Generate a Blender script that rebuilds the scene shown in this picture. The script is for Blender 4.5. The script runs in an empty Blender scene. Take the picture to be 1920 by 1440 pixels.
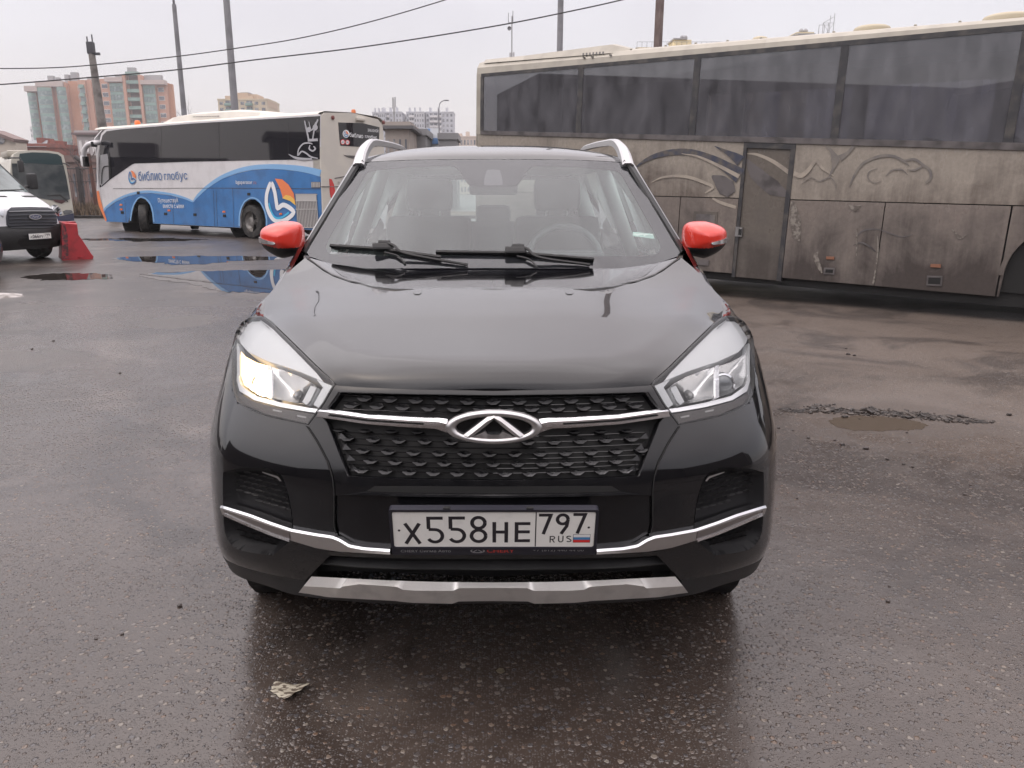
import bpy, bmesh, math, random
import numpy as np
from mathutils import Vector, Matrix
from mathutils.bvhtree import BVHTree
from mathutils.geometry import delaunay_2d_cdt

R = math.radians
scene = bpy.context.scene
COL = scene.collection

# ------------------------------------------------------------------ camera, sky, sun, exposure
CAM_H = 1.45
PITCH = R(14.2)
FPX = 1442.0            # focal length in pixels of a 1920 px wide frame
CX, CY = 925.0, 720.0
cam = bpy.data.cameras.new('camera')
cam_o = bpy.data.objects.new('camera', cam)
COL.objects.link(cam_o)
cam.sensor_width = 36.0
cam.lens = 36.0 * FPX / 1920.0
cam.shift_x = 35.0 / 1920.0
cam.clip_start = 0.05
cam.clip_end = 3000
cam_o.location = (0, 0, CAM_H)
cam_o.rotation_euler = (R(90) - PITCH, 0, 0)
scene.camera = cam_o

SUN_EL, SUN_AZ = R(62), R(255)
w = bpy.data.worlds.new("World")
scene.world = w
w.use_nodes = True
nt = w.node_tree
nt.nodes.clear()
def wn(t, **k):
    n = nt.nodes.new(t)
    for a, b in k.items(): setattr(n, a, b)
    return n
out = wn('ShaderNodeOutputWorld'); bg = wn('ShaderNodeBackground'); bg2 = wn('ShaderNodeBackground'); add = wn('ShaderNodeAddShader')
sky = wn('ShaderNodeTexSky'); sky.sky_type = 'NISHITA'; sky.sun_disc = False
sky.sun_elevation = SUN_EL; sky.sun_rotation = SUN_AZ; sky.dust_density = 4.0
nt.links.new(sky.outputs[0], bg.inputs['Color']); bg.inputs['Strength'].default_value = 0.05
tc = wn('ShaderNodeTexCoord'); sep = wn('ShaderNodeSeparateXYZ')
nt.links.new(tc.outputs['Generated'], sep.inputs[0])
mr = wn('ShaderNodeMapRange', interpolation_type='SMOOTHSTEP')
mr.inputs['From Min'].default_value = 0.15; mr.inputs['From Max'].default_value = 0.98
mr.inputs['To Min'].default_value = 0.52; mr.inputs['To Max'].default_value = 1.95
nt.links.new(sep.outputs['Z'], mr.inputs['Value'])
mp = wn('ShaderNodeMapping'); mp.inputs['Scale'].default_value = (1.0, 1.0, 2.2); mp.inputs['Location'].default_value = (3.1, 0.4, 0.2)
no = wn('ShaderNodeTexNoise'); no.inputs['Scale'].default_value = 2.0; no.inputs['Detail'].default_value = 5; no.inputs['Roughness'].default_value = .5
nt.links.new(tc.outputs['Generated'], mp.inputs[0]); nt.links.new(mp.outputs[0], no.inputs['Vector'])
cr = wn('ShaderNodeValToRGB')
cr.color_ramp.elements[0].position = .36; cr.color_ramp.elements[0].color = (.92, .828, .818, 1)
cr.color_ramp.elements[1].position = .62; cr.color_ramp.elements[1].color = (1.06, .975, .965, 1)
nt.links.new(no.outputs['Fac'], cr.inputs[0])
nt.links.new(cr.outputs[0], bg2.inputs['Color'])
nt.links.new(mr.outputs[0], bg2.inputs['Strength'])
nt.links.new(bg.outputs[0], add.inputs[0]); nt.links.new(bg2.outputs[0], add.inputs[1])
nt.links.new(add.outputs[0], out.inputs['Surface'])

sl = bpy.data.lights.new('sun', 'SUN'); sl.energy = 0.5; sl.angle = R(110); sl.color = (1, .97, .94)
so = bpy.data.objects.new('sun', sl); COL.objects.link(so)
so.rotation_euler = (R(90) - SUN_EL, 0, math.pi - SUN_AZ)   # soft light behind thick cloud, from the side

scene.view_settings.view_transform = 'Standard'
scene.view_settings.look = 'None'
scene.view_settings.exposure = 0.42
scene.view_settings.gamma = 1
scene.cycles.max_bounces = 8
scene.cycles.transparent_max_bounces = 16
scene.cycles.caustics_reflective = False
scene.cycles.caustics_refractive = False
scene.cycles.sample_clamp_indirect = 4

# ------------------------------------------------------------------ geometry helpers
def ray(px, py):
    """Horizontal forward distance normalised ray through a photo pixel: (x, 1, z) per metre of Y."""
    v = CY - py
    fw = FPX * math.cos(PITCH) + v * math.sin(PITCH)
    up = v * math.cos(PITCH) - FPX * math.sin(PITCH)
    return Vector(((px - CX) / fw, 1.0, up / fw))
def at(px, py, Y):
    r = ray(px, py)
    return Vector((r.x * Y, Y, CAM_H + r.z * Y))
def ground(px, py, z=0.0):
    r = ray(px, py)
    return at(px, py, (z - CAM_H) / r.z)
def project(p):
    x, y, z = p[0], p[1], p[2] - CAM_H
    c, s = math.cos(PITCH), math.sin(PITCH)
    d = y * c - z * s
    return (CX + FPX * x / d, CY - FPX * (y * s + z * c) / d, d)
class Plane:
    """A vertical plane holding a point, with its long axis; local (s, t) <-> world, n points to the camera."""
    def __init__(self, origin, axis, up=Vector((0, 0, 1))):
        self.o = Vector(origin); self.a = axis.normalized()
        self.u = (up - self.a * up.dot(self.a)).normalized()
        self.n = self.a.cross(self.u)
        if self.n.dot(Vector((0, 0, CAM_H)) - self.o) < 0: self.n = -self.n
    def hit(self, px, py, off=0.0):
        r = ray(px, py); c = Vector((0, 0, CAM_H)); o = self.o + self.n * off
        k = (o - c).dot(self.n) / r.dot(self.n)
        return c + r * k
    def st(self, px, py, off=0.0):
        d = self.hit(px, py, off) - self.o
        return d.dot(self.a), d.dot(self.u)
    def P(self, s, t, off=0.0):
        return self.o + self.a * s + self.u * t + self.n * off

def mesh(name, verts, faces, mats, parent=None, smooth=False, mi=None, normals=None, sharp=None):
    me = bpy.data.meshes.new(name)
    me.from_pydata([tuple(v) for v in verts], [], [tuple(f) for f in faces])
    if not isinstance(mats, (list, tuple)): mats = [mats]
    for m in mats: me.materials.append(m)
    if mi is not None: me.polygons.foreach_set('material_index', mi)
    if smooth: me.polygons.foreach_set('use_smooth', [True] * len(me.polygons))
    me.update()
    if sharp is not None:
        me.set_sharp_from_angle(angle=R(sharp))
    if normals is not None:
        me.normals_split_custom_set_from_vertices([tuple(n) for n in normals])
    o = bpy.data.objects.new(name, me)
    COL.objects.link(o)
    if parent is not None:
        o.parent = parent
        o.matrix_parent_inverse = Matrix.Translation(-WLOC.get(parent.name, Vector((0, 0, 0))))
        WLOC[o.name] = WLOC.get(parent.name, Vector((0, 0, 0))) * 0
    return o
WLOC = {}
def tag(o, label=None, cat=None, group=None, kind=None):
    if label: o['label'] = label
    if cat: o['category'] = cat
    if group: o['group'] = group
    if kind: o['kind'] = kind
    return o
def thing(name, loc, label, cat, group=None):
    o = bpy.data.objects.new(name, None); COL.objects.link(o)
    o.location = loc; WLOC[o.name] = Vector(loc); o.empty_display_size = .2
    return tag(o, label, cat, group)

class MB:
    """Collects shapes in world coordinates for ONE mesh object."""
    def __init__(self): self.v, self.f, self.m = [], [], []
    def add(self, vs, fs, mi=0):
        n = len(self.v); self.v += [Vector(v) for v in vs]
        self.f += [tuple(i + n for i in f) for f in fs]; self.m += [mi] * len(fs)
        return self
    def quad(self, a, b, c, d, mi=0): return self.add([a, b, c, d], [(0, 1, 2, 3)], mi)
    def box(self, c, s, mi=0, rot=None, bev=0.0):
        """centre, full size, rot a 3x3 matrix; bev chamfers every edge"""
        c = Vector(c); hx, hy, hz = s[0] / 2, s[1] / 2, s[2] / 2
        rot = rot or Matrix.Identity(3)
        if bev <= 0:
            vs = [c + rot @ Vector((x * hx, y * hy, z * hz)) for z in (-1, 1) for x, y in ((-1, -1), (1, -1), (1, 1), (-1, 1))]
            return self.add(vs, [(3, 2, 1, 0), (4, 5, 6, 7), (0, 1, 5, 4), (1, 2, 6, 5), (2, 3, 7, 6), (3, 0, 4, 7)], mi)
        b = min(bev, hx * .98, hy * .98, hz * .98)
        bm = bmesh.new(); bmesh.ops.create_cube(bm, size=1)
        for q in bm.verts: q.co = Vector((q.co.x * hx * 2, q.co.y * hy * 2, q.co.z * hz * 2))
        bmesh.ops.bevel(bm, geom=bm.edges[:], offset=b, segments=2, affect='EDGES', profile=.6)
        vs = [c + rot @ q.co for q in bm.verts]; bm.verts.index_update()
        fs = [tuple(q.index for q in f.verts) for f in bm.faces]; bm.free()
        return self.add(vs, fs, mi)
    def tube(self, pts, r, n=8, mi=0, cap=True, flat=None):
        """round tube along pts; r number or list; flat=(axis vector, factor) squeezes"""
        pts = [Vector(p) for p in pts]; rings = []
        rr = r if isinstance(r, (list, tuple)) else [r] * len(pts)
        up = Vector((0, 0, 1)); base = len(self.v)
        for i, p in enumerate(pts):
            d = (pts[min(i + 1, len(pts) - 1)] - pts[max(i - 1, 0)]).normalized()
            x = d.cross(up)
            if x.length < 1e-3: x = d.cross(Vector((1, 0, 0)))
            x.normalize(); y = x.cross(d).normalized()
            self.v += [p + (x * math.cos(a) + y * math.sin(a)) * rr[i] for a in [2 * math.pi * k / n for k in range(n)]]
        for i in range(len(pts) - 1):
            for k in range(n):
                a = base + i * n + k; b = base + i * n + (k + 1) % n
                self.f.append((a, b, b + n, a + n)); self.m.append(mi)
        if cap:
            self.f.append(tuple(base + k for k in reversed(range(n)))); self.m.append(mi)
            self.f.append(tuple(base + (len(pts) - 1) * n + k for k in range(n))); self.m.append(mi)
        return self
    def lathe(self, c, axis, prof, n=32, mi=0):
        """prof: list of (radius, along axis)"""
        c = Vector(c); ax = Vector(axis).normalized()
        x = ax.cross(Vector((0, 0, 1)))
        if x.length < 1e-3: x = Vector((1, 0, 0))
        x.normalize(); y = ax.cross(x); base = len(self.v)
        for r, h in prof:
            self.v += [c + ax * h + (x * math.cos(a) + y * math.sin(a)) * r for a in [2 * math.pi * k / n for k in range(n)]]
        for i in range(len(prof) - 1):
            for k in range(n):
                a = base + i * n + k; b = base + i * n + (k + 1) % n
                self.f.append((a, b, b + n, a + n)); self.m.append(mi)
        return self
    def poly(self, pts, thick, n, mi=0):
        """extruded polygon (convex or not): pts in a plane, n outward normal; front at pts"""
        pts = [Vector(p) for p in pts]; k = len(pts)
        from mathutils.geometry import tessellate_polygon
        tr = tessellate_polygon([pts])
        nn = Vector(n).normalized()
        vs = pts + [p - nn * thick for p in pts]
        fs = []
        for t in tr:
            a, b, c = t
            if (pts[b] - pts[a]).cross(pts[c] - pts[a]).dot(nn) < 0: a, c = c, a
            fs.append((a, b, c)); fs.append((c + k, b + k, a + k))
        area = Vector((0, 0, 0))
        for i in range(k): area += pts[i].cross(pts[(i + 1) % k])
        s = area.dot(nn) > 0
        for i in range(k):
            j = (i + 1) % k
            fs.append((i, i + k, j + k, j) if s else (j, j + k, i + k, i))
        return self.add(vs, fs, mi)
    def build(self, name, mats, parent=None, smooth=False, sharp=None):
        return mesh(name, self.v, self.f, mats, parent, smooth or sharp is not None, self.m, sharp=sharp)

def each(name, shapes, mats, parent, limit=100, rest=None):
    """every shape (an MB) becomes a part of its own; past the limit the rest is one part"""
    out = [s.build(name, mats, parent) for s in shapes[:limit]]
    if len(shapes) > limit:
        mb = MB()
        for s in shapes[limit:]: mb.add(s.v, s.f); mb.m[-len(s.m):] = s.m
        tag(mb.build(rest or name + 's', mats, parent), kind='stuff')
    return out
def resample(pts, step, closed=False):
    pts = [np.array(p, float) for p in pts]
    if closed: pts = pts + [pts[0]]
    out = []
    for a, b in zip(pts[:-1], pts[1:]):
        n = max(1, int(round(np.linalg.norm(b - a) / step)))
        out += [a + (b - a) * i / n for i in range(n)]
    if not closed: out.append(pts[-1])
    return out
def nres(pts, n):
    """polyline resampled to n points, equal arc length"""
    p = np.array(pts, float); d = np.r_[0, np.cumsum(np.linalg.norm(np.diff(p, axis=0), axis=1))]
    t = np.linspace(0, d[-1], n)
    return np.stack([np.interp(t, d, p[:, k]) for k in range(p.shape[1])], 1)
def smooth_line(pts, k=6, closed=False):
    """centripetal-ish Catmull-Rom through pts"""
    P = [np.array(p, float) for p in pts]; n = len(P); out = []
    rng = range(n) if closed else range(n - 1)
    for i in rng:
        if closed: a, b, c, d = P[(i - 1) % n], P[i], P[(i + 1) % n], P[(i + 2) % n]
        else:
            b, c = P[i], P[i + 1]
            a = P[i - 1] if i > 0 else 2 * b - c
            d = P[i + 2] if i + 2 < n else 2 * c - b
        for j in range(k):
            t = j / k
            out.append(.5 * ((2 * b) + (c - a) * t + (2 * a - 5 * b + 4 * c - d) * t * t + (3 * b - a - 3 * c + d) * t ** 3))
    if not closed: out.append(P[-1])
    return out
def inside(poly, pts):
    poly = np.asarray(poly, float); pts = np.asarray(pts, float)
    x, y = pts[:, 0], pts[:, 1]; r = np.zeros(len(pts), bool)
    x1, y1 = poly[:, 0], poly[:, 1]; x2, y2 = np.roll(x1, -1), np.roll(y1, -1)
    for a, b, c, d in zip(x1, y1, x2, y2):
        if b == d: continue
        m = ((b > y) != (d > y)) & (x < (c - a) * (y - b) / (d - b) + a)
        r ^= m
    return r
def seg_dist(poly, pts):
    poly = np.asarray(poly, float); pts = np.asarray(pts, float)
    a = poly; b = np.roll(poly, -1, 0); best = np.full(len(pts), 1e9)
    for p, q in zip(a, b):
        d = q - p; L = max(d @ d, 1e-12)
        t = np.clip(((pts - p) @ d) / L, 0, 1)
        best = np.minimum(best, np.linalg.norm(pts - (p + t[:, None] * d), axis=1))
    return best
def cdt(outline, holes, step, bstep=None):
    """triangulated 2D region: verts, tris, list of boundary loops (index lists)"""
    bstep = bstep or step
    loops = [resample(l, bstep, True) for l in [outline] + list(holes)]
    vs, es, li = [], [], []
    for l in loops:
        n0 = len(vs); vs += [tuple(p) for p in l]; k = len(l)
        es += [(n0 + i, n0 + (i + 1) % k) for i in range(k)]; li.append(list(range(n0, n0 + k)))
    o = np.array(loops[0]); lo, hi = o.min(0), o.max(0)
    gx = np.arange(lo[0] + step / 2, hi[0], step); gy = np.arange(lo[1] + step / 2, hi[1], step)
    if len(gx) and len(gy):
        G = np.stack(np.meshgrid(gx, gy), -1).reshape(-1, 2)
        G[:, 0] += ((np.round(G[:, 1] / step).astype(int)) % 2) * step * .5
        m = inside(o, G)
        for h in loops[1:]: m &= ~inside(np.array(h), G)
        G = G[m]
        for l in loops:
            if len(G): G = G[seg_dist(np.array(l), G) > step * .45]
        vs += [tuple(p) for p in G]
    r = delaunay_2d_cdt([Vector(v) for v in vs], es, [], 0, 1e-7)
    V, F, orig = r[0], r[2], r[3]
    V = np.array([tuple(v) for v in V])
    F = [tuple(f) for f in F]
    C = np.array([V[list(f)].mean(0) for f in F])
    m = inside(o, C)
    for h in loops[1:]: m &= ~inside(np.array(h), C)
    F = [f for f, k in zip(F, m) if k]
    back = {}
    for i, lst in enumerate(orig):
        for q in lst: back[q] = i
    li = [[back[i] for i in l] for l in li]
    return V, F, li

# ------------------------------------------------------------------ materials
MATS = {}
def mat(name, col=(.5, .5, .5), rough=.5, metal=0.0, coat=0.0, coat_rough=.03, emit=None, es=1.0, spec=.5,
        var=0.0, vscale=8.0, vcol=None, vlo=.45, vhi=.65, bump=0.0, bscale=60.0, rvar=0.0, vstretch=(1, 1, 1), ior=1.5, detail=5):
    if name in MATS: return MATS[name]
    m = bpy.data.materials.new(name); m.use_nodes = True; t = m.node_tree
    b = t.nodes['Principled BSDF']
    b.inputs['Base Color'].default_value = (*col, 1); b.inputs['Roughness'].default_value = rough
    b.inputs['Metallic'].default_value = metal; b.inputs['Coat Weight'].default_value = coat
    b.inputs['Coat Roughness'].default_value = coat_rough; b.inputs['IOR'].default_value = ior
    b.inputs['Specular IOR Level'].default_value = spec
    if emit: b.inputs['Emission Color'].default_value = (*emit, 1); b.inputs['Emission Strength'].default_value = es
    if var or vcol or rvar or bump:
        tc = t.nodes.new('ShaderNodeTexCoord'); mp = t.nodes.new('ShaderNodeMapping'); mp.inputs['Scale'].default_value = vstretch
        t.links.new(tc.outputs['Object'], mp.inputs[0])
        n = t.nodes.new('ShaderNodeTexNoise'); n.inputs['Scale'].default_value = vscale; n.inputs['Detail'].default_value = detail
        t.links.new(mp.outputs[0], n.inputs['Vector'])
        r = t.nodes.new('ShaderNodeMapRange'); r.inputs['From Min'].default_value = vlo; r.inputs['From Max'].default_value = vhi
        t.links.new(n.outputs['Fac'], r.inputs['Value'])
        if vcol or var:
            mx = t.nodes.new('ShaderNodeMix'); mx.data_type = 'RGBA'
            c2 = vcol or tuple(c * (1 - var) for c in col)
            mx.inputs['A'].default_value = (*col, 1); mx.inputs['B'].default_value = (*c2, 1)
            t.links.new(r.outputs[0], mx.inputs['Factor']); t.links.new(mx.outputs['Result'], b.inputs['Base Color'])
        if rvar:
            r2 = t.nodes.new('ShaderNodeMapRange'); r2.inputs['To Min'].default_value = rough; r2.inputs['To Max'].default_value = min(1, rough + rvar)
            r2.inputs['From Min'].default_value = vlo; r2.inputs['From Max'].default_value = vhi
            t.links.new(n.outputs['Fac'], r2.inputs['Value']); t.links.new(r2.outputs[0], b.inputs['Roughness'])
        if bump:
            n2 = t.nodes.new('ShaderNodeTexNoise'); n2.inputs['Scale'].default_value = bscale; n2.inputs['Detail'].default_value = 3
            t.links.new(tc.outputs['Object'], n2.inputs['Vector'])
            bp = t.nodes.new('ShaderNodeBump'); bp.inputs['Strength'].default_value = bump; bp.inputs['Distance'].default_value = .01
            t.links.new(n2.outputs['Fac'], bp.inputs['Height']); t.links.new(bp.outputs[0], b.inputs['Normal'])
    MATS[name] = m
    return m
def glass(name, tint=(.9, .95, .95), rough=0.0, alpha_min=.02, dirt=0.0, dirtcol=(.3, .3, .3), ior=1.5, boost=1.0):
    """thin pane: see-through with fresnel reflection and a little dust"""
    if name in MATS: return MATS[name]
    m = bpy.data.materials.new(name); m.use_nodes = True; t = m.node_tree; t.nodes.clear()
    o = t.nodes.new('ShaderNodeOutputMaterial'); mx = t.nodes.new('ShaderNodeMixShader')
    tr = t.nodes.new('ShaderNodeBsdfTransparent'); tr.inputs[0].default_value = (*tint, 1)
    gl = t.nodes.new('ShaderNodeBsdfGlossy'); gl.inputs['Roughness'].default_value = rough; gl.inputs[0].default_value = (.97, .98, 1, 1)
    fr = t.nodes.new('ShaderNodeFresnel'); fr.inputs[0].default_value = ior
    mu = t.nodes.new('ShaderNodeMath'); mu.operation = 'MULTIPLY_ADD'; mu.inputs[1].default_value = 1.6 * boost; mu.inputs[2].default_value = alpha_min; mu.use_clamp = True
    t.links.new(fr.outputs[0], mu.inputs[0]); t.links.new(mu.outputs[0], mx.inputs[0])
    last = tr
    if dirt:
        df = t.nodes.new('ShaderNodeBsdfDiffuse'); df.inputs[0].default_value = (*dirtcol, 1)
        m2 = t.nodes.new('ShaderNodeMixShader')
        tc = t.nodes.new('ShaderNodeTexCoord'); n = t.nodes.new('ShaderNodeTexNoise'); n.inputs['Scale'].default_value = 6; n.inputs['Detail'].default_value = 6
        mp = t.nodes.new('ShaderNodeMapping'); mp.inputs['Scale'].default_value = (1, 1, .35)
        t.links.new(tc.outputs['Object'], mp.inputs[0]); t.links.new(mp.outputs[0], n.inputs['Vector'])
        r = t.nodes.new('ShaderNodeMapRange'); r.inputs['From Min'].default_value = .3; r.inputs['From Max'].default_value = .7
        r.inputs['To Min'].default_value = dirt * .6; r.inputs['To Max'].default_value = dirt * 1.4
        t.links.new(n.outputs['Fac'], r.inputs['Value']); t.links.new(r.outputs[0], m2.inputs[0])
        t.links.new(tr.outputs[0], m2.inputs[1]); t.links.new(df.outputs[0], m2.inputs[2]); last = m2
    t.links.new(last.outputs[0], mx.inputs[1]); t.links.new(gl.outputs[0], mx.inputs[2]); t.links.new(mx.outputs[0], o.inputs[0])
    MATS[name] = m
    return m

def text2d(body, size=1.0, shear=0.0, bold=0.0):
    """flat letter triangles: (verts 2D, faces), left aligned at 0, baseline 0"""
    cu = bpy.data.curves.new('letters', 'FONT'); cu.body = body; cu.size = size; cu.shear = shear; cu.offset = bold
    cu.resolution_u = 3
    o = bpy.data.objects.new('letters', cu); COL.objects.link(o)
    dg = bpy.context.evaluated_depsgraph_get(); me = bpy.data.meshes.new_from_object(o.evaluated_get(dg))
    V = [(v.co.x, v.co.y) for v in me.vertices]; F = [tuple(p.vertices) for p in me.polygons]
    bpy.data.objects.remove(o); bpy.data.curves.remove(cu); bpy.data.meshes.remove(me)
    return V, F
def put_text(mb, body, fn, x, y, w=None, h=None, mi=0, shear=0, bold=0, nrm=None):
    """letters fitted into box (x, y, w[, h]) of 2D coords, fn maps 2D -> world"""
    V, F = text2d(body, 1.0, shear, bold)
    A = np.array(V); lo, hi = A.min(0), A.max(0)
    sx = w / (hi[0] - lo[0]); sy = h / (hi[1] - lo[1]) if h else abs(sx)
    vs = [fn(x + (a - lo[0]) * sx, y + (b - lo[1]) * sy) for a, b in V]
    fs = []
    for f in F:
        if nrm is not None:
            a, b, c = [Vector(vs[i]) for i in f[:3]]
            if (b - a).cross(c - a).dot(nrm) < 0: f = tuple(reversed(f))
        fs.append(f)
    mb.add(vs, fs, mi)
def stroke2d(pts, w):
    """mitred outline quads of a polyline: list of 4-point faces"""
    P = [np.array(p, float) for p in pts]; L, Rr = [], []
    for i, p in enumerate(P):
        a = P[i] - P[i - 1] if i else P[1] - P[0]; b = P[i + 1] - P[i] if i < len(P) - 1 else a
        a = a / np.linalg.norm(a); b = b / np.linalg.norm(b)
        na = np.array([-a[1], a[0]]); nb = np.array([-b[1], b[0]]); n = na + nb; n = n / max(np.linalg.norm(n), 1e-6)
        k = min(2.5, 1 / max(.3, n @ na)); L.append(p + n * w / 2 * k); Rr.append(p - n * w / 2 * k)
    return [(L[i], L[i + 1], Rr[i + 1], Rr[i]) for i in range(len(P) - 1)]
def arc(cx, cy, rx, ry, a0, a1, n=14):
    return [(cx + rx * math.cos(R(a0 + (a1 - a0) * i / n)), cy + ry * math.sin(R(a0 + (a1 - a0) * i / n))) for i in range(n + 1)]
# ------------------------------------------------------------------ shared materials
M_PAINT = mat('black_paint', (.004, .004, .005), .12, coat=1.0, coat_rough=.015, rvar=.05, vscale=14, spec=.10)
M_GLOSSBLK = mat('gloss_black_plastic', (.005, .005, .006), .14, rvar=.12, vscale=20)
M_MATTE = mat('black_plastic', (.016, .016, .017), .55, var=.3, vscale=30, bump=.1, bscale=400)
M_DARK = mat('dark_void', (.004, .004, .004), .7)
M_RUBBER = mat('rubber', (.018, .018, .018), .75, vcol=(.05, .045, .04), vscale=9, bump=.3, bscale=120)
M_CHROME = mat('chrome', (.78, .78, .80), .07, 1.0, rvar=.12, vscale=25)
M_SATIN = mat('satin_chrome', (.50, .49, .49), .28, 1.0, rvar=.15, vscale=40)
M_SKID = mat('silver_plastic', (.70, .69, .67), .38, .55, var=.18, vscale=14, vlo=.5, vhi=.72, rvar=.15, bump=.05, bscale=200)
M_RAIL = mat('silver_rail', (.50, .50, .51), .38, .5)
M_RED = mat('red_cap', (.62, .035, .02), .3, coat=.7, coat_rough=.1)
M_LAMPWHITE = mat('frosted_silver', (.50, .51, .52), .32, .2)
M_REFLECT = mat('lamp_reflector', (.50, .50, .50), .22, .9)
M_LAMPGREY = mat('lamp_grey_bezel', (.42, .43, .44), .35, .4)
M_SMOKE = mat('smoke_band', (.045, .038, .036), .35)
M_LENS = glass('lamp_lens', (.97, .98, .98), .0, .0, dirt=.012, dirtcol=(.4, .4, .4), boost=.36)
M_WIND = glass('windshield_glass', (.93, .96, .96), .0, .0, dirt=.018, dirtcol=(.36, .38, .40), boost=.72)
M_HAZE_FILM = glass('windshield_haze_film', (.82, .93, .91), .0, .0, dirt=.11, dirtcol=(.34, .41, .395), boost=0.0)  # pale diffuse colour imitates cabin reflections in the clear glass
M_SIDEGL = glass('side_glass', (.75, .82, .8), .0, .02, dirt=.05, boost=1.0)
M_FRIT = mat('frit_band', (.012, .012, .015), .8, spec=0, vcol=(.024, .024, .028), vscale=6)
M_SEAT = mat('seat_cloth', (.03, .03, .032), .8, bump=.2, bscale=200)
M_TRIM = mat('cabin_trim', (.45, .46, .45), .7)
M_DASH = mat('dash_plastic', (.045, .045, .048), .6)
M_PLATE = mat('plate_white', (.74, .74, .71), .35, var=.08, vscale=30, vlo=.55, vhi=.7)
M_INK = mat('plate_black', (.015, .013, .018), .4)
M_WHITE = mat('flag_white', (.7, .7, .7), .4); M_BLUE = mat('flag_blue', (.05, .2, .4), .4); M_FRED = mat('flag_red', (.6, .03, .03), .4)
M_FRAME = mat('plate_frame', (.012, .012, .02), .35)
M_FRTXT = mat('frame_letters', (.35, .35, .36), .5); M_FRRED = mat('frame_letters_red', (.5, .05, .04), .5)
M_AMBER = mat('amber', (.75, .16, .02), .3, coat=.4)
M_CLEARGREY = mat('turn_lens', (.35, .34, .34), .15, .6)
# ------------------------------------------------------------------ the black crossover
class TPS:
    """smooth inverse-depth over the photo plane through 3D control points (mirrored about x = 0)"""
    def __init__(self, pts, lam=1e-6):
        Q = []
        for x, y, z in pts:
            u, v, d = project((x, y, z)); Q.append((u - CX, v, 1 / d))
            if abs(x) > 1e-6: Q.append((-(u - CX), v, 1 / d))
        Q = np.array(Q); self.c = Q[:, :2] / 500.0; n = len(Q)
        K = self.k(self.c, self.c) + lam * np.eye(n); Pm = np.c_[np.ones(n), self.c]
        A = np.block([[K, Pm], [Pm.T, np.zeros((3, 3))]])
        self.w = np.linalg.solve(A, np.r_[Q[:, 2], 0, 0, 0])
    def k(self, a, b):
        d = np.linalg.norm(a[:, None] - b[None], axis=2); return np.where(d > 0, d * d * np.log(np.maximum(d, 1e-9)), 0)
    def pts(self, H):
        H = np.asarray(H, float); q = np.c_[H[:, 0], H[:, 1]] / 500.0
        iv = self.k(q, self.c) @ self.w[:-3] + np.c_[np.ones(len(q)), q] @ self.w[-3:]
        d = 1 / iv; a = H[:, 0] / FPX * d; v = (CY - H[:, 1]) / FPX * d
        c, s = math.cos(PITCH), math.sin(PITCH)
        return np.c_[a, d * c + v * s, CAM_H + v * c - d * s]
    def __call__(self, H):
        H = np.asarray(H, float); p = self.pts(H); e = .5
        du = self.pts(H + [e, 0]) - self.pts(H - [e, 0]); dv = self.pts(H + [0, e]) - self.pts(H - [0, e])
        n = np.cross(dv, du); n /= np.linalg.norm(n, axis=1)[:, None]
        c = np.array([0, 0, CAM_H]) - p; s = np.sign((n * c).sum(1)); s[s == 0] = 1
        return p, n * s[:, None]
class Cast:
    """ray-casts photo pixels (hx, py) onto a smooth mesh"""
    def __init__(self, V, F, N, raw=False):
        self.raw = raw; self.V, self.F, self.N = V, F, N
        T = []; 
        for f in F: T += [(f[0], f[1], f[2]), (f[0], f[2], f[3])]
        self.T = T; self.b = BVHTree.FromPolygons([Vector(v) for v in V], T)
    def __call__(self, H):
        P, Nn = [], []; o = Vector((0, 0, CAM_H))
        for hx, py in H:
            s = 1 if self.raw else (-1 if hx < 0 else 1); hx = hx * s
            d = ray(CX + hx, py).normalized()
            h = self.b.ray_cast(o, d)
            d0 = d
            if h[0] is None:
                for k in range(1, 90):
                    for dx, dy in ((-k, 0), (0, k), (0, -k), (-k, k), (-k, -k), (k, 0)):
                        h = self.b.ray_cast(o, ray(CX + hx + dx, py + dy).normalized())
                        if h[0] is not None: break
                    if h[0] is not None: break
            p, n, i, _ = h
            a, b, c = [Vector(self.V[q]) for q in self.T[i]]
            A = (b - a).cross(c - a); A2 = A.dot(A)
            wa = (c - b).cross(p - b).dot(A) / A2; wb = (a - c).cross(p - c).dot(A) / A2
            nn = sum((Vector(self.N[q]) * k for q, k in zip(self.T[i], (wa, wb, 1 - wa - wb))), Vector((0, 0, 0))).normalized()
            if d0 is not d or (p - o).normalized().dot(d0) < 1 - 1e-9:
                kk = nn.dot(d0)
                if kk < -.12: p = o + d0 * (nn.dot(p - o) / kk)
                else: p = o + d0 * ((p.y - o.y) / d0.y)
            P.append((p.x * s, p.y, p.z)); Nn.append((nn.x * s, nn.y, nn.z))
        return np.array(P), np.array(Nn)

def mir(half):
    """half outline from the axis outwards and back to the axis -> closed full outline"""
    return list(half) + [(-x, y) for x, y in reversed(half) if abs(x) > 1e-6]
def flip(pts): return [(-x, y) for x, y in pts]

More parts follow.
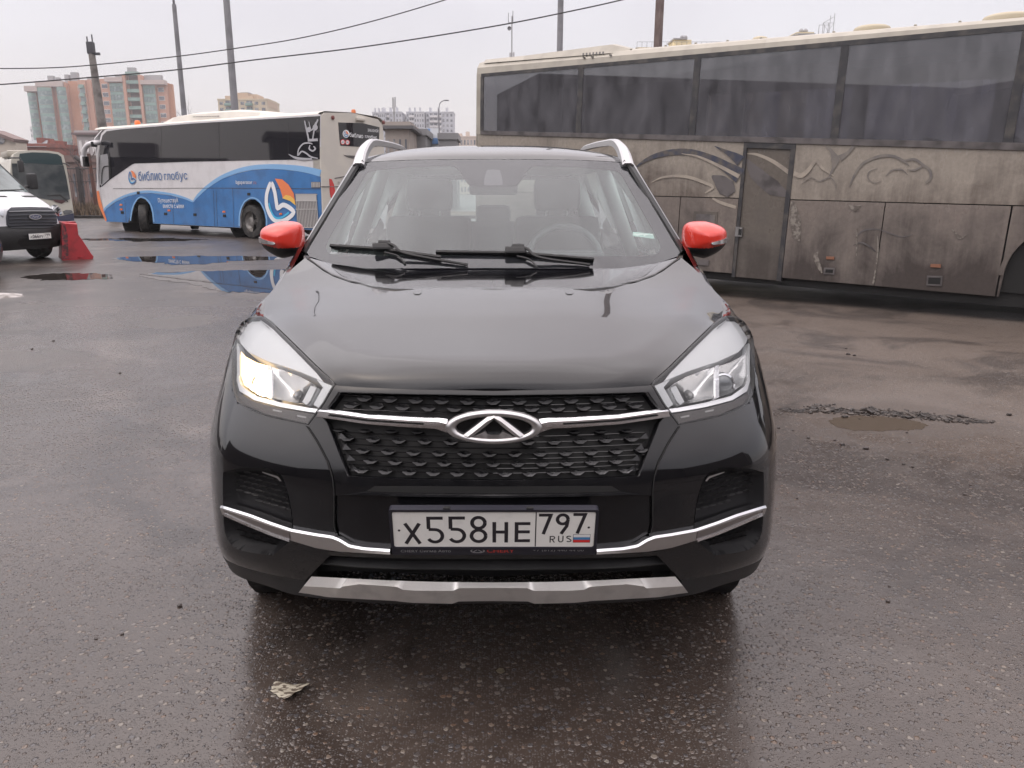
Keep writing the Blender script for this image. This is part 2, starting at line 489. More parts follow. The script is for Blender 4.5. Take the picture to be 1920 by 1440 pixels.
def panel(name, outline, surf, m, parent, off=0.0, flange=.012, holes=(), step=9.0, bstep=5.0, push=None, hflange=None, off_fn=None):
    """a skin cut out of a surface by an outline in photo pixels, real depth, edges turned inward by flange"""
    V, F, loops = cdt(outline, holes, step, bstep)
    P, N = surf(V)
    o = off if off_fn is None else np.array([off_fn(v) for v in V])[:, None]
    P = P + N * o
    verts = [Vector(p) for p in P]; nor = [Vector(n) for n in N]; faces = []
    c = Vector((0, 0, CAM_H))
    for f in F:
        a, b, d = (verts[i] for i in f)
        nn = (b - a).cross(d - a)
        ok = nn.dot(nor[f[0]] + nor[f[1]] + nor[f[2]]) >= 0
        faces.append(f if ok else tuple(reversed(f)))
    ns = list(nor)
    cen = np.array(outline).mean(0)
    for li, loop in enumerate(loops):
        fl = flange if li == 0 else (flange if hflange is None else hflange)
        if fl <= 0: continue
        k = len(loop); b0 = len(verts)
        # out-of-surface side wall (own verts so the skin keeps its smooth normals)
        nb = [nor[i] for i in loop]
        outw = []
        for j in range(k):
            p, q = verts[loop[j - 1]], verts[loop[(j + 1) % k]]
            outw.append((q - p).normalized().cross(nb[j]).normalized())
        mid = Vector(surf([tuple(np.mean([V[i] for i in loop], axis=0))])[0][0])
        s = sum((outw[j].dot(verts[loop[j]] - mid) for j in range(k)))
        if (s < 0) != (li > 0): outw = [-x for x in outw]
        for j in range(k): verts.append(verts[loop[j]]); ns.append((outw[j] * .8 + nb[j] * .6).normalized())
        for j in range(k): verts.append(verts[loop[j]] - nb[j] * fl); ns.append(outw[j])
        for j in range(k):
            a, b = b0 + j, b0 + (j + 1) % k
            f = (a, b, b + k, a + k)
            nn = (verts[f[1]] - verts[f[0]]).cross(verts[f[2]] - verts[f[0]])
            faces.append(f if nn.dot(outw[j]) >= 0 else tuple(reversed(f)))
    return mesh(name, verts, faces, m, parent, True, normals=ns)

def ribbon(name, curves, surf, mats, parent, n=40, mi=None, sharp=25, closed_ends=True):
    """strip built between several (hx,py) curves, each with its own lift off the surface: [(curve, off), ...]"""
    rows = []
    for cv, off in curves:
        H = nres(cv, n); P, N = surf(H)
        o = np.interp(np.linspace(0, 1, n), np.linspace(0, 1, len(off)), off)[:, None] if isinstance(off, (list, tuple)) else off
        rows.append(P + N * o)
    V = [p for r in rows for p in r]; F, M = [], []
    for i in range(len(rows) - 1):
        for j in range(n - 1):
            a = i * n + j; F.append((a, a + 1, a + n + 1, a + n)); M.append(mi[i] if mi else 0)
    if closed_ends:
        F.append(tuple(i * n for i in range(len(rows)))); M.append(M[0]); F.append(tuple(i * n + n - 1 for i in reversed(range(len(rows))))); M.append(M[0])
    # face the camera side outwards
    f = F[(n - 1) * (len(rows) // 2 - 1 if len(rows) > 2 else 0) + n // 2]
    a, b, c = (Vector(V[i]) for i in f[:3])
    if (b - a).cross(c - a).dot(Vector((0, 0, CAM_H)) - a) < 0: F = [tuple(reversed(q)) for q in F]
    return mesh(name, V, F, mats, parent, True, M, sharp=sharp)

def cr_grid(G, ku, kv):
    """bicubic Catmull-Rom refinement of a control grid (rows x cols x 3)"""
    def cr1(P, k):
        n = P.shape[0]; o = []
        for i in range(n - 1):
            b, c = P[i], P[i + 1]; a = P[i - 1] if i else 2 * b - c; d = P[i + 2] if i + 2 < n else 2 * c - b
            # centripetal tangents
            l0 = np.sqrt(np.linalg.norm(b - a, axis=-1, keepdims=True)) + 1e-6; l1 = np.sqrt(np.linalg.norm(c - b, axis=-1, keepdims=True)) + 1e-6; l2 = np.sqrt(np.linalg.norm(d - c, axis=-1, keepdims=True)) + 1e-6
            m1 = ((b - a) / l0 - (c - a) / (l0 + l1) + (c - b) / l1) * l1
            m2 = ((c - b) / l1 - (d - b) / (l1 + l2) + (d - c) / l2) * l1
            for j in range(k):
                t = j / k; t2, t3 = t * t, t ** 3
                o.append((2 * t3 - 3 * t2 + 1) * b + (t3 - 2 * t2 + t) * m1 + (3 * t2 - 2 * t3) * c + (t3 - t2) * m2)
        o.append(P[-1]); return np.array(o)
    G = cr1(G, kv); return np.swapaxes(cr1(np.swapaxes(G, 0, 1), ku), 0, 1)
def grid_normals(G):
    du = np.gradient(G, axis=1); dv = np.gradient(G, axis=0); n = np.cross(du, dv)
    L = np.linalg.norm(n, axis=2, keepdims=True); return n / np.maximum(L, 1e-9)

CAR = thing('parked_car', (0, 2.9, 0), 'black crossover car facing the camera, with red mirror caps and one headlight lit', 'car')

# --- lower body: rows bottom -> top, stations centre -> corner -> side -> tail
ROWS = [
 [(0,1.93,.33),(.30,1.93,.33),(.558,1.98,.327),(.666,2.05,.318),(.783,2.13,.310),(.849,2.24,.302),(.875,2.42,.295),(.88,2.8,.29),(.88,3.6,.29),(.88,5.0,.29),(.86,5.9,.32),(.75,6.15,.35)],
 [(0,1.885,.42),(.30,1.89,.415),(.52,1.945,.41),(.68,2.00,.41),(.80,2.08,.41),(.868,2.23,.41),(.90,2.45,.41),(.905,2.8,.42),(.90,3.6,.42),(.90,5.0,.42),(.88,5.95,.44),(.76,6.2,.44)],
 [(0,1.865,.50),(.30,1.875,.50),(.50,1.92,.50),(.68,1.99,.50),(.80,2.075,.50),(.875,2.24,.50),(.906,2.48,.50),(.914,2.8,.50),(.905,3.6,.50),(.905,5.0,.50),(.88,5.97,.5),(.77,6.22,.5)],
 [(0,1.873,.63),(.30,1.883,.63),(.50,1.925,.63),(.68,1.998,.63),(.80,2.086,.63),(.875,2.25,.63),(.908,2.50,.63),(.918,2.8,.63),(.908,3.6,.63),(.908,5.0,.63),(.88,5.98,.63),(.78,6.22,.63)],
 [(0,1.888,.725),(.30,1.898,.725),(.50,1.937,.725),(.68,2.012,.725),(.793,2.102,.728),(.872,2.262,.73),(.908,2.51,.74),(.918,2.8,.75),(.91,3.6,.76),(.91,5.0,.76),(.88,5.98,.76),(.77,6.22,.76)],
 [(0,1.945,.85),(.30,1.955,.85),(.49,2.005,.855),(.66,2.10,.86),(.765,2.205,.865),(.848,2.34,.87),(.898,2.55,.88),(.912,2.85,.89),(.908,3.6,.90),(.905,5.0,.90),(.87,5.97,.9),(.76,6.2,.9)],
 [(0,1.965,.90),(.30,1.975,.90),(.46,2.025,.905),(.64,2.17,.935),(.765,2.32,.955),(.838,2.46,.965),(.885,2.62,.965),(.902,2.88,.965),(.900,3.6,.98),(.89,5.0,.98),(.85,5.95,.98),(.74,6.15,.98)],
 [(0,1.98,.93),(.28,1.988,.932),(.44,2.040,.935),(.613,2.27,1.004),(.735,2.45,1.032),(.800,2.58,1.038),(.840,2.72,1.040),(.862,2.95,1.055),(.868,3.6,1.08),(.86,5.0,1.10),(.82,5.9,1.12),(.70,6.05,1.12)],
]
def relax(G, it=6, k=.5):
    """light smoothing of a refined grid, rim kept; the centre column is treated as mirrored"""
    G = G.copy()
    for _ in range(it):
        A = G.copy()
        A[1:-1, 1:-1] = (1 - k) * G[1:-1, 1:-1] + k * .25 * (G[:-2, 1:-1] + G[2:, 1:-1] + G[1:-1, :-2] + G[1:-1, 2:])
        m = G[1:-1, 1].copy(); m[:, 0] *= -1
        A[1:-1, 0] = (1 - k) * G[1:-1, 0] + k * .25 * (G[:-2, 0] + G[2:, 0] + G[1:-1, 1] + m); A[:, 0, 0] = 0
        G = A
    return G
def to_loft(rows, ku=8, kv=6):
    G = relax(cr_grid(np.array(rows, float), ku, kv), 10); N = -grid_normals(G)
    n = G.shape[1]; V = G.reshape(-1, 3); NN = N.reshape(-1, 3)
    F = [(i * n + j, (i + 1) * n + j, (i + 1) * n + j + 1, i * n + j + 1) for i in range(G.shape[0] - 1) for j in range(n - 1)]
    return V, NN, F, G
KV = 12
_ext = [tuple(np.array(b) + (np.array(b) - np.array(a)) * .6 + np.array([0, 0, 0])) for a, b in zip(ROWS[-2], ROWS[-1])]
_e2 = [(x - (.06 if x > .01 else 0), y + .07, z + .03) for x, y, z in ROWS[-1]]
LV, LN, LF, LG = to_loft(ROWS + [[tuple((np.array(a) + np.array(b)) / 2) for a, b in zip(_ext, _e2)]], 14, KV)
BODY_ROWS = (len(ROWS) - 1) * KV
NCOL = LG.shape[1]
if LN[5][1] > 0: LN = -LN
S_FRONT = Cast(LV, LF, LN)

LAMP = [(434,594),(416,606),(381,640),(330,690),(301,715),(297,721),(318,757)] + [tuple(p) for p in smooth_line([(347,796),(380,789.5),(430,778),(472,759),(485,738),(489,705),(488,655),(483,628),(470,606),(456,595.5)], 4)]
H_CENTER = [(0,726),(297,723),(318,757),(347,796),(341,806),(326,830),(308,865),(299,892),(296,920),(296,985),(292,1002),(300,1035),(312,1047),(335,1070),(356,1092),(0,1112)]
POCKET = [tuple(p) for p in smooth_line([(412,884),(425,878),(470,878),(500,884),(506,893),(505,960),(503,990),(497,1010),(478,1030),(420,1040),(408,1036),(380,1012),(376,990),(379,960),(386,925),(398,893)], 3, closed=True)]
HOOD_EDGE = [(297,721),(301,713),(330,687),(381,637),(416,603),(434,591),(452,588),(440,572),(417,549),(396,526),(376,504),(352,484)]
HOOD_REAR = [(338,488),(322,500),(303,512),(270,524),(225,534),(185,538),(145,539.5),(0,540)]

# faces of the loft minus openings, the cut rims snapped onto the opening outlines
HOLES = [np.array(LAMP, float), np.array(POCKET, float), np.array(mir(H_CENTER), float)]
LPX = np.array([(project(v)[0] - CX, project(v)[1]) for v in LV])
def face_tag(f):
    if f[0] // NCOL >= BODY_ROWS: return 9
    c = sum((Vector(LV[i]) for i in f), Vector((0, 0, 0))) / 4
    for wy in (2.80, 5.42):
        if c.x > .5 and (c.y - wy) ** 2 + (c.z - .34) ** 2 < .385 ** 2: return 9
    if c.y < 2.75:
        u, v, d = project(c); h = (u - CX, v)
        for k, q in enumerate(HOLES):
            if inside(q, [h])[0]: return k + 1
    return 0
TAGS = [face_tag(f) for f in LF]
cut, kept = {}, set()
for f, t in zip(LF, TAGS):
    for i in f:
        if t in (1, 2, 3): cut[i] = t
        if t == 0: kept.add(i)
snap = [i for i in cut if i in kept]
LV = np.array(LV, float); LN = np.array(LN, float)
H_ = []
for i in snap:
    q = HOLES[cut[i] - 1]; p = LPX[i]; best = None
    for a, b in zip(q, np.roll(q, -1, 0)):
        d = b - a; t = min(1, max(0, ((p - a) @ d) / max(d @ d, 1e-9))); c = a + d * t; L = np.linalg.norm(p - c)
        if best is None or L < best[0]: best = (L, c)
    H_.append(tuple(best[1]) if best[0] < 26 else tuple(p))
P_, N_ = S_FRONT(H_)
nx_ = [i for i in range(len(snap)) if LV[snap[i]][0] > 1e-6]
for k in nx_: LV[snap[k]] = P_[k]; LN[snap[k]] = N_[k]
def keep_face(f): return TAGS[FI[f]] == 0
FI = {f: i for i, f in enumerate(LF)}
KF = [f for f in LF if keep_face(f)]
nV = len(LV)
BV = list(map(tuple, LV)) + [(-x, y, z) for x, y, z in LV]
BN = list(map(tuple, LN)) + [(-x, y, z) for x, y, z in LN]
def orient(F, V, N):
    o = []
    for f in F:
        a, b, c = Vector(V[f[0]]), Vector(V[f[1]]), Vector(V[f[2]])
        nn = (b - a).cross(c - a)
        if nn.length < 1e-12: nn = (Vector(V[f[2]]) - a).cross(Vector(V[f[3]]) - a)
        o.append(f if nn.dot(Vector(N[f[0]])) > 0 else tuple(reversed(f)))
    return o
# colours: doors red behind the front wing, sill and arch lips matte
def side_mat(f):
    c = sum((Vector(LV[i]) for i in f), Vector((0, 0, 0))) / 4
    if c.z < .385 or (c.y > 2.3 and c.z < .42): return 1
    for wy in (2.80, 5.42):
        if (c.y - wy) ** 2 + (c.z - .34) ** 2 < .44 ** 2 and c.y > 2.38: return 1
    if 3.62 < c.y < 5.0: return 2
    return 0
mi1 = [side_mat(f) for f in KF]
F1 = orient(KF, BV, BN)
F2 = orient([tuple(i + nV for i in f) for f in KF], BV, BN)
body = mesh('body', BV, F1 + F2, [M_PAINT, M_MATTE, M_RED], CAR, True, mi1 + mi1, normals=BN)

# --- bonnet
HOODG = [
 [(0,1.978,.905),(.15,1.982,.904),(.30,1.992,.905),(.42,2.03,.91)],
 [(0,1.981,.932),(.15,1.985,.931),(.31,1.998,.930),(.445,2.045,.934)],
 [(0,1.993,.952),(.17,1.999,.951),(.34,2.018,.950),(.485,2.085,.953)],
 [(0,2.035,.969),(.19,2.043,.968),(.38,2.08,.967),(.545,2.17,.976)],
 [(0,2.15,.990),(.22,2.16,.990),(.44,2.21,.990),(.63,2.30,.998)],
 [(0,2.34,1.027),(.25,2.35,1.027),(.56,2.41,1.024),(.735,2.47,1.012)],
 [(0,2.614,1.093),(.28,2.62,1.091),(.63,2.67,1.066),(.806,2.70,1.022)],
 [(0,2.85,1.136),(.29,2.86,1.134),(.66,2.93,1.128),(.822,3.0,1.108)],
 [(0,3.05,1.158),(.29,3.06,1.157),(.66,3.14,1.192),(.81,3.22,1.205)],
 [(0,3.3,1.175),(.29,3.31,1.175),(.62,3.37,1.26),(.80,3.45,1.30)]]
HG = relax(cr_grid(np.array(HOODG, float), 8, 8), 14)
# raised middle field of the bonnet, its crease running from the screen corner round above the grille
CREASE = np.array([(-352,470),(-372,560),(-356,600),(-322,638),(-276,668),(-205,686),(-89,692),(0,692.5),(89,692),(205,686),(276,668),(322,638),(356,600),(372,560),(352,470)], float)
_pts = HG.reshape(-1, 3); _px = np.array([(project(p)[0] - CX, project(p)[1]) for p in _pts])
_in = inside(CREASE, _px); _d = np.full(len(_px), 1e9)
for a, b in zip(CREASE[:-1], CREASE[1:]):
    dd = b - a; t = np.clip(((_px - a) @ dd) / (dd @ dd), 0, 1); _d = np.minimum(_d, np.linalg.norm(_px - (a + t[:, None] * dd), axis=1))
_rim = np.array([(-445,590),(-434,592),(-330,688),(-300,716),(-297,724),(0,735),(297,724),(300,716),(330,688),(434,592),(445,590)], float); _e = np.full(len(_px), 1e9)
for a, b in zip(_rim[:-1], _rim[1:]):
    dd = b - a; t = np.clip(((_px - a) @ dd) / (dd @ dd), 0, 1); _e = np.minimum(_e, np.linalg.norm(_px - (a + t[:, None] * dd), axis=1))
_h = np.where(_in, 1.0, np.clip(1 - _d / (_d + _e + 1e-6), 0, 1)) * np.clip((_px[:, 1] - 535) / 70, 0, 1)
HG[..., 2] += (.020 * _h).reshape(HG.shape[:2]); HG = relax(HG, 2)
HN = grid_normals(HG); HN = HN if HN[40, 5][2] > 0 else -HN
hn_ = HG.shape[1]
S_HOOD = Cast(HG.reshape(-1, 3), [(i * hn_ + j, i * hn_ + j + 1, (i + 1) * hn_ + j + 1, (i + 1) * hn_ + j) for i in range(HG.shape[0] - 1) for j in range(hn_ - 1)], HN.reshape(-1, 3))
# wing top: from the loft's upper row over to the bonnet edge, then up to the foot of the pillar
top = [p for p in LG[BODY_ROWS] if p[1] > 2.40 and p[0] > .5 and p[1] < 3.9]
he = HG[:, -1]
for s in (1, -1):
    mb = MB(); rows = []
    for x, y, z in top:
        hx_ = np.interp(y, he[:, 1], he[:, 0]) - .012; hz_ = np.interp(y, he[:, 1], he[:, 2]) - .006
        if y > 3.3: hx_ = x - .05; hz_ = z + .07
        a_, b_ = Vector((x, y, z)), Vector((hx_, y, hz_))
        r_ = []
        for t in (0, .25, .5, .75, 1):
            p = a_.lerp(b_, t); p.z += .35 * (hz_ - z) * math.sin(math.pi * t) * .5; p.x += .2 * (x - hx_) * math.sin(math.pi * t)
            r_.append((p.x * s, p.y, p.z))
        rows.append(r_)
    for i in range(len(rows) - 1):
        for j in range(4):
            q = [rows[i][j], rows[i][j + 1], rows[i + 1][j + 1], rows[i + 1][j]]
            mb.quad(*(q if s < 0 else reversed(q)))
    mb.build('wing_top', [M_PAINT], CAR, smooth=True)

hood_out = [(0,733)] + smooth_line([(0,733),(150,731.5),(240,728),(296,722)], 4)[1:-1] + HOOD_EDGE[0:] + HOOD_REAR
def hood_lift(v): return 0.0
hood = panel('bonnet', mir(hood_out), S_HOOD, M_PAINT, CAR, off=.002, flange=.03, step=11, bstep=7)
# scuttle panel in body colour between the bonnet and the screen
S_COWL = TPS([(0,3.03,1.152),(0,2.70,1.115),(.35,3.06,1.152),(.35,2.72,1.116),(.6,3.2,1.172),(.6,2.92,1.13),(.79,3.33,1.198),(.79,3.15,1.155)], 1e-4)
cowl_out = [(0,502.5),(238,503),(303,494),(349,482),(340,490.5),(324,502.5),(305,514.5),(272,526.5),(226,536.5),(186,540.5),(146,541.5),(0,542)]
cowl = panel('scuttle_panel', mir(cowl_out), S_COWL, M_PAINT, CAR, off=-.001, flange=.02, step=12, bstep=7)
for s in (1, -1):
    ob = [(133,541),(135,551),(139,553.5),(147,553.5),(150,551),(150,541)]
    panel('washer_cover', [(x * s, y) for x, y in ob], S_HOOD, M_PAINT, hood, off=.0045, flange=.004, step=6, bstep=3)
# dark gap line
gap = [(352,482),(338,491),(322,503.5),(303,515.5),(270,527.5),(232,536)]
gap2 = [(350,486),(335,496),(319,508),(300,518.5),(267,530),(232,536.6)]
for s in (1, -1):
    ribbon('bonnet_seal', [([(x * s, y) for x, y in gap], .0045), ([(x * s, y) for x, y in gap2], .0045)], S_HOOD, M_DARK, hood, n=30, closed_ends=False)

# --- windscreen
def Wp(hx, py, Y): p = at(CX + hx, py, Y); return tuple(p)
S_GLASS = TPS([Wp(0,502,3.02),Wp(0,400,3.34),Wp(0,300,3.74),Wp(150,502,3.03),Wp(150,400,3.36),Wp(140,300,3.75),
  Wp(250,502,3.08),Wp(230,400,3.43),Wp(200,302,3.775),Wp(340,472,3.26),Wp(295,390,3.52),Wp(248,306,3.80),Wp(325,502,3.14)], 1e-5)
glass_out = [(0,300),(128,301),(200,303.5),(248,307),(256,318),(349,474),(345,482),(303,496),(238,505),(0,504)]
CLEAR = [(0,348.5),(40,348.5),(48,344),(66,317),(73,312),(83,310.5),(160,313),(225,319),(236,323),(243,332),(309,448),(314,462),(311,473),(300,479),(285,481),(160,481),(0,479)]
ws = panel('windshield', mir(glass_out), S_GLASS, M_WIND, CAR, off=.004, flange=0, step=14, bstep=9)
panel('haze_film', mir([(0,342),(30,342),(42,338),(60,311),(70,306),(85,304.5),(160,307),(228,313),(241,318),(249,331),(315,447),(320,463),(316,478),(302,485),(284,487),(160,487),(0,485)]), S_GLASS, M_HAZE_FILM, ws, off=-.004, flange=0, step=14, bstep=9)  # added film, paints a pale veil of reflection behind the clear glass
panel('frit_band', mir(glass_out), S_GLASS, M_FRIT, ws, off=.0015, flange=.004, holes=[mir(CLEAR)], step=14, bstep=7)
# sticker strip low on the passenger side of the glass
panel('sticker', [(262,433),(262,441),(303,446.5),(300,437)], S_GLASS, mat('sticker_paper', (.62, .75, .68), .6), ws, off=-.004, flange=0, step=6)
panel('camera_pod', mir([(0,318),(12,320),(17,336),(17,348),(0,348.5)]), S_GLASS, mat('pod_plastic', (.07, .07, .08), .5), ws, off=.0022, flange=0, step=6)
# --- pillars: black seal strip and thin bright edge, then painted pillar
pl = [(243,303),(250,308),(257,319),(351,474)]; pl2 = [(246,299.5),(254,304),(262,316),(357,473)]; pl3 = [(247,297.5),(258,302),(267,314),(362,471)]
S_PIL = TPS([Wp(248,302,3.80),Wp(300,390,3.53),Wp(352,474,3.27),Wp(262,298,3.90),Wp(310,385,3.64),Wp(364,471,3.40),Wp(240,302,3.76),Wp(340,474,3.22)], 1e-5)
for s in (1, -1):
    g = lambda c: [(x * s, y) for x, y in c]
    ribbon('pillar_seal', [(g(pl), -.004), (g(pl), .010), (g(pl2), .012), (g(pl2), 0)], S_PIL, M_MATTE, CAR, n=16)
    ribbon('front_pillar', [(g(pl2), -.03), (g(pl2), .009), (g(pl3), .004), (g(pl3), -.03)], S_PIL, M_PAINT, CAR, n=16)
    ribbon('pillar_edge', [(g([(x - .6, y) for x, y in pl2]), .0125), (g([(x + 1.2, y) for x, y in pl2]), .0125)], S_PIL, M_SATIN, CAR, n=16, closed_ends=False)

# --- roof
Y0 = [3.755, 3.80, 3.90, 4.10, 4.5, 5.1, 5.6, 5.95]
ROOF = []
for y, zc, ze, hw in zip(Y0, [1.588, 1.612, 1.640, 1.665, 1.682, 1.680, 1.655, 1.60], [1.575, 1.590, 1.600, 1.612, 1.620, 1.61, 1.58, 1.53], [.612, .617, .622, .632, .64, .64, .61, .57]):
    ROOF.append([(hw * t, y + (.035 * t * t if y < 3.85 else 0), zc + (ze - zc) * (t ** 3.0)) for t in (0, .3, .55, .75, .9, 1.0)])
RG = cr_grid(np.array(ROOF, float), 5, 6); RN = grid_normals(RG)
if RN[3, 3][2] < 0: RN = -RN
nr, nc = RG.shape[:2]
V1 = RG.reshape(-1, 3); N1 = RN.reshape(-1, 3)
Fr = [(i * nc + j, i * nc + j + 1, (i + 1) * nc + j + 1, (i + 1) * nc + j) for i in range(nr - 1) for j in range(nc - 1)]
RV = list(map(tuple, V1)) + [(-x, y, z) for x, y, z in V1]; RNn = list(map(tuple, N1)) + [(-x, y, z) for x, y, z in N1]
Fr2 = orient(Fr, RV, RNn) + orient([tuple(i + len(V1) for i in f) for f in Fr], RV, RNn)
roof = mesh('roof', RV, Fr2, M_PAINT, CAR, True, normals=RNn)
mb = MB()
for s in (1, -1):
    for i in range(nr - 1):
        a, b = RG[i, -1], RG[i + 1, -1]
        mb.quad((a[0] * s, a[1], a[2]), (b[0] * s, b[1], b[2]), ((b[0] + .012) * s, b[1], b[2] - .05), ((a[0] + .012) * s, a[1], a[2] - .05))
    mb.box((0, 4.9, 1.560), (1.2, 2.0, .02), 1)
mb.build('roof_side', [M_PAINT, M_TRIM], roof)
# front lip under the roof edge
mb = MB(); fr = RG[0]
for s in (1, -1):
    for j in range(nc - 1):
        a, b = fr[j], fr[j + 1]
        mb.quad((a[0] * s, a[1], a[2]), (b[0] * s, b[1], b[2]), (b[0] * s, b[1] + .03, b[2] - .03), (a[0] * s, a[1] + .03, a[2] - .03))
mb.build('roof_lip', [M_MATTE], roof)
# rails
for s in (1, -1):
    path = smooth_line([(.634,3.77,1.552),(.628,3.83,1.606),(.620,3.92,1.650),(.612,4.05,1.678),(.606,4.3,1.690),(.60,4.8,1.704),(.595,5.3,1.705),(.59,5.55,1.65),(.588,5.62,1.60)], 6)
    rr = np.interp(np.linspace(0, 1, len(path)), [0, .12, .3, .8, 1], [.050, .050, .036, .026, .03]); ww = np.interp(np.linspace(0, 1, len(path)), [0, .2, .4, 1], [.026, .022, .016, .014])
    mb = MB(); P3 = [Vector((x * s, y, z)) for x, y, z in path]
    for i in range(len(P3)):
        d = (P3[min(i + 1, len(P3) - 1)] - P3[max(i - 1, 0)]).normalized()
        out_ = Vector((s, 0, 0)); upn = out_.cross(d) if s > 0 else d.cross(out_)
        upn = Vector((0, -d.z, d.y)) if d.y > 0 else Vector((0, 0, 1))
        wv, hv = ww[i], rr[i]
        ring = [P3[i] + out_ * wv - upn * hv * .5, P3[i] + out_ * wv * 1.1 + upn * hv * .25, P3[i] + out_ * wv * .5 + upn * hv * .5, P3[i] - out_ * wv * .6 + upn * hv * .5, P3[i] - out_ * wv + upn * hv * .3, P3[i] - out_ * wv - upn * hv * .5]
        mb.v += ring
    for i in range(len(P3) - 1):
        for k in range(6):
            a = i * 6 + k; b = i * 6 + (k + 1) % 6
            mb.f.append((a, b, b + 6, a + 6) if s > 0 else (a + 6, b + 6, b, a)); mb.m.append(0)
    mb.f.append(tuple(range(6))); mb.m.append(0)
    mb.build('roof_rail', [M_RAIL], CAR, sharp=40)

# --- greenhouse sides, side glass, rear
for s in (1, -1):
    mbp, mbg, mbs = MB(), MB(), MB()
    rail = [(.622,3.86,1.585),(.64,4.5,1.60),(.64,5.1,1.59),(.60,5.75,1.54)]
    belt = [(.80,3.42,1.16),(.855,4.5,1.10),(.855,5.1,1.11),(.82,5.9,1.13)]
    def L(a, b, t, o=0): return tuple((a[k] + (b[k] - a[k]) * t) * (s if k == 0 else 1) for k in range(3))
    rl = [Vector((x * s, y, z)) for x, y, z in rail]; bl = [Vector((x * s, y, z)) for x, y, z in belt]
    # pillar B, C, D as thick quads
    for (ta, tb, wd) in ((4.42, 4.52, .10), (5.15, 5.2, .08)):
        p0 = Vector((.64 * s, ta, 1.60)); p1 = Vector((.855 * s, tb, 1.10))
        MB().quad(p0 + Vector((0, -wd / 2, 0)), p0 + Vector((0, wd / 2, 0)), p1 + Vector((0, wd / 2, 0)), p1 + Vector((0, -wd / 2, 0))).build('side_pillar', [M_PAINT], CAR)
    MB().quad(Vector((.63 * s, 5.5, 1.57)), Vector((.575 * s, 5.92, 1.53)), Vector((.80 * s, 6.08, 1.12)), Vector((.85 * s, 5.75, 1.12))).build('side_pillar', [M_PAINT], CAR)
    mbg.add([rl[0], rl[1], rl[2], rl[3], bl[3], bl[2], bl[1], bl[0]], [(0, 1, 6, 7), (1, 2, 5, 6), (2, 3, 4, 5)])
    # belt shoulder
    topl = [Vector((p[0] * s, p[1], p[2])) for p in LG[BODY_ROWS] if p[1] > 3.3]
    for a, b in zip(topl[:-1], topl[1:]):
        mbs.quad(a, b, b + Vector((-.04 * s, 0, .05)), a + Vector((-.04 * s, 0, .05)))
    mbg.build('side_window', [M_SIDEGL], CAR); mbs.build('belt_shoulder', [M_PAINT], CAR)
mb = MB()
a = [(-.70,6.06,1.12),(.70,6.06,1.12),(.56,5.95,1.555),(-.56,5.95,1.555)]; b = [(-.60,6.05,1.17),(.60,6.05,1.17),(.48,5.96,1.52),(-.48,5.96,1.52)]
for i in range(4): mb.quad(a[i], a[(i + 1) % 4], b[(i + 1) % 4], b[i])
mb.quad((-.76,6.21,.33),(.76,6.21,.33),(.70,6.06,1.12),(-.70,6.06,1.12)); mb.box((0, 6.24, .5), (1.5, .1, .26), 1, bev=.03)
mb.build('tailgate', [M_PAINT, M_MATTE], CAR)
MB().quad(*b).build('rear_window', [M_SIDEGL], CAR)
MB().box((0, 4.4, .33), (1.55, 3.3, .08)).box((0, 2.45, .62), (1.3, .06, .4)).build('underbody', [M_DARK], CAR)
for s in (1, -1):
    for wy in (2.80, 5.42):
        mb = MB()
        mb.lathe((s * .62, wy, .34), (s, 0, 0), [(.001, -.001), (.40, 0), (.41, .25)], 28)
        mb.build('wheel_arch', [M_DARK], CAR)

# --- wheels
def car_wheel(parent, x, y, s, r=.335, wd=.215, name='wheel'):
    c = Vector((x, y, r))
    t = MB(); h = wd / 2
    prof = [(r * .64, -h * .9), (r * .8, -h), (r * .95, -h * .96), (r * .995, -h * .8), (r, -h * .5), (r, h * .5), (r * .995, h * .8), (r * .95, h * .96), (r * .8, h), (r * .64, h * .9)]
    t.lathe(c, (s, 0, 0), prof, 48)
    for k in range(48):     # tread blocks
        a = 2 * math.pi * k / 48
        for q in (-.34, 0, .34):
            rot = Matrix.Rotation(a, 3, 'X')
            t.box(c + Vector((q * wd, 0, 0)) + rot @ Vector((0, r + .003, 0)), (wd * .27, .012, .030), 0, rot)
    tyre = t.build('tyre', [M_RUBBER], parent, sharp=35)
    g = MB(); g.lathe(c, (s, 0, 0), [(.03, h * .55), (.06, h * .6), (.065, h * .4), (r * .60, h * .2), (r * .66, h * .9)], 40)
    for k in range(5):
        rot = Matrix.Rotation(2 * math.pi * k / 5, 3, 'X')
        g.box(c + Vector((s * h * .62, 0, 0)) + rot @ Vector((0, r * .34, 0)), (.03, r * .56, .05), 0, rot, .008)
    g.build('rim', [M_SATIN], tyre, sharp=40)
    return tyre
for wx, wy, s in ((-.80, 2.80, -1), (.80, 2.80, 1), (-.80, 5.42, -1), (.80, 5.42, 1)): car_wheel(CAR, wx, wy, s)
# ------------------------------------------------------------------ car front details
# gloss surround of the grille
SUR = [(0,733),(150,731),(240,727),(296,723),(318,757),(346,797),(341,806),(325,831),(307,866),(299,892),(296,908),(296,929),(0,933)]
GR = [(0,741),(150,739),(290,735),(302,752),(322,781),(312,792),(273,893),(140,899),(0,901)]
panel('grille_surround', mir(SUR), S_FRONT, M_GLOSSBLK, CAR, off=.001, flange=.02, holes=[mir(GR)], step=10, bstep=6, hflange=.04)
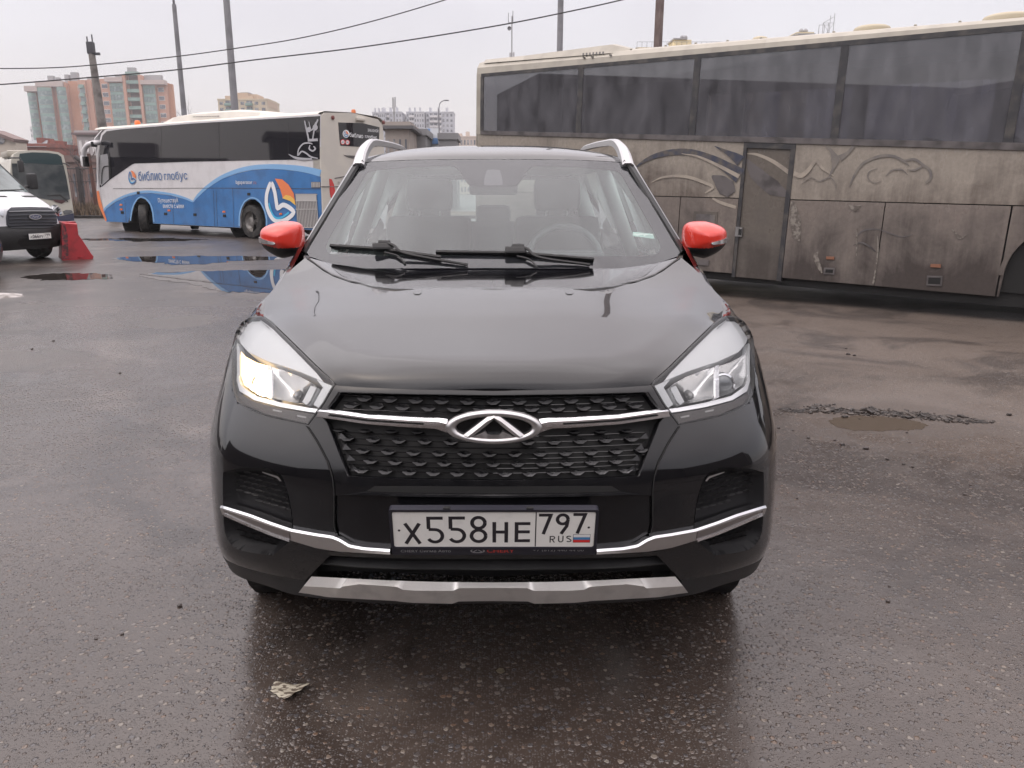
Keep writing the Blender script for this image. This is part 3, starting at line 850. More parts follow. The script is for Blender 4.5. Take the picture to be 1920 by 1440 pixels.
# grille net: dark back with slats and rows of leaf studs
mb = MB()
GRF = mir([(0,738),(292,732),(324,781),(314,794),(275,896),(0,904)])
V, F, _ = cdt(GRF, [], 16, 12); P, N = S_FRONT(V)
mb.add([Vector(p) - Vector(n) * .032 for p, n in zip(P, N)], F, 0)
def leaf(hx, py, sx, sy, s):
    """one scale of the net: bright facet tipped to the sky below, dark facet above"""
    top = [(-1, -.05), (-.5, -.85), (.4, -.85), (1, -.15)]
    midl = [(-1, -.05), (-.15, .12), (.3, -.25), (1, -.15)]
    low = [(-.75, .45), (-.35, .95), (.35, .95), (.85, .15)]
    def W(pts, l):
        P, N = S_FRONT([(hx + a * sx * s, py + b * sy) for a, b in pts]); return [Vector(p) - Vector(n) * q for p, n, q in zip(P, N, l)]
    T, M_, L = W(top, [.012] * 4), W(midl, [.012, .020, .020, .012]), W(low, [.007] * 4); B = W(top, [.034] * 4); B2 = W(low, [.034] * 4)
    def q(*f, m):
        f = list(f); n = (f[1] - f[0]).cross(f[2] - f[0])
        if n.length < 1e-12: n = (f[2] - f[0]).cross(f[3] - f[0])
        if n.dot(Vector((0, 0, CAM_H)) - f[0]) < 0: f.reverse()
        mb.add(f, [tuple(range(len(f)))], m)
    for i in range(3):
        q(T[i], T[i + 1], M_[i + 1], M_[i], m=2); q(M_[i], M_[i + 1], L[i + 1], L[i], m=1); q(L[i], L[i + 1], B2[i + 1], B2[i], m=0); q(T[i], T[i + 1], B[i + 1], B[i], m=0)
gp = np.array(GR + [(-x, y) for x, y in reversed(GR)], float)
CHROME_T = [(322,767),(310,767),(234,777),(150,782),(100,784),(86,786)]
CHROME_B = [(330,782),(310,785),(233,796),(150,802),(108,804),(86,812)]
rows = [(752 - 0, 49, 0, 14.5, 6.6), (766, 49, .5, 14.5, 6.6)]
for py, pitch, ph, sx, sy in rows:
    for k in range(-7, 8):
        hx = (k + ph * .98) * pitch
        if abs(hx) > 296: continue
        y = py - (hx / 290) ** 2 * 9
        if inside(gp, [(hx, y)])[0] and seg_dist(gp, [(hx, y)])[0] > 6 and y < np.interp(abs(hx), [x for x, _ in CHROME_T[::-1]], [q for _, q in CHROME_T[::-1]]) - 3:
            leaf(hx, y, sx, sy, 1 if hx >= 0 else -1)
for r_i, (py, pitch, ph) in enumerate([(828, 49, .35), (850, 48, -.15), (869, 46.5, .0), (888, 45.5, .5)]):
    for k in range(-8, 9):
        hx = (k + ph) * pitch
        y = py - (hx / 290) ** 2 * 9
        if inside(gp, [(hx, y)])[0] and seg_dist(gp, [(hx, y)])[0] > 7 and not (hx * hx / 95 ** 2 + (y - 801) ** 2 / 36 ** 2 < 1):
            leaf(hx, y, 14.0, 6.6, 1 if hx >= 0 else -1)
for k in range(-6, 7):
    hx = (k + .1) * 49.5; y = 810 - (hx / 290) ** 2 * 5
    if abs(hx) > 130 and inside(gp, [(hx, y)])[0] and seg_dist(gp, [(hx, y)])[0] > 8: leaf(hx, y, 13, 3.6, 1 if hx >= 0 else -1)
# thin horizontal bars of the net
for py in (746, 759, 773, 817, 828, 839, 850, 859.5, 869, 878.5, 888):
    for s in (1, -1):
        xs = [x for x in np.arange(0, 300, 12) if inside(gp, [(x, py - (x / 290) ** 2 * 9 )])[0]]
        if len(xs) < 2: continue
        H = [(x * s, py - (x / 290) ** 2 * 9) for x in xs]; P, N = S_FRONT(H)
        mb.tube([Vector(p) - Vector(n) * .019 for p, n in zip(P, N)], .0016, 5, 2)
# end blades on the slanted sides
for s in (1, -1):
    for py in (815, 836, 857, 878):
        xo = np.interp(py, [792, 893], [312, 273]) - 4
        H = [(s * xo, py - 9), (s * (xo - 5), py + 6), (s * (xo - 22), py + 6), (s * (xo - 10), py - 5)]
        P, N = S_FRONT(H); W = [Vector(p) - Vector(n) * .012 for p, n in zip(P, N)]
        W[0] += Vector((0, .012, 0)); mb.add(W, [(0, 1, 2, 3)] if s < 0 else [(3, 2, 1, 0)], 2)
M_LEAF = mat('grille_leaf_face', (.145, .145, .15), .3, .6)
grille = mb.build('grille', [M_DARK, M_LEAF, M_GLOSSBLK], CAR)
# chrome bar left and right of the emblem
for s in (1, -1):
    g = lambda c: [(x * s, y) for x, y in c]
    mid1 = [(a[0] * .5 + b[0] * .5, a[1] * .62 + b[1] * .38) for a, b in zip(CHROME_T, CHROME_B)]
    mid2 = [(a[0] * .5 + b[0] * .5, a[1] * .45 + b[1] * .55) for a, b in zip(CHROME_T, CHROME_B)]
    ribbon('chrome_bar', [(g(CHROME_T), -.012), (g(CHROME_T), .002), (g(mid1), .012), (g(mid2), .009), (g(CHROME_B), .004), (g(CHROME_B), -.012)], S_FRONT, M_CHROME, grille, n=30, sharp=20)
    sl_ = [(306,779),(233,789),(130,796)]
    sl2 = [(306,781.6),(233,791.5),(130,797.6)]
    ribbon('bar_groove', [(g(sl_), .0115), (g(sl2), .0105)], S_FRONT, M_DARK, grille, n=20, closed_ends=False)

# emblem: oval ring with the pointed A inside
EC = at(CX + 1, 801, 1.872)
tilt = Matrix.Rotation(R(-6), 3, 'X')
def EP(a, b, d): return EC + tilt @ Vector((a, -d, b))       # a right, b up, d towards camera
RX, RZ = .1235, .0445
mb = MB(); n = 72
prof = [(1.0, -.012), (1.0, .002), (.975, .010), (.90, .0135), (.80, .011), (.765, .004), (.765, -.012)]
def ringpt(k, q, d):
    a = 2 * math.pi * k / n; f = 1 - (1 - q) * 1.0
    th = (1 - q) * .118
    return EP((RX - th) * math.cos(a), (RZ - th * .62 - .0) * math.sin(a), d)
for k in range(n): mb.v += [ringpt(k, q, d) for q, d in prof]
m_ = len(prof)
for k in range(n):
    for i in range(m_ - 1):
        a = k * m_ + i; b = ((k + 1) % n) * m_ + i
        mb.f.append((a, a + 1, b + 1, b)); mb.m.append(0)
ring = mb.build('emblem', [M_SATIN], CAR, smooth=True)
mb = MB()
mb.add([EP((RX - .02) * math.cos(2 * math.pi * k / 40), (RZ - .012) * math.sin(2 * math.pi * k / 40), -.008) for k in range(40)], [tuple(range(40))])
mb.build('emblem_back', [M_GLOSSBLK], ring)
mb = MB()
apex = (0.0, .0335)
for s in (1, -1):   # legs, tapering to the lower outside
    a = [(s * -.003 * 0, .0345), (s * .011, .0330), (s * .078, -.0185), (s * .060, -.0265), (s * .022, .0035), (0, .0210)]
    W = [EP(x, y, .010) for x, y in a]; inn = [EP(x, y, -.008) for x, y in a]
    ridge = [EP(x, y, .016) for x, y in ((0, .0275), (s * .018, .0175), (s * .066, -.0215))]
    mb.add(W + ridge, [(0, 1, 7, 6), (1, 2, 8, 7), (2, 3, 8), (3, 4, 7, 8), (4, 5, 6, 7)])
    k0 = list(range(6))
    for i in range(6): mb.add([W[i], W[(i + 1) % 6], inn[(i + 1) % 6], inn[i]], [(0, 1, 2, 3)])
    # bottom web
    b_ = [(s * .060, -.0265), (s * .022, -.0085), (s * .0165, -.0165), (0, -.0180), (0, -.0305)]
    mb.poly([EP(x, y, .0085) for x, y in b_], .015, EP(0, 0, 1) - EP(0, 0, 0))
mb.build('emblem_mark', [M_SATIN], ring)

# --- plate panel, gloss, slightly set back, with the air slot above it
slotT = [(0,917),(150,915),(250,911)]; 
panel('number_plate_panel', mir([(0,934.5),(296,930.5),(295,985),(291,1002),(268,1016),(246,1024),(192,1030),(0,1034)]), S_FRONT, M_GLOSSBLK, CAR, off=-.006, flange=.03, step=14, bstep=7)
for s in (1, -1):
    g = lambda c: [(x * s, y) for x, y in c]
    ribbon('slot_lip', [(g([(0,925),(150,923.5),(238,921)]), .001), (g([(0,928),(150,926),(240,922)]), .008), (g([(0,931.5),(150,929.5),(270,926)]), .009), (g([(0,933),(150,931),(290,928)]), .001)], S_FRONT, M_GLOSSBLK, CAR, n=24, sharp=30)
    ribbon('slot', [(g([(0,912),(150,911),(222,911)]), .0016), (g([(0,925),(150,923.5),(238,921)]), .0016)], S_FRONT, M_DARK, CAR, n=24, closed_ends=False)
# lower intake
LOW = mir([(0,1040),(150,1040),(250,1037),(300,1034),(313,1047),(335,1070),(356,1092),(0,1110)])
V, F, _ = cdt(LOW, [], 18, 12); P, N = S_FRONT(V)
mb = MB(); mb.add([Vector(p) - Vector(n) * .05 for p, n in zip(P, N)], F, 0)
mb.build('lower_intake', [M_DARK], CAR)
full = lambda c: [(-x, y) for x, y in reversed(c)] + [(x, y) for x, y in c if x > 0]
ribbon('intake_lip', [(full([(0,1036),(150,1036),(250,1034),(300,1031)]), -.02), (full([(0,1038),(150,1038),(250,1036),(306,1033)]), .004), (full([(0,1049),(150,1048),(260,1045),(313,1042)]), -.002), (full([(0,1055),(150,1054),(260,1050),(318,1046)]), -.04)], S_FRONT, M_GLOSSBLK, CAR, n=60, sharp=30)
ribbon('intake_slat', [(full([(0,1066),(150,1065),(260,1061),(322,1055)]), -.03), (full([(0,1071),(150,1070),(260,1066),(330,1059)]), -.008), (full([(0,1074),(150,1073),(260,1069),(333,1062)]), -.01), (full([(0,1078),(150,1077),(260,1073),(336,1066)]), -.035)], S_FRONT, M_MATTE, CAR, n=60, sharp=30)

# --- silver skid plate with raised fields
T0 = [(0,1092),(120,1091),(200,1088),(280,1084),(341,1081)]
crease = [(0,1102),(62,1103),(74,1108),(165,1107),(180,1100.5),(276,1094),(293,1104),(362,1094)]
crease = [(0,1102.5),(64,1102.8),(76,1107.8),(167,1107.3),(181,1100.3),(275,1093.5),(287,1103),(360,1098)]
bot = [(0,1127),(64,1127.6),(77,1132),(166,1130),(181,1127),(290,1121),(304,1120),(368,1115)]
under = [(0,1128),(64,1128),(77,1133),(166,1131),(181,1128),(290,1122),(304,1121),(369,1116)]
def skid_row(c, off): 
    return (full(c), off)
def lerpx(c, xs): return [(x, np.interp(x, [p[0] for p in c], [p[1] for p in c])) for x in xs]
XS = [0, 30, 60, 64, 68, 72, 76, 100, 140, 163, 167, 172, 177, 181, 200, 240, 271, 275, 280, 284, 288, 310, 330, 341]
rowsS = []
XB = [x * 368 / 341 for x in XS]; XC = [x * 356 / 341 for x in XS]
def offc(x): return np.interp(x, [0, 60, 76, 163, 180, 272, 288, 341], [.020, .020, .013, .013, .020, .020, .010, .006])
V, F = [], []
def row(cx, c, offs):
    H = lerpx(c, cx); H = [(-x, y) for x, y in reversed(H)] + H[1:]
    P, N = S_FRONT([(x, min(y, 1116)) for x, y in H]); o = list(reversed(offs)) + offs[1:]
    W = []
    for (x, y), p, nn, q in zip(H, P, N, o):
        r = ray(CX + x, y); Yv = p[1] - q
        W.append(at(CX + x, y, Yv))
    return W
oT = [0.004] * len(XS); oC = [float(offc(x)) + .012 for x in XS]; oB = [float(offc(x)) - .012 for x in XS]
rowsS = [row(XS, T0, [-.03] * len(XS)), row(XS, T0, oT), row(XC, [(x * 356 / 341 if x > 300 else x, y) for x, y in crease], oC), row(XB, bot, oB), row(XB, bot, [-.10] * len(XS))]
nn_ = len(rowsS[0])
for w_ in rowsS: V += w_
for i in range(len(rowsS) - 1):
    for j in range(nn_ - 1):
        a = i * nn_ + j; F.append((a + nn_, a + nn_ + 1, a + 1, a))
f = F[nn_ * 2]; a, b, c = (Vector(V[i]) for i in f[:3])
if (b - a).cross(c - a).dot(Vector((0, 0, CAM_H)) - a) < 0: F = [tuple(reversed(q)) for q in F]
mesh('skid_plate', V, F, M_SKID, CAR, True, sharp=22)

# --- fog pockets with mesh, chrome blade and daytime lamp
U = [(504,946),(497,947.5),(450,962),(413,976),(374,989),(330,997),(299,1001.5),(285,1007),(267,1018),(240,1023),(192,1026.5)]
D = [(504,963),(497,964.5),(450,984),(413,999),(374,1012),(330,1025),(299,1030),(285,1032),(267,1033),(240,1034.5),(192,1037)]
for s in (1, -1):
    g = lambda c: [(x * s, y) for x, y in c]
    # pocket pan
    V, F, loops = cdt(g(POCKET), [], 5, 3); P, N = S_FRONT(V)
    dd = np.minimum(seg_dist(np.array(g(POCKET), float), V), 9) / 9
    mb = MB(); mb.add([Vector(p) - Vector(n) * (-.002 + .030 * float(d)) for p, n, d in zip(P, N, dd)], F)
    pk = mb.build('fog_pocket', [mat('pocket_pan', (.008, .008, .009), .55, spec=.2)], CAR, smooth=True)
    mb = MB(); mbL = MB(); pq = np.array(POCKET, float)
    for iy, py in enumerate(np.arange(900, 1032, 9.5)):
        for k in range(9):
            hx = 384 + k * 15 + (iy % 2) * 7.5
            yy = py - (hx - 440) * .28
            if not inside(pq, [(hx, yy)])[0] or seg_dist(pq, [(hx, yy)])[0] < 9: continue
            u = np.interp(hx, [x for x, _ in U[::-1]], [y for _, y in U[::-1]]); d_ = np.interp(hx, [x for x, _ in D[::-1]], [y for _, y in D[::-1]])
            if u - 17 < yy < d_ + 5: continue
            ee = [(-8, 0), (-4, -4), (4, -4.6), (8, -1), (4, 1), (-3, 1.5)]
            H = g([(hx + a, yy + b) for a, b in ee]); P, N = S_FRONT(H)
            W = [Vector(p) - Vector(n) * q for p, n, q in zip(P, N, (.026, .020, .020, .026, .027, .027))]
            (mb if yy < u else mbL).add(W, [tuple(range(6))] if s > 0 else [tuple(reversed(range(6)))])
    for q_ in (mb, mbL): q_.build('pocket_mesh', [mat('pocket_black', (.016, .016, .017), .4, spec=.4)], pk)
    # chrome blade
    U2 = [(x, y + 3.8) for x, y in U]
    ribbon('chrome_blade', [(g(U), -.02), (g(U), .011), (g(U2), .0145), (g(D), .008), (g(D), -.02)], S_FRONT, [M_CHROME, M_SATIN], CAR, n=60, sharp=20, mi=[0, 0, 1, 1])
    # daytime lamp set in the blade with chrome rim
    du = [(497,954),(450,969.5),(413,982.5),(377,993.5)]; dl = [(497,960),(450,980),(413,995),(377,1007)]
    ribbon('daytime_lamp', [(g(du), .012), (g(du), .0155), (g(dl), .0125), (g(dl), .010)], S_FRONT, mat('drl_lens', (.13, .115, .11), .12, .3, coat=.8), CAR, n=24, sharp=40)
    ribbon('blade_lower_rim', [(g([(x, y) for x, y in dl]), .010), (g([(x, y + .5) for x, y in dl]), .015), (g([(x, y + 4.6) for x, y in dl]), .0155), (g([(x, y + 5.4) for x, y in dl]), .004)], S_FRONT, M_CHROME, CAR, n=24, sharp=20)
    # bright pocket lip corner
    ribbon('pocket_lip', [(g([(432,884),(402,893),(396,901)]), .0035), (g([(431,886),(404,896),(399,902)]), .0035)], S_FRONT, M_SATIN, CAR, n=12, closed_ends=False)

# --- shut lines: bumper to lamp, bumper centre to corner
for s in (1, -1):
    g = lambda c: [(x * s, y) for x, y in c]
    ln = [(347,799),(342,806),(326,831),(308,866),(300,893),(297,920),(297,985),(293,1001)]
    ribbon('shut_line', [(g(ln), .0032), (g([(x + 2.2, y) for x, y in ln]), .0032)], S_FRONT, M_DARK, CAR, n=40, closed_ends=False)
    ribbon('edge_highlight', [(g([(x + 2.2, y) for x, y in ln[:5]]), .0032), (g([(x + 4.4, y) for x, y in ln[:5]]), .0005)], S_FRONT, M_PAINT, CAR, n=30, closed_ends=False)

# --- headlights
EYE = [(436,598),(418,611),(384,644),(334,695),(322,712),(330,708),(365,693),(400,681),(424,674),(464,656),(478,641),(482,630),(477,619),(467,607),(456,599)]
CH_OUT = [(481,650),(470,662),(440,675),(424,679),(400,685),(365,698),(338,713),(330,720),(345,750),(352,757),(400,748),(450,736),(476,718),(481,700)]
DRL_T = [(483,700),(476,722),(450,740),(400,753),(350,763),(327,766)]
DRL_B = [(486,710),(480,731),(452,748),(402,761),(352,770),(330,773)]
for s in (1, -1):
    g = lambda c: [(x * s, y) for x, y in c]
    lit = s < 0
    lens = panel('headlight', g(LAMP), S_FRONT, M_LENS, CAR, off=.004, flange=.0, step=12, bstep=6)
    if lit: lens['label'] = 'lit headlight glowing warm yellow'
    else: lens['label'] = 'unlit headlight with round projector lens'
    # rubber seal around
    Lr = np.array(LAMP, float); cen = Lr.mean(0)
    inn = [tuple(cen + (p - cen) * .985) for p in Lr]
    panel('lamp_seal', g([tuple(cen + (p - cen) * 1.006) for p in Lr]), S_FRONT, M_MATTE, lens, off=.003, flange=.03, holes=[g(inn)], step=14, bstep=6, hflange=.03)
    # housing back pan
    V, F, _ = cdt(g(LAMP), [], 10, 8); P, N = S_FRONT(V)
    dd = np.minimum(seg_dist(np.array(g(LAMP), float), V), 14) / 14
    mb = MB(); mb.add([Vector(p) - Vector(n) * (.004 + .075 * float(d) ** .6) + Vector((0, .03 * float(d), 0)) for p, n, d in zip(P, N, dd)], F)
    mb.build('lamp_housing', [mat('lamp_inner', (.16, .16, .165), .4, .3)], lens, smooth=True)
    # upper frosted eyebrow
    panel('lamp_eyebrow', g(EYE), S_FRONT, M_LAMPWHITE, lens, off=-.010, flange=.05, step=10, bstep=6)
    # grey inner bezel around the chamber down to the inner tip
    BZ = [(300,721),(322,712),(336,706),(329,716),(324,722),(342,756),(327,766),(331,774),(348,792),(320,757)]
    panel('lamp_bezel', g(BZ), S_FRONT, M_LAMPGREY, lens, off=-.012, flange=.03, step=10, bstep=5)
    # reflector bowls: outer and inner, opened at the chamber outline
    def bowl(nm, outline, depth, m, c0):
        V, F, loops = cdt(g(outline), [], 6, 5); P, N = S_FRONT(V)
        q = np.array(g(outline), float); dmax = seg_dist(q, V).max()
        dd = seg_dist(q, V) / dmax
        mb = MB(); mb.add([Vector(p) - Vector(n) * (.014 + depth * (1 - (1 - float(d)) ** 2.2)) for p, n, d in zip(P, N, dd)], F)
        return mb.build(nm, [m], lens, smooth=True)
    inner = [(422,682),(400,688),(368,700),(342,715),(336,721),(349,749),(356,756),(400,747),(422,742)]
    outer = [(426,681),(450,674),(470,664),(480,654),(480,700),(474,718),(450,734),(426,741)]
    bowl('reflector', inner, .05, M_REFLECT, 0)
    ob_ = bowl('reflector', outer, .05, M_REFLECT, 0)
    # stepped side plate at the inner end of the chamber
    panel('lamp_step', g([(336,721),(350,716),(366,748),(356,756),(349,749)]), S_FRONT, M_LAMPGREY, lens, off=-.020, flange=.02, step=6, bstep=4)
    # divider
    panel('lamp_divider', g([(420,682),(427,680),(428,742),(421,744)]), S_FRONT, M_CHROME, lens, off=-.010, flange=.05, step=6, bstep=4)
    # lower light guide (bright) and smoky lower band
    ribbon('light_guide', [(g(DRL_T), -.03), (g(DRL_T), -.008), (g(DRL_B), -.008), (g(DRL_B), -.03)], S_FRONT, mat('light_guide', (.85, .85, .86), .18, .55), lens, n=34, sharp=30)
    up_ = [(484,640),(481,650),(480,700),(483,712)]; up2 = [(487,645),(486,655),(486,700),(487,712)]
    ribbon('light_guide', [(g(up_), -.03), (g(up_), -.010), (g(up2), -.010), (g(up2), -.03)], S_FRONT, M_LAMPWHITE, lens, n=16, sharp=30)
    smoke = [(331,777),(352,773),(402,764),(452,751),(481,735),(484,742),(472,756),(429,775),(380,786),(348,793)]
    panel('smoke_band', g(smoke), S_FRONT, M_SMOKE, lens, off=-.008, flange=.02, step=10, bstep=5)
    for bx, by in ((408, 767), (362, 778)):
        panel('marker', g([(bx - 8, by + 2), (bx + 8, by - 1.5), (bx + 8, by + 1.5), (bx - 8, by + 5)]), S_FRONT, mat('marker_grey', (.3, .29, .29), .4), lens, off=-.006, flange=.002, step=5)
    # projector lens in the outer bowl
    pc = S_FRONT([(452 * s, 703)]); pc_ = Vector(pc[0][0]) - Vector(pc[1][0]) * .055; ax = Vector((s * .10, -1, .02)).normalized()
    mb = MB(); mb.lathe(pc_, ax, [(.038, -.01), (.038, .012), (.033, .014), (.033, .008)], 32, 0)
    ringp = mb.build('projector_ring', [M_CHROME], lens, smooth=False, sharp=30)
    prof = [(.033 * math.cos(a), .006 + .020 * math.sin(a)) for a in np.linspace(0, math.pi / 2, 9)]; prof[-1] = (.0005, prof[-1][1])
    mb = MB(); mb.lathe(pc_, ax, prof, 32, 0)
    if lit:
        mb.build('projector_lens', [mat('lit_bulb', (1, .8, .5), .3, emit=(1.0, .78, .46), es=6.0)], lens, smooth=True)
        # lit bowl: the reflector is filled by the burning bulb
        ob_.data.materials[0] = mat('lit_reflector', (.9, .8, .6), .35, .2, emit=(1.0, .66, .30), es=1.5)
        lp = bpy.data.lights.new('headlight_bulb', 'POINT'); lp.energy = 1.6; lp.color = (1, .68, .36); lp.shadow_soft_size = .02
        lo = bpy.data.objects.new('headlight_bulb', lp); COL.objects.link(lo)
        lo.location = pc_ + ax * .045; lo.parent = CAR; lo.matrix_parent_inverse = Matrix.Translation(-WLOC[CAR.name])
        lo.location = tuple(pc_ + ax * .045)
    else:
        mb.build('projector_lens', [mat('projector_glass', (.10, .11, .12), .04, .2, coat=1.0)], lens, smooth=True)
        bulb = MB()
    bc = S_FRONT([(385 * s, 722)]); bc_ = Vector(bc[0][0]) - Vector(bc[1][0]) * .05
    MB().lathe(bc_, (0, -1, 0), [(.011, -.01), (.011, .02), (.006, .026), (.0005, .028)], 16).build('bulb', [mat('bulb_grey', (.22, .22, .22), .25, .5)], lens, smooth=True)

# --- number plate in its frame
PN = Matrix.Rotation(R(13), 3, 'X')     # leans its face slightly to the ground
PC = at(CX + 1, 990.0, 1.832)
def PP(mx, my, d=0):      # millimetres from lower left of the white plate, d metres out
    return PC + PN @ Vector(((mx - 260) / 1000 * .997, -d, (my - 56) / 1000 * 1.0))
nrm = PN @ Vector((0, -1, 0))
def rrect(x0, y0, x1, y1, r, k=5):
    o = []
    for cx_, cy_, a0 in ((x1 - r, y1 - r, 0), (x0 + r, y1 - r, 90), (x0 + r, y0 + r, 180), (x1 - r, y0 + r, 270)):
        o += [(cx_ + r * math.cos(R(a0 + 90 * i / k)), cy_ + r * math.sin(R(a0 + 90 * i / k))) for i in range(k + 1)]
    return o
fr_ = MB(); fr_.poly([PP(x, y, .004) for x, y in rrect(-8, -28, 528, 120, 8)], .016, nrm)
# raised frame rim
def rim(mb, o, i, d0, d1, mi=0):
    n = len(o)
    for k in range(n):
        j = (k + 1) % n
        mb.quad(PP(*o[k], d0), PP(*o[j], d0), PP(*o[j], d1), PP(*o[k], d1), mi); mb.quad(PP(*o[k], d1), PP(*o[j], d1), PP(*i[j], d1), PP(*i[k], d1), mi)
        mb.quad(PP(*i[k], d1), PP(*i[j], d1), PP(*i[j], d0), PP(*i[k], d0), mi)
rim(fr_, rrect(-8, -8, 528, 120, 8), rrect(-1, -1, 521, 113, 6), .004, .009)
frame = fr_.build('plate_frame', [M_FRAME], CAR, sharp=30)
pm = MB(); pm.poly([PP(x, y, .0062) for x, y in rrect(0, 0, 520, 112, 6)], .002, nrm)
plate = pm.build('number_plate', [M_PLATE], frame)
tx = MB(); Wd = 10.5; cnt = [0]
ZX, ZY = .3244, .3797
def bx(zx0, zy0, zx1, zy1): return ((zx0 - 155) * ZX, (445 - zy1) * ZY, (zx1 - 155) * ZX, (445 - zy0) * ZY)
def glyph(ch, b, wd):
    x0, y0, x1, y1 = b; W, H = x1 - x0, y1 - y0; h = wd / 2; out = []
    X = lambda u: x0 + u * W; Y = lambda v: y0 + v * H
    if ch == 'X': S = [[(x0 + h, y1), (x1 - h, y0)], [(x1 - h, y1), (x0 + h, y0)]]
    elif ch == 'H': S = [[(x0 + h, y0), (x0 + h, y1)], [(x1 - h, y0), (x1 - h, y1)], [(x0 + wd, Y(.52)), (x1 - wd, Y(.52))]]
    elif ch == 'E': S = [[(x1, y1 - h), (x0 + h, y1 - h), (x0 + h, y0 + h), (x1, y0 + h)], [(x0 + wd, Y(.52)), (x1 - wd * .1, Y(.52))]]
    elif ch == '7': S = [[(x0, y1 - h), (x1 - h * 1.05, y1 - h), (X(.35), y0)]]
    elif ch == '5':
        ry = H * .29; cy = y0 + ry; cx_ = X(.48)
        S = [[(x1 - .05 * W, y1 - h), (x0 + h + .04 * W, y1 - h), (x0 + h + .04 * W, Y(.54))] , [(x0 + h + .04 * W, Y(.53)), (cx_ , cy + ry - h)] + arc(cx_, cy, W * .52 - h, ry - h, 80, -150, 16)]
    elif ch == '8':
        ry1, ry2 = H * .27, H * .245
        S = [arc(X(.5), y0 + ry1, W / 2 - h, ry1 - h, 0, 360, 26), arc(X(.5), y1 - ry2, W * .46 - h, ry2 - h * .8, 0, 360, 26)]
    elif ch == '9':
        ry = H * .29; S = [arc(X(.5), y1 - ry, W / 2 - h, ry - h, 0, 360, 24), [(x1 - h, y1 - ry - h * .3), (X(.80), Y(.38)), (X(.42), y0)]]
    elif ch == 'R': S = [[(x0 + h, y0), (x0 + h, y1 - h), (X(.55), y1 - h)] + arc(X(.55), Y(.72), W * .35, H * .22, 80, -90, 8) + [(x0 + h, Y(.5))], [(X(.45), Y(.5)), (x1 - h, y0)]]
    elif ch == 'U': S = [[(x0 + h, y1)] + arc(X(.5), y0 + W / 2, W / 2 - h, W / 2 - h, 180, 360, 10) + [(x1 - h, y1)]]
    elif ch == 'S': S = [arc(X(.5), Y(.74), W / 2 - h, H * .25 - h, 30, 270, 12) + arc(X(.5), Y(.26), W / 2 - h, H * .25 - h, 90, -150, 12)[1:]]
    for st in S:
        cnt[0] += 1
        for q in stroke2d(st, wd): 
            c4 = [PP(x, y, .0064 + (cnt[0] % 3) * .00012) for x, y in q]
            if (c4[1] - c4[0]).cross(c4[2] - c4[0]).dot(nrm) < 0: c4.reverse()
            tx.add(c4, [(0, 1, 2, 3)])
for ch, b in (('X', (236, 246, 380, 418)), ('5', (417, 190, 560, 416)), ('5', (592, 188, 735, 414)), ('8', (763, 186, 906, 412)), ('H', (945, 235, 1070, 408)), ('E', (1122, 235, 1246, 405))):
    glyph(ch, bx(*b), 9.6)
for ch, b in (('7', (1312, 165, 1420, 336)), ('9', (1445, 163, 1556, 334)), ('7', (1583, 160, 1690, 331))): glyph(ch, bx(*b), 9.0)
for ch, b in (('R', (1403, 352, 1447, 408)), ('U', (1470, 350, 1514, 406)), ('S', (1535, 349, 1579, 405))): glyph(ch, bx(*b), 3.0)
for zx, zy in ((202, 305), (1710, 280)):
    a = ((zx - 155) * ZX, (445 - zy) * ZY); tx.add([PP(a[0] + 3.4 * math.cos(2 * math.pi * k / 16), a[1] + 3.4 * math.sin(2 * math.pi * k / 16), .0066) for k in range(16)], [tuple(range(16))])
dv = bx(1285, 150, 1294, 440); tx.add([PP(dv[0], 1, .0065), PP(dv[2], 1, .0065), PP(dv[2], 111, .0065), PP(dv[0], 111, .0065)], [(0, 1, 2, 3)])
tx.build('plate_characters', [M_INK], plate)
fb = bx(1593, 340, 1725, 406); H3 = (fb[3] - fb[1]) / 3; fl = MB()
fl.poly([PP(x, y, .0064) for x, y in ((fb[0] - 1, fb[1] - 1), (fb[2] + 1, fb[1] - 1), (fb[2] + 1, fb[3] + 1), (fb[0] - 1, fb[3] + 1))], .001, nrm, 3)
for k, m_i in enumerate((2, 1, 0)):
    fl.poly([PP(x, y, .0067) for x, y in ((fb[0], fb[1] + H3 * k), (fb[2], fb[1] + H3 * k), (fb[2], fb[1] + H3 * (k + 1)), (fb[0], fb[1] + H3 * (k + 1)))], .0002, nrm, m_i)
fl.build('plate_flag', [M_WHITE, M_BLUE, M_FRED, M_INK], plate)
ft = MB(); fn = lambda x, y: PP(x, y, .0046)
def zz(x): return (x - 155) * ZX
put_text(ft, 'CHERY Сигма Авто', fn, zz(203), -19.5, w=zz(607) - zz(203), h=8.5, nrm=nrm); ft.build('frame_letters', [M_FRTXT, M_FRRED], frame); ft = MB()
put_text(ft, '+7 (812) 440 44 00', fn, zz(1272), -18.5, w=zz(1683) - zz(1272), h=9.5, nrm=nrm); ft.build('frame_letters', [M_FRTXT, M_FRRED], frame); ft = MB()
put_text(ft, 'CHERY', fn, zz(900), -20.5, w=zz(1125) - zz(900), h=11, nrm=nrm, mi=1, bold=.02)
for sx_ in (1,):
    o_ = [(zz(825) + 19 * math.cos(R(a)), -15 + 7 * math.sin(R(a))) for a in range(0, 360, 12)]; i_ = [(zz(825) + 15.5 * math.cos(R(a)), -15 + 5 * math.sin(R(a))) for a in range(0, 360, 12)]
    for k in range(30): ft.quad(fn(*o_[k]), fn(*o_[(k + 1) % 30]), fn(*i_[(k + 1) % 30]), fn(*i_[k]))
    for q in stroke2d([(zz(825) - 11, -18), (zz(825), -10.5), (zz(825) + 11, -18)], 2.4): ft.quad(*[fn(*p) for p in q])
ft.build('frame_letters', [M_FRTXT, M_FRRED], frame)
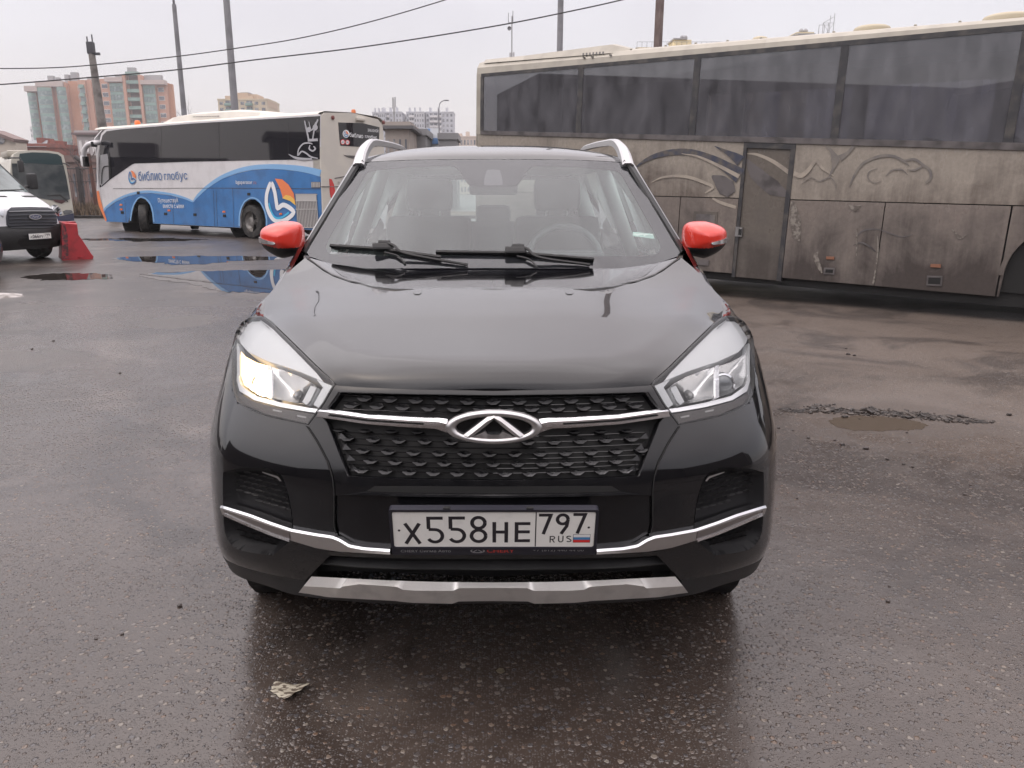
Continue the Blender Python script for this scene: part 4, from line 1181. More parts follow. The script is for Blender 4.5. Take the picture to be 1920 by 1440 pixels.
for mx in (140, 352): MB().box(PP(mx, 121, .002), (.018, .012, .006), 0, bev=.002).build('frame_clip', [M_MATTE], frame)

# --- wipers
def wiper(tipL, tipR, hub, arm_end, Yb):
    g2 = lambda h, o: (lambda r: Vector(r[0][0]) + Vector(r[1][0]) * o)(S_GLASS([(h[0], h[1])]))
    mb = MB(); H = nres([tipL, hub, tipR], 22)
    P, N = S_GLASS(H); up = [Vector(p) + Vector(n) * .016 for p, n in zip(P, N)]
    mb.tube(up, .0075, 6)
    mb.tube([Vector(p) + Vector(n) * .006 for p, n in zip(P, N)], .0045, 4)
    w_ = mb.build('wiper', [M_MATTE], CAR)
    hb = MB(); hb.box(g2(hub, .026), (.085, .028, .03), 0, Matrix.Rotation(R(-28), 3, 'X'), .008)
    hb.box(g2((hub[0] + 4, hub[1] - 4), .036), (.05, .022, .016), 0, Matrix.Rotation(R(-28), 3, 'X'), .005)
    hb.build('wiper_clip', [M_MATTE], w_)
    a = MB(); p0 = g2((hub[0] + 6, hub[1] - 5), .036); p3 = g2((arm_end[0], arm_end[1]), .012)
    p1 = g2((hub[0] + 22, hub[1] + 2), .038); p2 = g2((hub[0] + 45, hub[1] + 13), .026)
    a.tube([Vector(q) for q in smooth_line([p0, p1, p2, p3], 6)], .006, 6); a.build('wiper_arm', [M_MATTE], w_)
    a = MB(); q0 = g2((hub[0] + 2, hub[1] + 6), .016); q1 = g2((hub[0] + 26, hub[1] + 12), .014); q2 = g2((hub[0] + 40, hub[1] + 25), .008)
    a.tube([Vector(q) for q in smooth_line([q0, q1, q2], 6)], .0035, 5); a.build('washer_hose', [M_MATTE], w_)
wiper((-303,466), (-98,488), (-204,473), (-48,501), 0)
wiper((-107,478), (187,492), (42,480), (180,501), 0)

# --- door mirrors
def blob(rows, n=20, kr=6):
    """closed organic form: rings of (centre, half x, half z, squareness) along Y"""
for s in (1, -1):
    # cap as a loft of super-ellipse sections along depth (front nose to open back)
    C0 = at(CX + s * 397, 446, 3.36)
    w_half, h_up, h_dn = .0915, .070, .088
    secs = [(-.095, .02, .15, .02, .0), (-.090, .25, .30, .25, 0), (-.078, .52, .55, .52, 0), (-.055, .78, .80, .78, 0), (-.02, .95, .95, .95, 0), (.02, 1.0, 1.0, 1.0, 0), (.045, .98, .98, .98, 0)]
    n = 96
    def sect(a):
        """outline of the housing seen from the front; a = angle; pointed and lower on the outside"""
        x, z = math.cos(a), math.sin(a)
        e = .52
        X = math.copysign(abs(x) ** e, x); Z = math.copysign(abs(z) ** e, z)
        hx_ = w_half * X
        # inner (towards the car) top is high, outer end drops
        topz = h_up * (1 - .32 * max(0, X)) ; botz = h_dn * (1 - .50 * max(0, X) ** 1.3 - .22 * max(0, -X))
        return Vector((hx_ * s, 0, (topz if Z > 0 else botz) * Z))
    V, F, Mi = [], [], []
    secs = [tuple(q) + (0,) for q in smooth_line([q[:4] for q in secs], 5)]
    for dy, kx, kz, kk, _ in secs:
        for k in range(n):
            q = sect(2 * math.pi * k / n)
            V.append(C0 + Vector((q.x * kx - s * .01 * (1 - kx), dy, q.z * kz)))
    for i in range(len(secs) - 1):
        for k in range(n):
            a = i * n + k; b = i * n + (k + 1) % n
            F.append((a, b, b + n, a + n) if s < 0 else (a + n, b + n, b, a))
            zc = sum(V[j].z for j in (a, b, a + n, b + n)) / 4 - C0.z; xc = (sum(V[j].x for j in (a, b, a + n, b + n)) / 4 - C0.x) * s
            Mi.append(1 if zc < -.038 + max(0, xc) * .22 else 0)
    F.append(tuple(range(n))); Mi.append(0)
    F.append(tuple(range((len(secs) - 1) * n, len(secs) * n))); Mi.append(1)
    red = mesh('mirror', V, F, [M_RED, M_MATTE], CAR, True, Mi, sharp=60)
    red['label'] = 'door mirror with red cap and black lower shell'
    # indicator strip
    mb = MB(); L = []
    for t in np.linspace(0, 1, 12):
        x = .088 - t * .085; zt = -.006 - t * .012; 
        y = -.030 - .062 * math.sin(min(1, t * 1.25) * math.pi / 2)
        L.append((x, y, zt, .011 * (1 - .55 * t) if t < .98 else .002))
    for (x0, y0, z0, h0), (x1, y1, z1, h1) in zip(L[:-1], L[1:]):
        mb.quad(C0 + Vector((s * x0, y0 - .006, z0 + h0)), C0 + Vector((s * x1, y1 - .006, z1 + h1)), C0 + Vector((s * x1, y1 - .008, z1 - h1)), C0 + Vector((s * x0, y0 - .008, z0 - h0)))
        mb.quad(C0 + Vector((s * x0, y0 + .02, z0 + h0)), C0 + Vector((s * x1, y1 + .02, z1 + h1)), C0 + Vector((s * x1, y1 - .006, z1 + h1)), C0 + Vector((s * x0, y0 - .006, z0 + h0)))
        mb.quad(C0 + Vector((s * x0, y0 + .02, z0 - h0)), C0 + Vector((s * x1, y1 + .02, z1 - h1)), C0 + Vector((s * x1, y1 - .008, z1 - h1)), C0 + Vector((s * x0, y0 - .008, z0 - h0)))
    mb.build('turn_signal', [M_CLEARGREY], red)
    # foot
    p1 = C0 + Vector((-s * .06, .01, -.052)); p2 = C0 + Vector((-s * .135, .02, -.062))
    MB().tube([p1, p1.lerp(p2, .5), p2], [.026, .020, .024], 10).build('mirror_foot', [M_MATTE], red, smooth=True)

# --- cabin
mb = MB(); mb.box((0, 3.45, 1.06), (1.38, .62, .12), 0, Matrix.Rotation(R(4), 3, 'X'), .04); mb.box((0, 3.82, .95), (1.34, .16, .22), 0, None, .05)
mb.box((.36, 3.72, 1.12), (.34, .20, .09), 0, None, .04); mb.box((0, 4.1, .62), (.24, 1.3, .4), 0, None, .05)
mb.build('dashboard', [M_DASH], CAR)
mb = MB(); cs = Vector((.36, 3.93, 1.10)); axs = Vector((0, -.9, .42)).normalized()
xx = Vector((1, 0, 0)); yy_ = axs.cross(xx)
ringp = [cs + (xx * math.cos(2 * math.pi * k / 32) + yy_ * math.sin(2 * math.pi * k / 32)) * .185 for k in range(33)]
mb.tube(ringp, .016, 8, cap=False); mb.box(cs - axs * .02, (.12, .05, .1), 0, None, .02)
mb.tube([cs - xx * .18, cs + xx * .18], .014, 6); mb.build('steering_wheel', [mat('wheel_leather', (.13, .13, .135), .4)], CAR, smooth=True)
for s in (1, -1):
    mb = MB(); mb.box((.37 * s, 4.18, .62), (.52, .54, .18), 0, Matrix.Rotation(R(8), 3, 'X'), .07)
    mb.box((.37 * s, 4.50, .98), (.50, .14, .66), 0, Matrix.Rotation(R(-14), 3, 'X'), .06)
    st = mb.build('seat', [M_SEAT], CAR, sharp=50)
    MB().box((.37 * s, 4.60, 1.42), (.27, .10, .19), 0, Matrix.Rotation(R(-10), 3, 'X'), .045).build('headrest', [M_SEAT], st, sharp=50)
    for d in (-.06, .06): MB().tube([(.37 * s + d, 4.58, 1.25), (.37 * s + d, 4.60, 1.38)], .006, 6).build('headrest_post', [M_SATIN], st)
mb = MB(); mb.box((0, 5.15, .62), (1.30, .5, .2), 0, None, .07); mb.box((0, 5.45, .96), (1.30, .15, .56), 0, Matrix.Rotation(R(-16), 3, 'X'), .06)
for x in (-.42, 0, .42): mb.box((x, 5.53, 1.27), (.24, .09, .15), 0, None, .04)
mb.build('rear_seat', [M_SEAT], CAR, sharp=50)
mb = MB(); mb.box((0, 5.8, 1.02), (1.2, .5, .03)); mb.build('parcel_shelf', [M_DASH], CAR)
for s in (1, -1): MB().box((.88 * s * .96, 4.6, .72), (.03, 2.5, .62)).build('door_lining', [M_DASH], CAR)
for s in (1, -1):       # pale inner pillar trims
    mb = MB(); mb.tube([Vector((.745 * s, 3.36, 1.17)), Vector((.66 * s, 3.62, 1.40)), Vector((.585 * s, 3.86, 1.55))], [.03, .026, .024], 8); mb.build('pillar_trim', [M_TRIM], CAR, smooth=True)
    mb = MB(); mb.tube([Vector((.80 * s, 4.45, 1.08)), Vector((.60 * s, 4.38, 1.56))], .04, 8); mb.build('pillar_trim', [M_TRIM], CAR, smooth=True)
    mb = MB(); mb.tube([Vector((.72 * s, 5.65, 1.12)), Vector((.57 * s, 5.60, 1.54))], .06, 8); mb.build('pillar_trim', [M_TRIM], CAR, smooth=True)
mb = MB(); mb.box((0, 3.86, 1.455), (.235, .035, .062), 0, None, .02); mb.tube([(0, 3.86, 1.48), (0, 3.82, 1.53)], .012, 8)
mb.build('rear_view_mirror', [M_DASH], CAR)
# ------------------------------------------------------------------ the dirty beige coach on the right
def dirt_mat(name, clean, dirty, z0, z1, rough=.45, streak=1.0, coat=.15):
    """paint under road dirt: dirt thickens towards the wheels, runs down in streaks, wiped patches"""
    m = bpy.data.materials.new(name); m.use_nodes = True; t = m.node_tree; b = t.nodes['Principled BSDF']
    N = t.nodes.new; Lk = t.links.new
    tc = N('ShaderNodeTexCoord'); sp = N('ShaderNodeSeparateXYZ'); Lk(tc.outputs['Object'], sp.inputs[0])
    g = N('ShaderNodeMapRange'); g.inputs['From Min'].default_value = z1; g.inputs['From Max'].default_value = z0; Lk(sp.outputs['Z'], g.inputs['Value'])
    mp = N('ShaderNodeMapping'); mp.inputs['Scale'].default_value = (4.2, 4.2, .38); Lk(tc.outputs['Object'], mp.inputs[0])
    n1 = N('ShaderNodeTexNoise'); n1.inputs['Scale'].default_value = 1.0; n1.inputs['Detail'].default_value = 6; n1.inputs['Roughness'].default_value = .65; Lk(mp.outputs[0], n1.inputs['Vector'])
    n2 = N('ShaderNodeTexNoise'); n2.inputs['Scale'].default_value = 1.1; n2.inputs['Detail'].default_value = 8; n2.inputs['Roughness'].default_value = .6; n2.inputs['Distortion'].default_value = .6; Lk(tc.outputs['Object'], n2.inputs['Vector'])
    a = N('ShaderNodeMath'); a.operation = 'MULTIPLY_ADD'; a.inputs[1].default_value = 1.5 * streak; a.inputs[2].default_value = -.75 * streak; Lk(n1.outputs['Fac'], a.inputs[0])
    c = N('ShaderNodeMath'); c.operation = 'MULTIPLY_ADD'; c.inputs[1].default_value = 3.0; c.inputs[2].default_value = -1.5; Lk(n2.outputs['Fac'], c.inputs[0])
    s1 = N('ShaderNodeMath'); s1.operation = 'ADD'; Lk(a.outputs[0], s1.inputs[0]); Lk(c.outputs[0], s1.inputs[1])
    s2 = N('ShaderNodeMath'); s2.operation = 'ADD'; s2.use_clamp = True; Lk(s1.outputs[0], s2.inputs[0]); Lk(g.outputs[0], s2.inputs[1])
    mx = N('ShaderNodeMix'); mx.data_type = 'RGBA'; mx.inputs['A'].default_value = (*clean, 1); mx.inputs['B'].default_value = (*dirty, 1)
    Lk(s2.outputs[0], mx.inputs['Factor'])
    n3 = N('ShaderNodeTexNoise'); n3.inputs['Scale'].default_value = 26; n3.inputs['Detail'].default_value = 6; Lk(tc.outputs['Object'], n3.inputs['Vector'])
    hs = N('ShaderNodeHueSaturation'); mv = N('ShaderNodeMapRange'); mv.inputs['From Min'].default_value = .3; mv.inputs['From Max'].default_value = .7; mv.inputs['To Min'].default_value = .90; mv.inputs['To Max'].default_value = 1.10
    Lk(n3.outputs['Fac'], mv.inputs['Value']); Lk(mv.outputs[0], hs.inputs['Value']); Lk(mx.outputs['Result'], hs.inputs['Color']); Lk(hs.outputs[0], b.inputs['Base Color'])
    r = N('ShaderNodeMapRange'); r.inputs['To Min'].default_value = rough * .6; r.inputs['To Max'].default_value = .8; Lk(s2.outputs[0], r.inputs['Value']); Lk(r.outputs[0], b.inputs['Roughness'])
    b.inputs['Coat Weight'].default_value = coat * .3; b.inputs['Coat Roughness'].default_value = .3
    return m
M_BEIGE = dirt_mat('beige_upper', (.285, .255, .218), (.10, .080, .067), 1.0, 1.8, streak=1.6)
M_BEIGELOW = dirt_mat('beige_lower', (.185, .160, .142), (.050, .040, .036), .25, 1.35, streak=1.1)
M_BEIGEDOOR = dirt_mat('beige_door', (.13, .115, .10), (.06, .05, .044), .3, 1.5, streak=.9)
M_CREAM = mat('cream_roof', (.36, .335, .285), .5, var=.15, vscale=5)
M_BUSRUB = mat('window_rubber', (.03, .03, .034), .5, vcol=(.07, .065, .06), vscale=7)
M_SOOT = mat('dusty_strip', (.11, .10, .10), .6, vcol=(.05, .045, .045), vscale=5)
M_BUSGLASS = glass('coach_glass', (.42, .42, .47), .015, .0, dirt=.26, dirtcol=(.29, .292, .32), boost=1.0)
M_FARGLASS = glass('coach_far_glass', (.78, .78, .82), .0, .0, dirt=.42, dirtcol=(.50, .50, .54), boost=.4)
M_NAVY = mat('navy_decal', (.038, .044, .070), .5, vcol=(.10, .088, .078), vscale=7, vlo=.4, vhi=.6)
M_GREYDEC = mat('grey_decal', (.12, .112, .112), .55, vcol=(.19, .17, .15), vscale=6, vlo=.35, vhi=.6)
M_TANDEC = mat('cream_decal', (.34, .30, .25), .5, vcol=(.25, .22, .19), vscale=7)

vp = ray(-960, 309)
BBX = at(1882, 557, (CAM_H - .28) / -ray(1882, 557).z)
BP = Plane(BBX, Vector((vp.x, vp.y, vp.z)))      # s runs away to the left end
UPB = BP.u
BB = thing('coach', BP.P(4, -.28), 'dirty beige coach with dark side windows parked at the right behind the car', 'bus')
def bq(px, py, off=0.0): s, t = BP.st(px, py, off); return s, t
def bpoly(name, pix, m, parent, off=0.0, thick=.02, mb=None, mi=0):
    own = mb is None; mb = mb or MB()
    mb.poly([BP.hit(px, py, off) for px, py in pix], thick, BP.n, mi)
    return mb.build(name, [m], parent) if own else mb
S_L = bq(893, 250)[0]; S_R = -4.3
T_SK = -.0
def tt(px, py): return BP.st(px, py)[1]
# key heights along the side (linear in s)
def line_t(p, q):
    (s0, t0), (s1, t1) = BP.st(*p), BP.st(*q)
    return lambda s: t0 + (t1 - t0) * (s - s0) / (s1 - s0)
t_top = line_t((912, 137.6), (1920, 46)); t_rub = line_t((912, 143.5), (1920, 57))
t_st0 = line_t((905, 245), (1920, 268)); t_st1 = line_t((903, 252), (1920, 282))
t_seam = line_t((1220, 366.7), (1920, 385)); t_bot = line_t((1472, 521), (1882, 557))
t_roof = line_t((912, 111), (1920, 27))
def band(name, f0, f1, s0, s1, m, parent, off=0.0, thick=.03, n=1, mb=None, mi=0):
    own = mb is None; mb = mb or MB()
    P = [BP.P(s0 + (s1 - s0) * i / n, f0(s0 + (s1 - s0) * i / n), off) for i in range(n + 1)]
    Q = [BP.P(s0 + (s1 - s0) * i / n, f1(s0 + (s1 - s0) * i / n), off) for i in reversed(range(n + 1))]
    mb.poly(P + Q, thick, BP.n, mi)
    return mb.build(name, [m], parent) if own else mb
# window posts: (px top, py top, px bottom, py bottom)
POSTS = [((915, 143), (907, 246)), ((1092.6, 128.6), (1081.8, 249)), ((1310.6, 108), (1295.7, 254.6)), ((1586.9, 84), (1562.5, 260)), ((1919, 54), (1898, 271))]
ps = [(BP.st(*a)[0] + BP.st(*b)[0]) / 2 for a, b in POSTS]
step_ = ps[3] - ps[4]
ps_all = ps + [ps[4] - step_]
door = [(1391, 268), (1490, 270.5), (1467, 531), (1376, 523)]
dl_, dr_ = line_t, None
sDL = (BP.st(1391, 268)[0] + BP.st(1376, 523)[0]) / 2; sDR = (BP.st(1490, 270)[0] + BP.st(1467, 531)[0]) / 2
# upper skin pieces (left of door, right of door), lower locker panels
band('side_skin', t_seam, t_st1, S_L, sDL, M_BEIGE, BB, 0, .03)
band('side_skin', t_seam, t_st1, sDR, S_R, M_BEIGE, BB, 0, .03)
gapd = .012
lock_s = [S_L, BP.st(1276.7, 368)[0], sDL]
lock_s2 = [sDR, BP.st(1650, 455)[0], BP.st(1882, 470)[0]]
for ls in (lock_s, lock_s2):
    for a, b in zip(ls[:-1], ls[1:]):
        band('locker_panel', t_bot, lambda s: t_seam(s) - gapd, a - gapd / 2, b + gapd / 2, M_BEIGELOW, BB, .006, .03)
# behind the seams
band('seam_back', lambda s: t_bot(s) + .02, lambda s: t_top(s) - .0, S_L, sDL, M_DARK, BB, -.035, .01).hide_render = False
bpy.data.objects.remove(bpy.data.objects['seam_back'])
band('seam_back', lambda s: t_bot(s) + .05, lambda s: t_seam(s) + .1, S_L - .05, S_R, M_DARK, BB, -.03, .01)
# wheel-arch panel at the right
sw = BP.st(1882, 470)[0]; wc = sw - .66; wr = .62
arch = [BP.P(sw - gapd, t_bot(sw), .006)]
z_ax = .52 - .28
for a in np.linspace(200, 340, 15):
    arch.append(BP.P(wc - wr * math.cos(R(a)), z_ax - wr * math.sin(R(a)) - .05 if False else z_ax - wr * math.sin(R(a)), .006))
arch = [BP.P(sw - gapd, t_seam(sw) - gapd, .006), BP.P(sw - gapd, t_bot(sw), .006), BP.P(wc + wr + .01, t_bot(sw), .006)] + [BP.P(wc + wr * math.cos(R(a)), z_ax + wr * math.sin(R(a)), .006) for a in np.linspace(0, 180, 25)] + [BP.P(wc - wr - .05, t_bot(wc), .006), BP.P(S_R, t_bot(S_R), .006), BP.P(S_R, t_seam(S_R) - gapd, .006)]
mb = MB(); mb.poly(arch, .03, BP.n); mb.build('arch_panel', [M_BEIGELOW], BB)
mb = MB()
for a0, a1 in zip(np.linspace(0, 180, 25)[:-1], np.linspace(0, 180, 25)[1:]):
    q = [BP.P(wc + (wr + d) * math.cos(R(a)), max(z_ax + (wr + d) * math.sin(R(a)), -.0), .03) for a, d in ((a0, 0), (a1, 0), (a1, .05), (a0, .05))]
    mb.poly(q, .06, BP.n)
mb.build('arch_lip', [M_BEIGELOW], BB)
# door with dark frame
band('door', lambda s: t_bot(s) - .045, lambda s: t_st1(s) - .07, sDL - .045, sDR + .06, M_BEIGEDOOR, BB, -.012, .03)
dd_ = bpy.data.objects['door']
mb = MB()
for a, b in ((sDL, sDL - .045), (sDR + .06, sDR)):
    band('x', lambda s: t_bot(s) - .05, t_st1, a, b, None, None, .010, .05, mb=mb)
band('x', lambda s: t_st1(s) - .07, t_st1, sDL - .045, sDR + .06, None, None, .010, .05, mb=mb)
mb.build('door_frame', [M_BUSRUB], dd_)
bpoly('door_handle', [(1379, 425), (1392, 426), (1390.5, 444), (1377.5, 443)], M_SATIN, dd_, .02, .03)
bpoly('door_handle_recess', [(1385, 429), (1391, 429.5), (1390, 441), (1384, 440.5)], M_DARK, dd_, .0215, .002)
# filler flap, latches, side markers
def rpix(x0, y0, x1, y1, sk=.09):
    return [(x0, y0), (x1, y0 + (x1 - x0) * .03), (x1 - (y1 - y0) * sk, y1 + (x1 - x0) * .05), (x0 - (y1 - y0) * sk, y1)]
fl = bpoly('fuel_flap', rpix(1301, 396, 1346, 424), M_BEIGEDOOR, BB, .016, .02)
bpoly('flap_recess', rpix(1306, 401, 1336, 422), M_SOOT, fl, .018, .004)
bpoly('flap_liner', rpix(1331, 403, 1341, 422), M_GREYDEC, fl, .0195, .003)
for x0, y0, x1, y1 in ((1545, 502, 1565, 514), (1738, 517, 1767, 535)):
    lt = bpoly('locker_latch', rpix(x0, y0, x1, y1), M_SOOT, BB, .018, .02)
    bpoly('latch_recess', rpix(x0 + 3, y0 + 3, x1 - 3, y1 - 3), M_DARK, lt, .020, .003)
bpoly('locker_latch', rpix(1310, 487, 1329, 497), M_SOOT, BB, .018, .02)
for x0, y0, x1, y1 in ((1549, 481, 1564, 486), (1745, 495, 1764, 501)):
    bpoly('side_marker', rpix(x0, y0, x1, y1), mat('dirty_amber', (.22, .10, .06), .5), BB, .022, .02)
# window band: strip, head rubber, posts, panes
band('window_sill', t_st1, t_st0, S_L - .10, S_R, M_SOOT, BB, .018, .05)
band('window_head', t_rub, t_top, S_L - .10, S_R, M_BUSRUB, BB, .012, .05)
for k, s_ in enumerate(ps_all):
    wv = .045 if k else .03
    if k == 0: s_ = S_L - .12
    band('window_post', lambda q: t_st0(q), lambda q: t_rub(q), s_ + wv, s_ - wv, M_BUSRUB, BB, .010, .06)
pa = [S_L - .10] + ps_all[1:]
for a, b in zip(pa[:-1], pa[1:]):
    band('window', t_st0, t_rub, a - .045, b + .045, M_BUSGLASS, BB, .002, .004)
# left end: corner piece, tall end wall, rounded
W = 2.5
def cross(s):
    """body section at s: list of (depth behind the side, height)"""
    tr, tw = t_roof(s), t_top(s)
    return [(0, tw), (.012, tw + (tr - tw) * .45), (.07, tw + (tr - tw) * .82), (.22, tr + .01), (.55, tr + .06), (W / 2, tr + .09), (W - .55, tr + .06), (W - .22, tr + .01), (W - .07, tw + (tr - tw) * .82), (W, tw)]
mb = MB(); ss = [S_L, S_L - .05, 3, 0, S_R]
secs = [[BP.P(s, t, -d) for d, t in cross(s)] for s in ss]
for A, B in zip(secs[:-1], secs[1:]):
    for i in range(len(A) - 1): mb.quad(A[i], B[i], B[i + 1], A[i + 1])
mb.build('roof', [M_CREAM], BB, sharp=50)
# end wall (leans in a little towards the top)
mb = MB(); c0 = [(d, t) for d, t in cross(S_L)]
mb.poly([BP.P(S_L + (.0 if t < t_st1(S_L) else .0), t, -d) for d, t in [(0, t_bot(S_L))] + c0 + [(W, t_bot(S_L))]], .05, BP.a)
mb.build('end_wall', [M_CREAM], BB)
band('corner_skin', lambda s: t_bot(s), lambda s: t_top(s), S_L + .004, S_L - .10 if False else S_L - .0, M_CREAM, BB, .0, .03)
bpy.data.objects.remove(bpy.data.objects['corner_skin'])
band('corner_skin', lambda s: t_st1(s), lambda s: t_top(s), S_L, S_L - .14, M_CREAM, BB, .004, .05)
# far side with window openings, floor, seats
def fq(s, t): return BP.P(s, t, -W)
mb = MB()
mb.poly([fq(S_L, t_bot(0)), fq(S_R, t_bot(0)), fq(S_R, t_st1(S_R)), fq(S_L, t_st1(S_R))], .04, -BP.n)
mb.poly([fq(S_L, t_top(S_L) - .25), fq(S_R, t_top(S_R) - .25), fq(S_R, t_top(S_R)), fq(S_L, t_top(S_L))], .04, -BP.n)
for s_ in [S_L - .1] + ps_all[1:]:
    mb.poly([fq(s_ + .5, t_st1(S_R)), fq(s_ + .28, t_st1(S_R)), fq(s_ + .28, t_top(s_) - .2), fq(s_ + .5, t_top(s_) - .2)], .05, -BP.n)
# opaque panel over the left-hand far windows keeps that end dark
mb.poly([fq(S_L, t_st1(S_R)), fq(ps_all[2] + .9, t_st1(S_R)), fq(ps_all[2] + .9, t_top(0) - .2), fq(S_L, t_top(0) - .2)], .05, -BP.n)
mb.build('far_side', [mat('coach_lining', (.10, .10, .105), .8)], BB)
mb = MB(); mb.poly([BP.P(S_L - .1, .55, -.1), BP.P(S_R, .55, -.1), BP.P(S_R, .55, -W + .1), BP.P(S_L - .1, .55, -W + .1)], .04, BP.u); mb.build('cabin_floor', [M_DARK], BB)
mb = MB(); mb.poly([BP.P(S_R, t_bot(S_R), 0), BP.P(S_R, t_roof(S_R), 0), BP.P(S_R, t_roof(S_R), -W), BP.P(S_R, t_bot(S_R), -W)], .04, -BP.a); mb.build('end_wall', [M_CREAM], BB)
rotb = Matrix((BP.a, BP.n, BP.u)).transposed()
s_ = S_L - 1.0; k = 0; seats = []
while s_ > S_R + .6:
    for dn in (-.40, -.86, -1.66, -2.12):
        mb = MB(); hh = t_st1(S_R) + .34 + random.Random(k).uniform(-.02, .02); k += 1
        mb.box(BP.P(s_, (hh + .55) / 2, dn), (.14, .42, hh - .55), 0, rotb, .06)
        mb.box(BP.P(s_ + .1, hh - .08, dn), (.10, .28, .24), 0, rotb, .045); seats.append(mb)
    s_ -= .82
each('passenger_seat', seats, [mat('coach_seat', (.03, .03, .035), .9)], BB)
for a, b in zip(ps_all[1:-1], ps_all[2:]):
    mb = MB(); mb.poly([fq(a + .28, t_st1(S_R)), fq(b + .5, t_st1(S_R)), fq(b + .5, t_top(b) - .2), fq(a + .28, t_top(a) - .2)], .006, -BP.n); mb.build('far_window', [M_FARGLASS], BB)
# chassis shadow parts under the skirt
mb = MB(); mb.box(BP.P((S_L + S_R) / 2, .04, -W / 2), (S_L - S_R - .4, W - .12, .30), 0, rotb)
mb.build('chassis', [M_DARK], BB)
def big_wheel(parent, c, axis, r=.50, wd=.28, hub=(.25, .24, .23)):
    t = MB(); h = wd / 2
    t.lathe(c, axis, [(r * .60, -h), (r * .93, -h), (r, -h * .75), (r, h * .75), (r * .97, h * .92), (r * .90, h), (r * .62, h * .93), (r * .60, h * .6)], 40)
    o = t.build('tyre', [M_RUBBER], parent, sharp=40)
    g = MB(); g.lathe(c, axis, [(r * .60, h * .85), (r * .56, h * .4), (r * .42, h * .0), (r * .30, h * .05), (r * .28, h * .75), (r * .18, h * .85), (.001, h * .85)], 32)
    ax = Vector(axis).normalized(); x = ax.cross(Vector((0, 0, 1))).normalized(); y = ax.cross(x)
    for k in range(8):
        a = 2 * math.pi * k / 8; g.lathe(Vector(c) + (x * math.cos(a) + y * math.sin(a)) * r * .36, axis, [(r * .045, 0), (r * .045, h * .3), (.001, h * .3)], 8)
    g.build('rim', [mat('steel_rim', hub, .5, .5, vcol=(.10, .09, .08), vscale=9)], o, sharp=40)
    return o
for sc in (wc,):
    for dn in (-.22, -W + .22):
        big_wheel(BB, BP.P(sc, z_ax, dn), BP.n, .50)
for sc in (S_L - 2.6,):
    for dn in (-.22, -W + .22):
        big_wheel(BB, BP.P(sc, z_ax, dn), BP.n, .50)
# roof pod with louvres, domes, rivets, end fairing
mb = MB()
def podsec(s, h, d0):
    tr = t_roof(s)
    return [BP.P(s, tr - .05, -d0 + .06), BP.P(s, tr + h * .75, -d0), BP.P(s, tr + h, -d0 - .15), BP.P(s, tr + h + .02, -W / 2), BP.P(s, tr + h, -W + d0 + .15), BP.P(s, tr - .05, -W + d0 - .06)]
sp0, sp1, sp2 = S_L - .10, BP.st(1138, 91)[0], BP.st(1172, 98)[0]
secs = [podsec(sp0, .015, .10), podsec(sp0 - .8, .03, .10), podsec(sp1, .10, .10), podsec(sp2, .01, .16)]
for A, B in zip(secs[:-1], secs[1:]):
    for i in range(5): mb.quad(A[i], B[i], B[i + 1], A[i + 1])
mb.build('roof_pod', [M_CREAM], BB, sharp=40)
mb = MB()
for k in range(7):
    x = 1093 + k * 6.2; mb.poly([BP.hit(x, 96 - k * .5, -.075), BP.hit(x + 3, 95.8 - k * .5, -.075), BP.hit(x + 1.5, 104 - k * .5, -.03), BP.hit(x - 1.5, 104.3 - k * .5, -.03)], .004, BP.n)
for x, y in ((1094.5, 108), (1110, 106.5), (1144, 103)): mb.poly([BP.hit(x - 2, y - 1, .012), BP.hit(x + 2, y - 1, .012), BP.hit(x + 2, y + 1.3, .012), BP.hit(x - 2, y + 1.3, .012)], .02, BP.n)
mb.build('roof_louvre', [M_BUSRUB], BB)
for (px, py, r) in ((1635, 52, .22), (1890, 31, .26), (1425, 72, .11)):
    p = BP.hit(px, py + 4, -.42)
    mb = MB(); mb.lathe(p, BP.u, [(r * .95, -.06), (r * .95, .0), (r * .9, .022), (r * .75, .038), (r * .45, .048), (.001, .05)], 24)
    mb.build('roof_vent', [mat('vent_cream', (.40, .35, .25), .5)], BB, sharp=50)
for k in range(16):
    s_ = S_L - .5 - k * .45
    if s_ < S_R: break
    MB().box(BP.P(s_, t_roof(s_) + .025, -.27), (.03, .03, .02), 0, rotb, .006).build('roof_rivet', [M_CREAM], BB)
# --- faded graphics on the side
def curve_decal(name, pts, wid, m, parent=BB, off=.0105, tip=True):
    """tapering brush stroke through photo points"""
    P = smooth_line(pts, 8); n = len(P); q = []
    L_, R_ = [], []
    for i, p in enumerate(P):
        d = P[min(i + 1, n - 1)] - P[max(i - 1, 0)]; d = d / np.linalg.norm(d); nn = np.array([-d[1], d[0]])
        ww = np.interp(i / (n - 1), np.linspace(0, 1, len(wid)), wid) / 2
        L_.append(p + nn * ww); R_.append(p - nn * ww)
    mb = MB()
    for i in range(n - 1):
        f = [BP.hit(*L_[i], off), BP.hit(*L_[i + 1], off), BP.hit(*R_[i + 1], off), BP.hit(*R_[i], off)]
        if (f[1] - f[0]).cross(f[2] - f[0]).dot(BP.n) < 0: f.reverse()
        mb.add(f, [(0, 1, 2, 3)])
    return mb.build(name, [m], parent)
curve_decal('side_graphic', [(1187, 317), (1215, 298), (1250, 287), (1290, 285), (1330, 296), (1360, 312), (1388, 330)], [1, 7, 11, 12, 14, 20, 30], M_NAVY)
curve_decal('side_graphic', [(1340, 274), (1362, 285), (1378, 294), (1389, 302)], [1, 8, 16, 22], M_NAVY, off=.0112)
curve_decal('side_graphic', [(1278, 288), (1310, 294), (1350, 312), (1386, 331)], [1, 4, 6, 8], M_TANDEC, off=.0120)
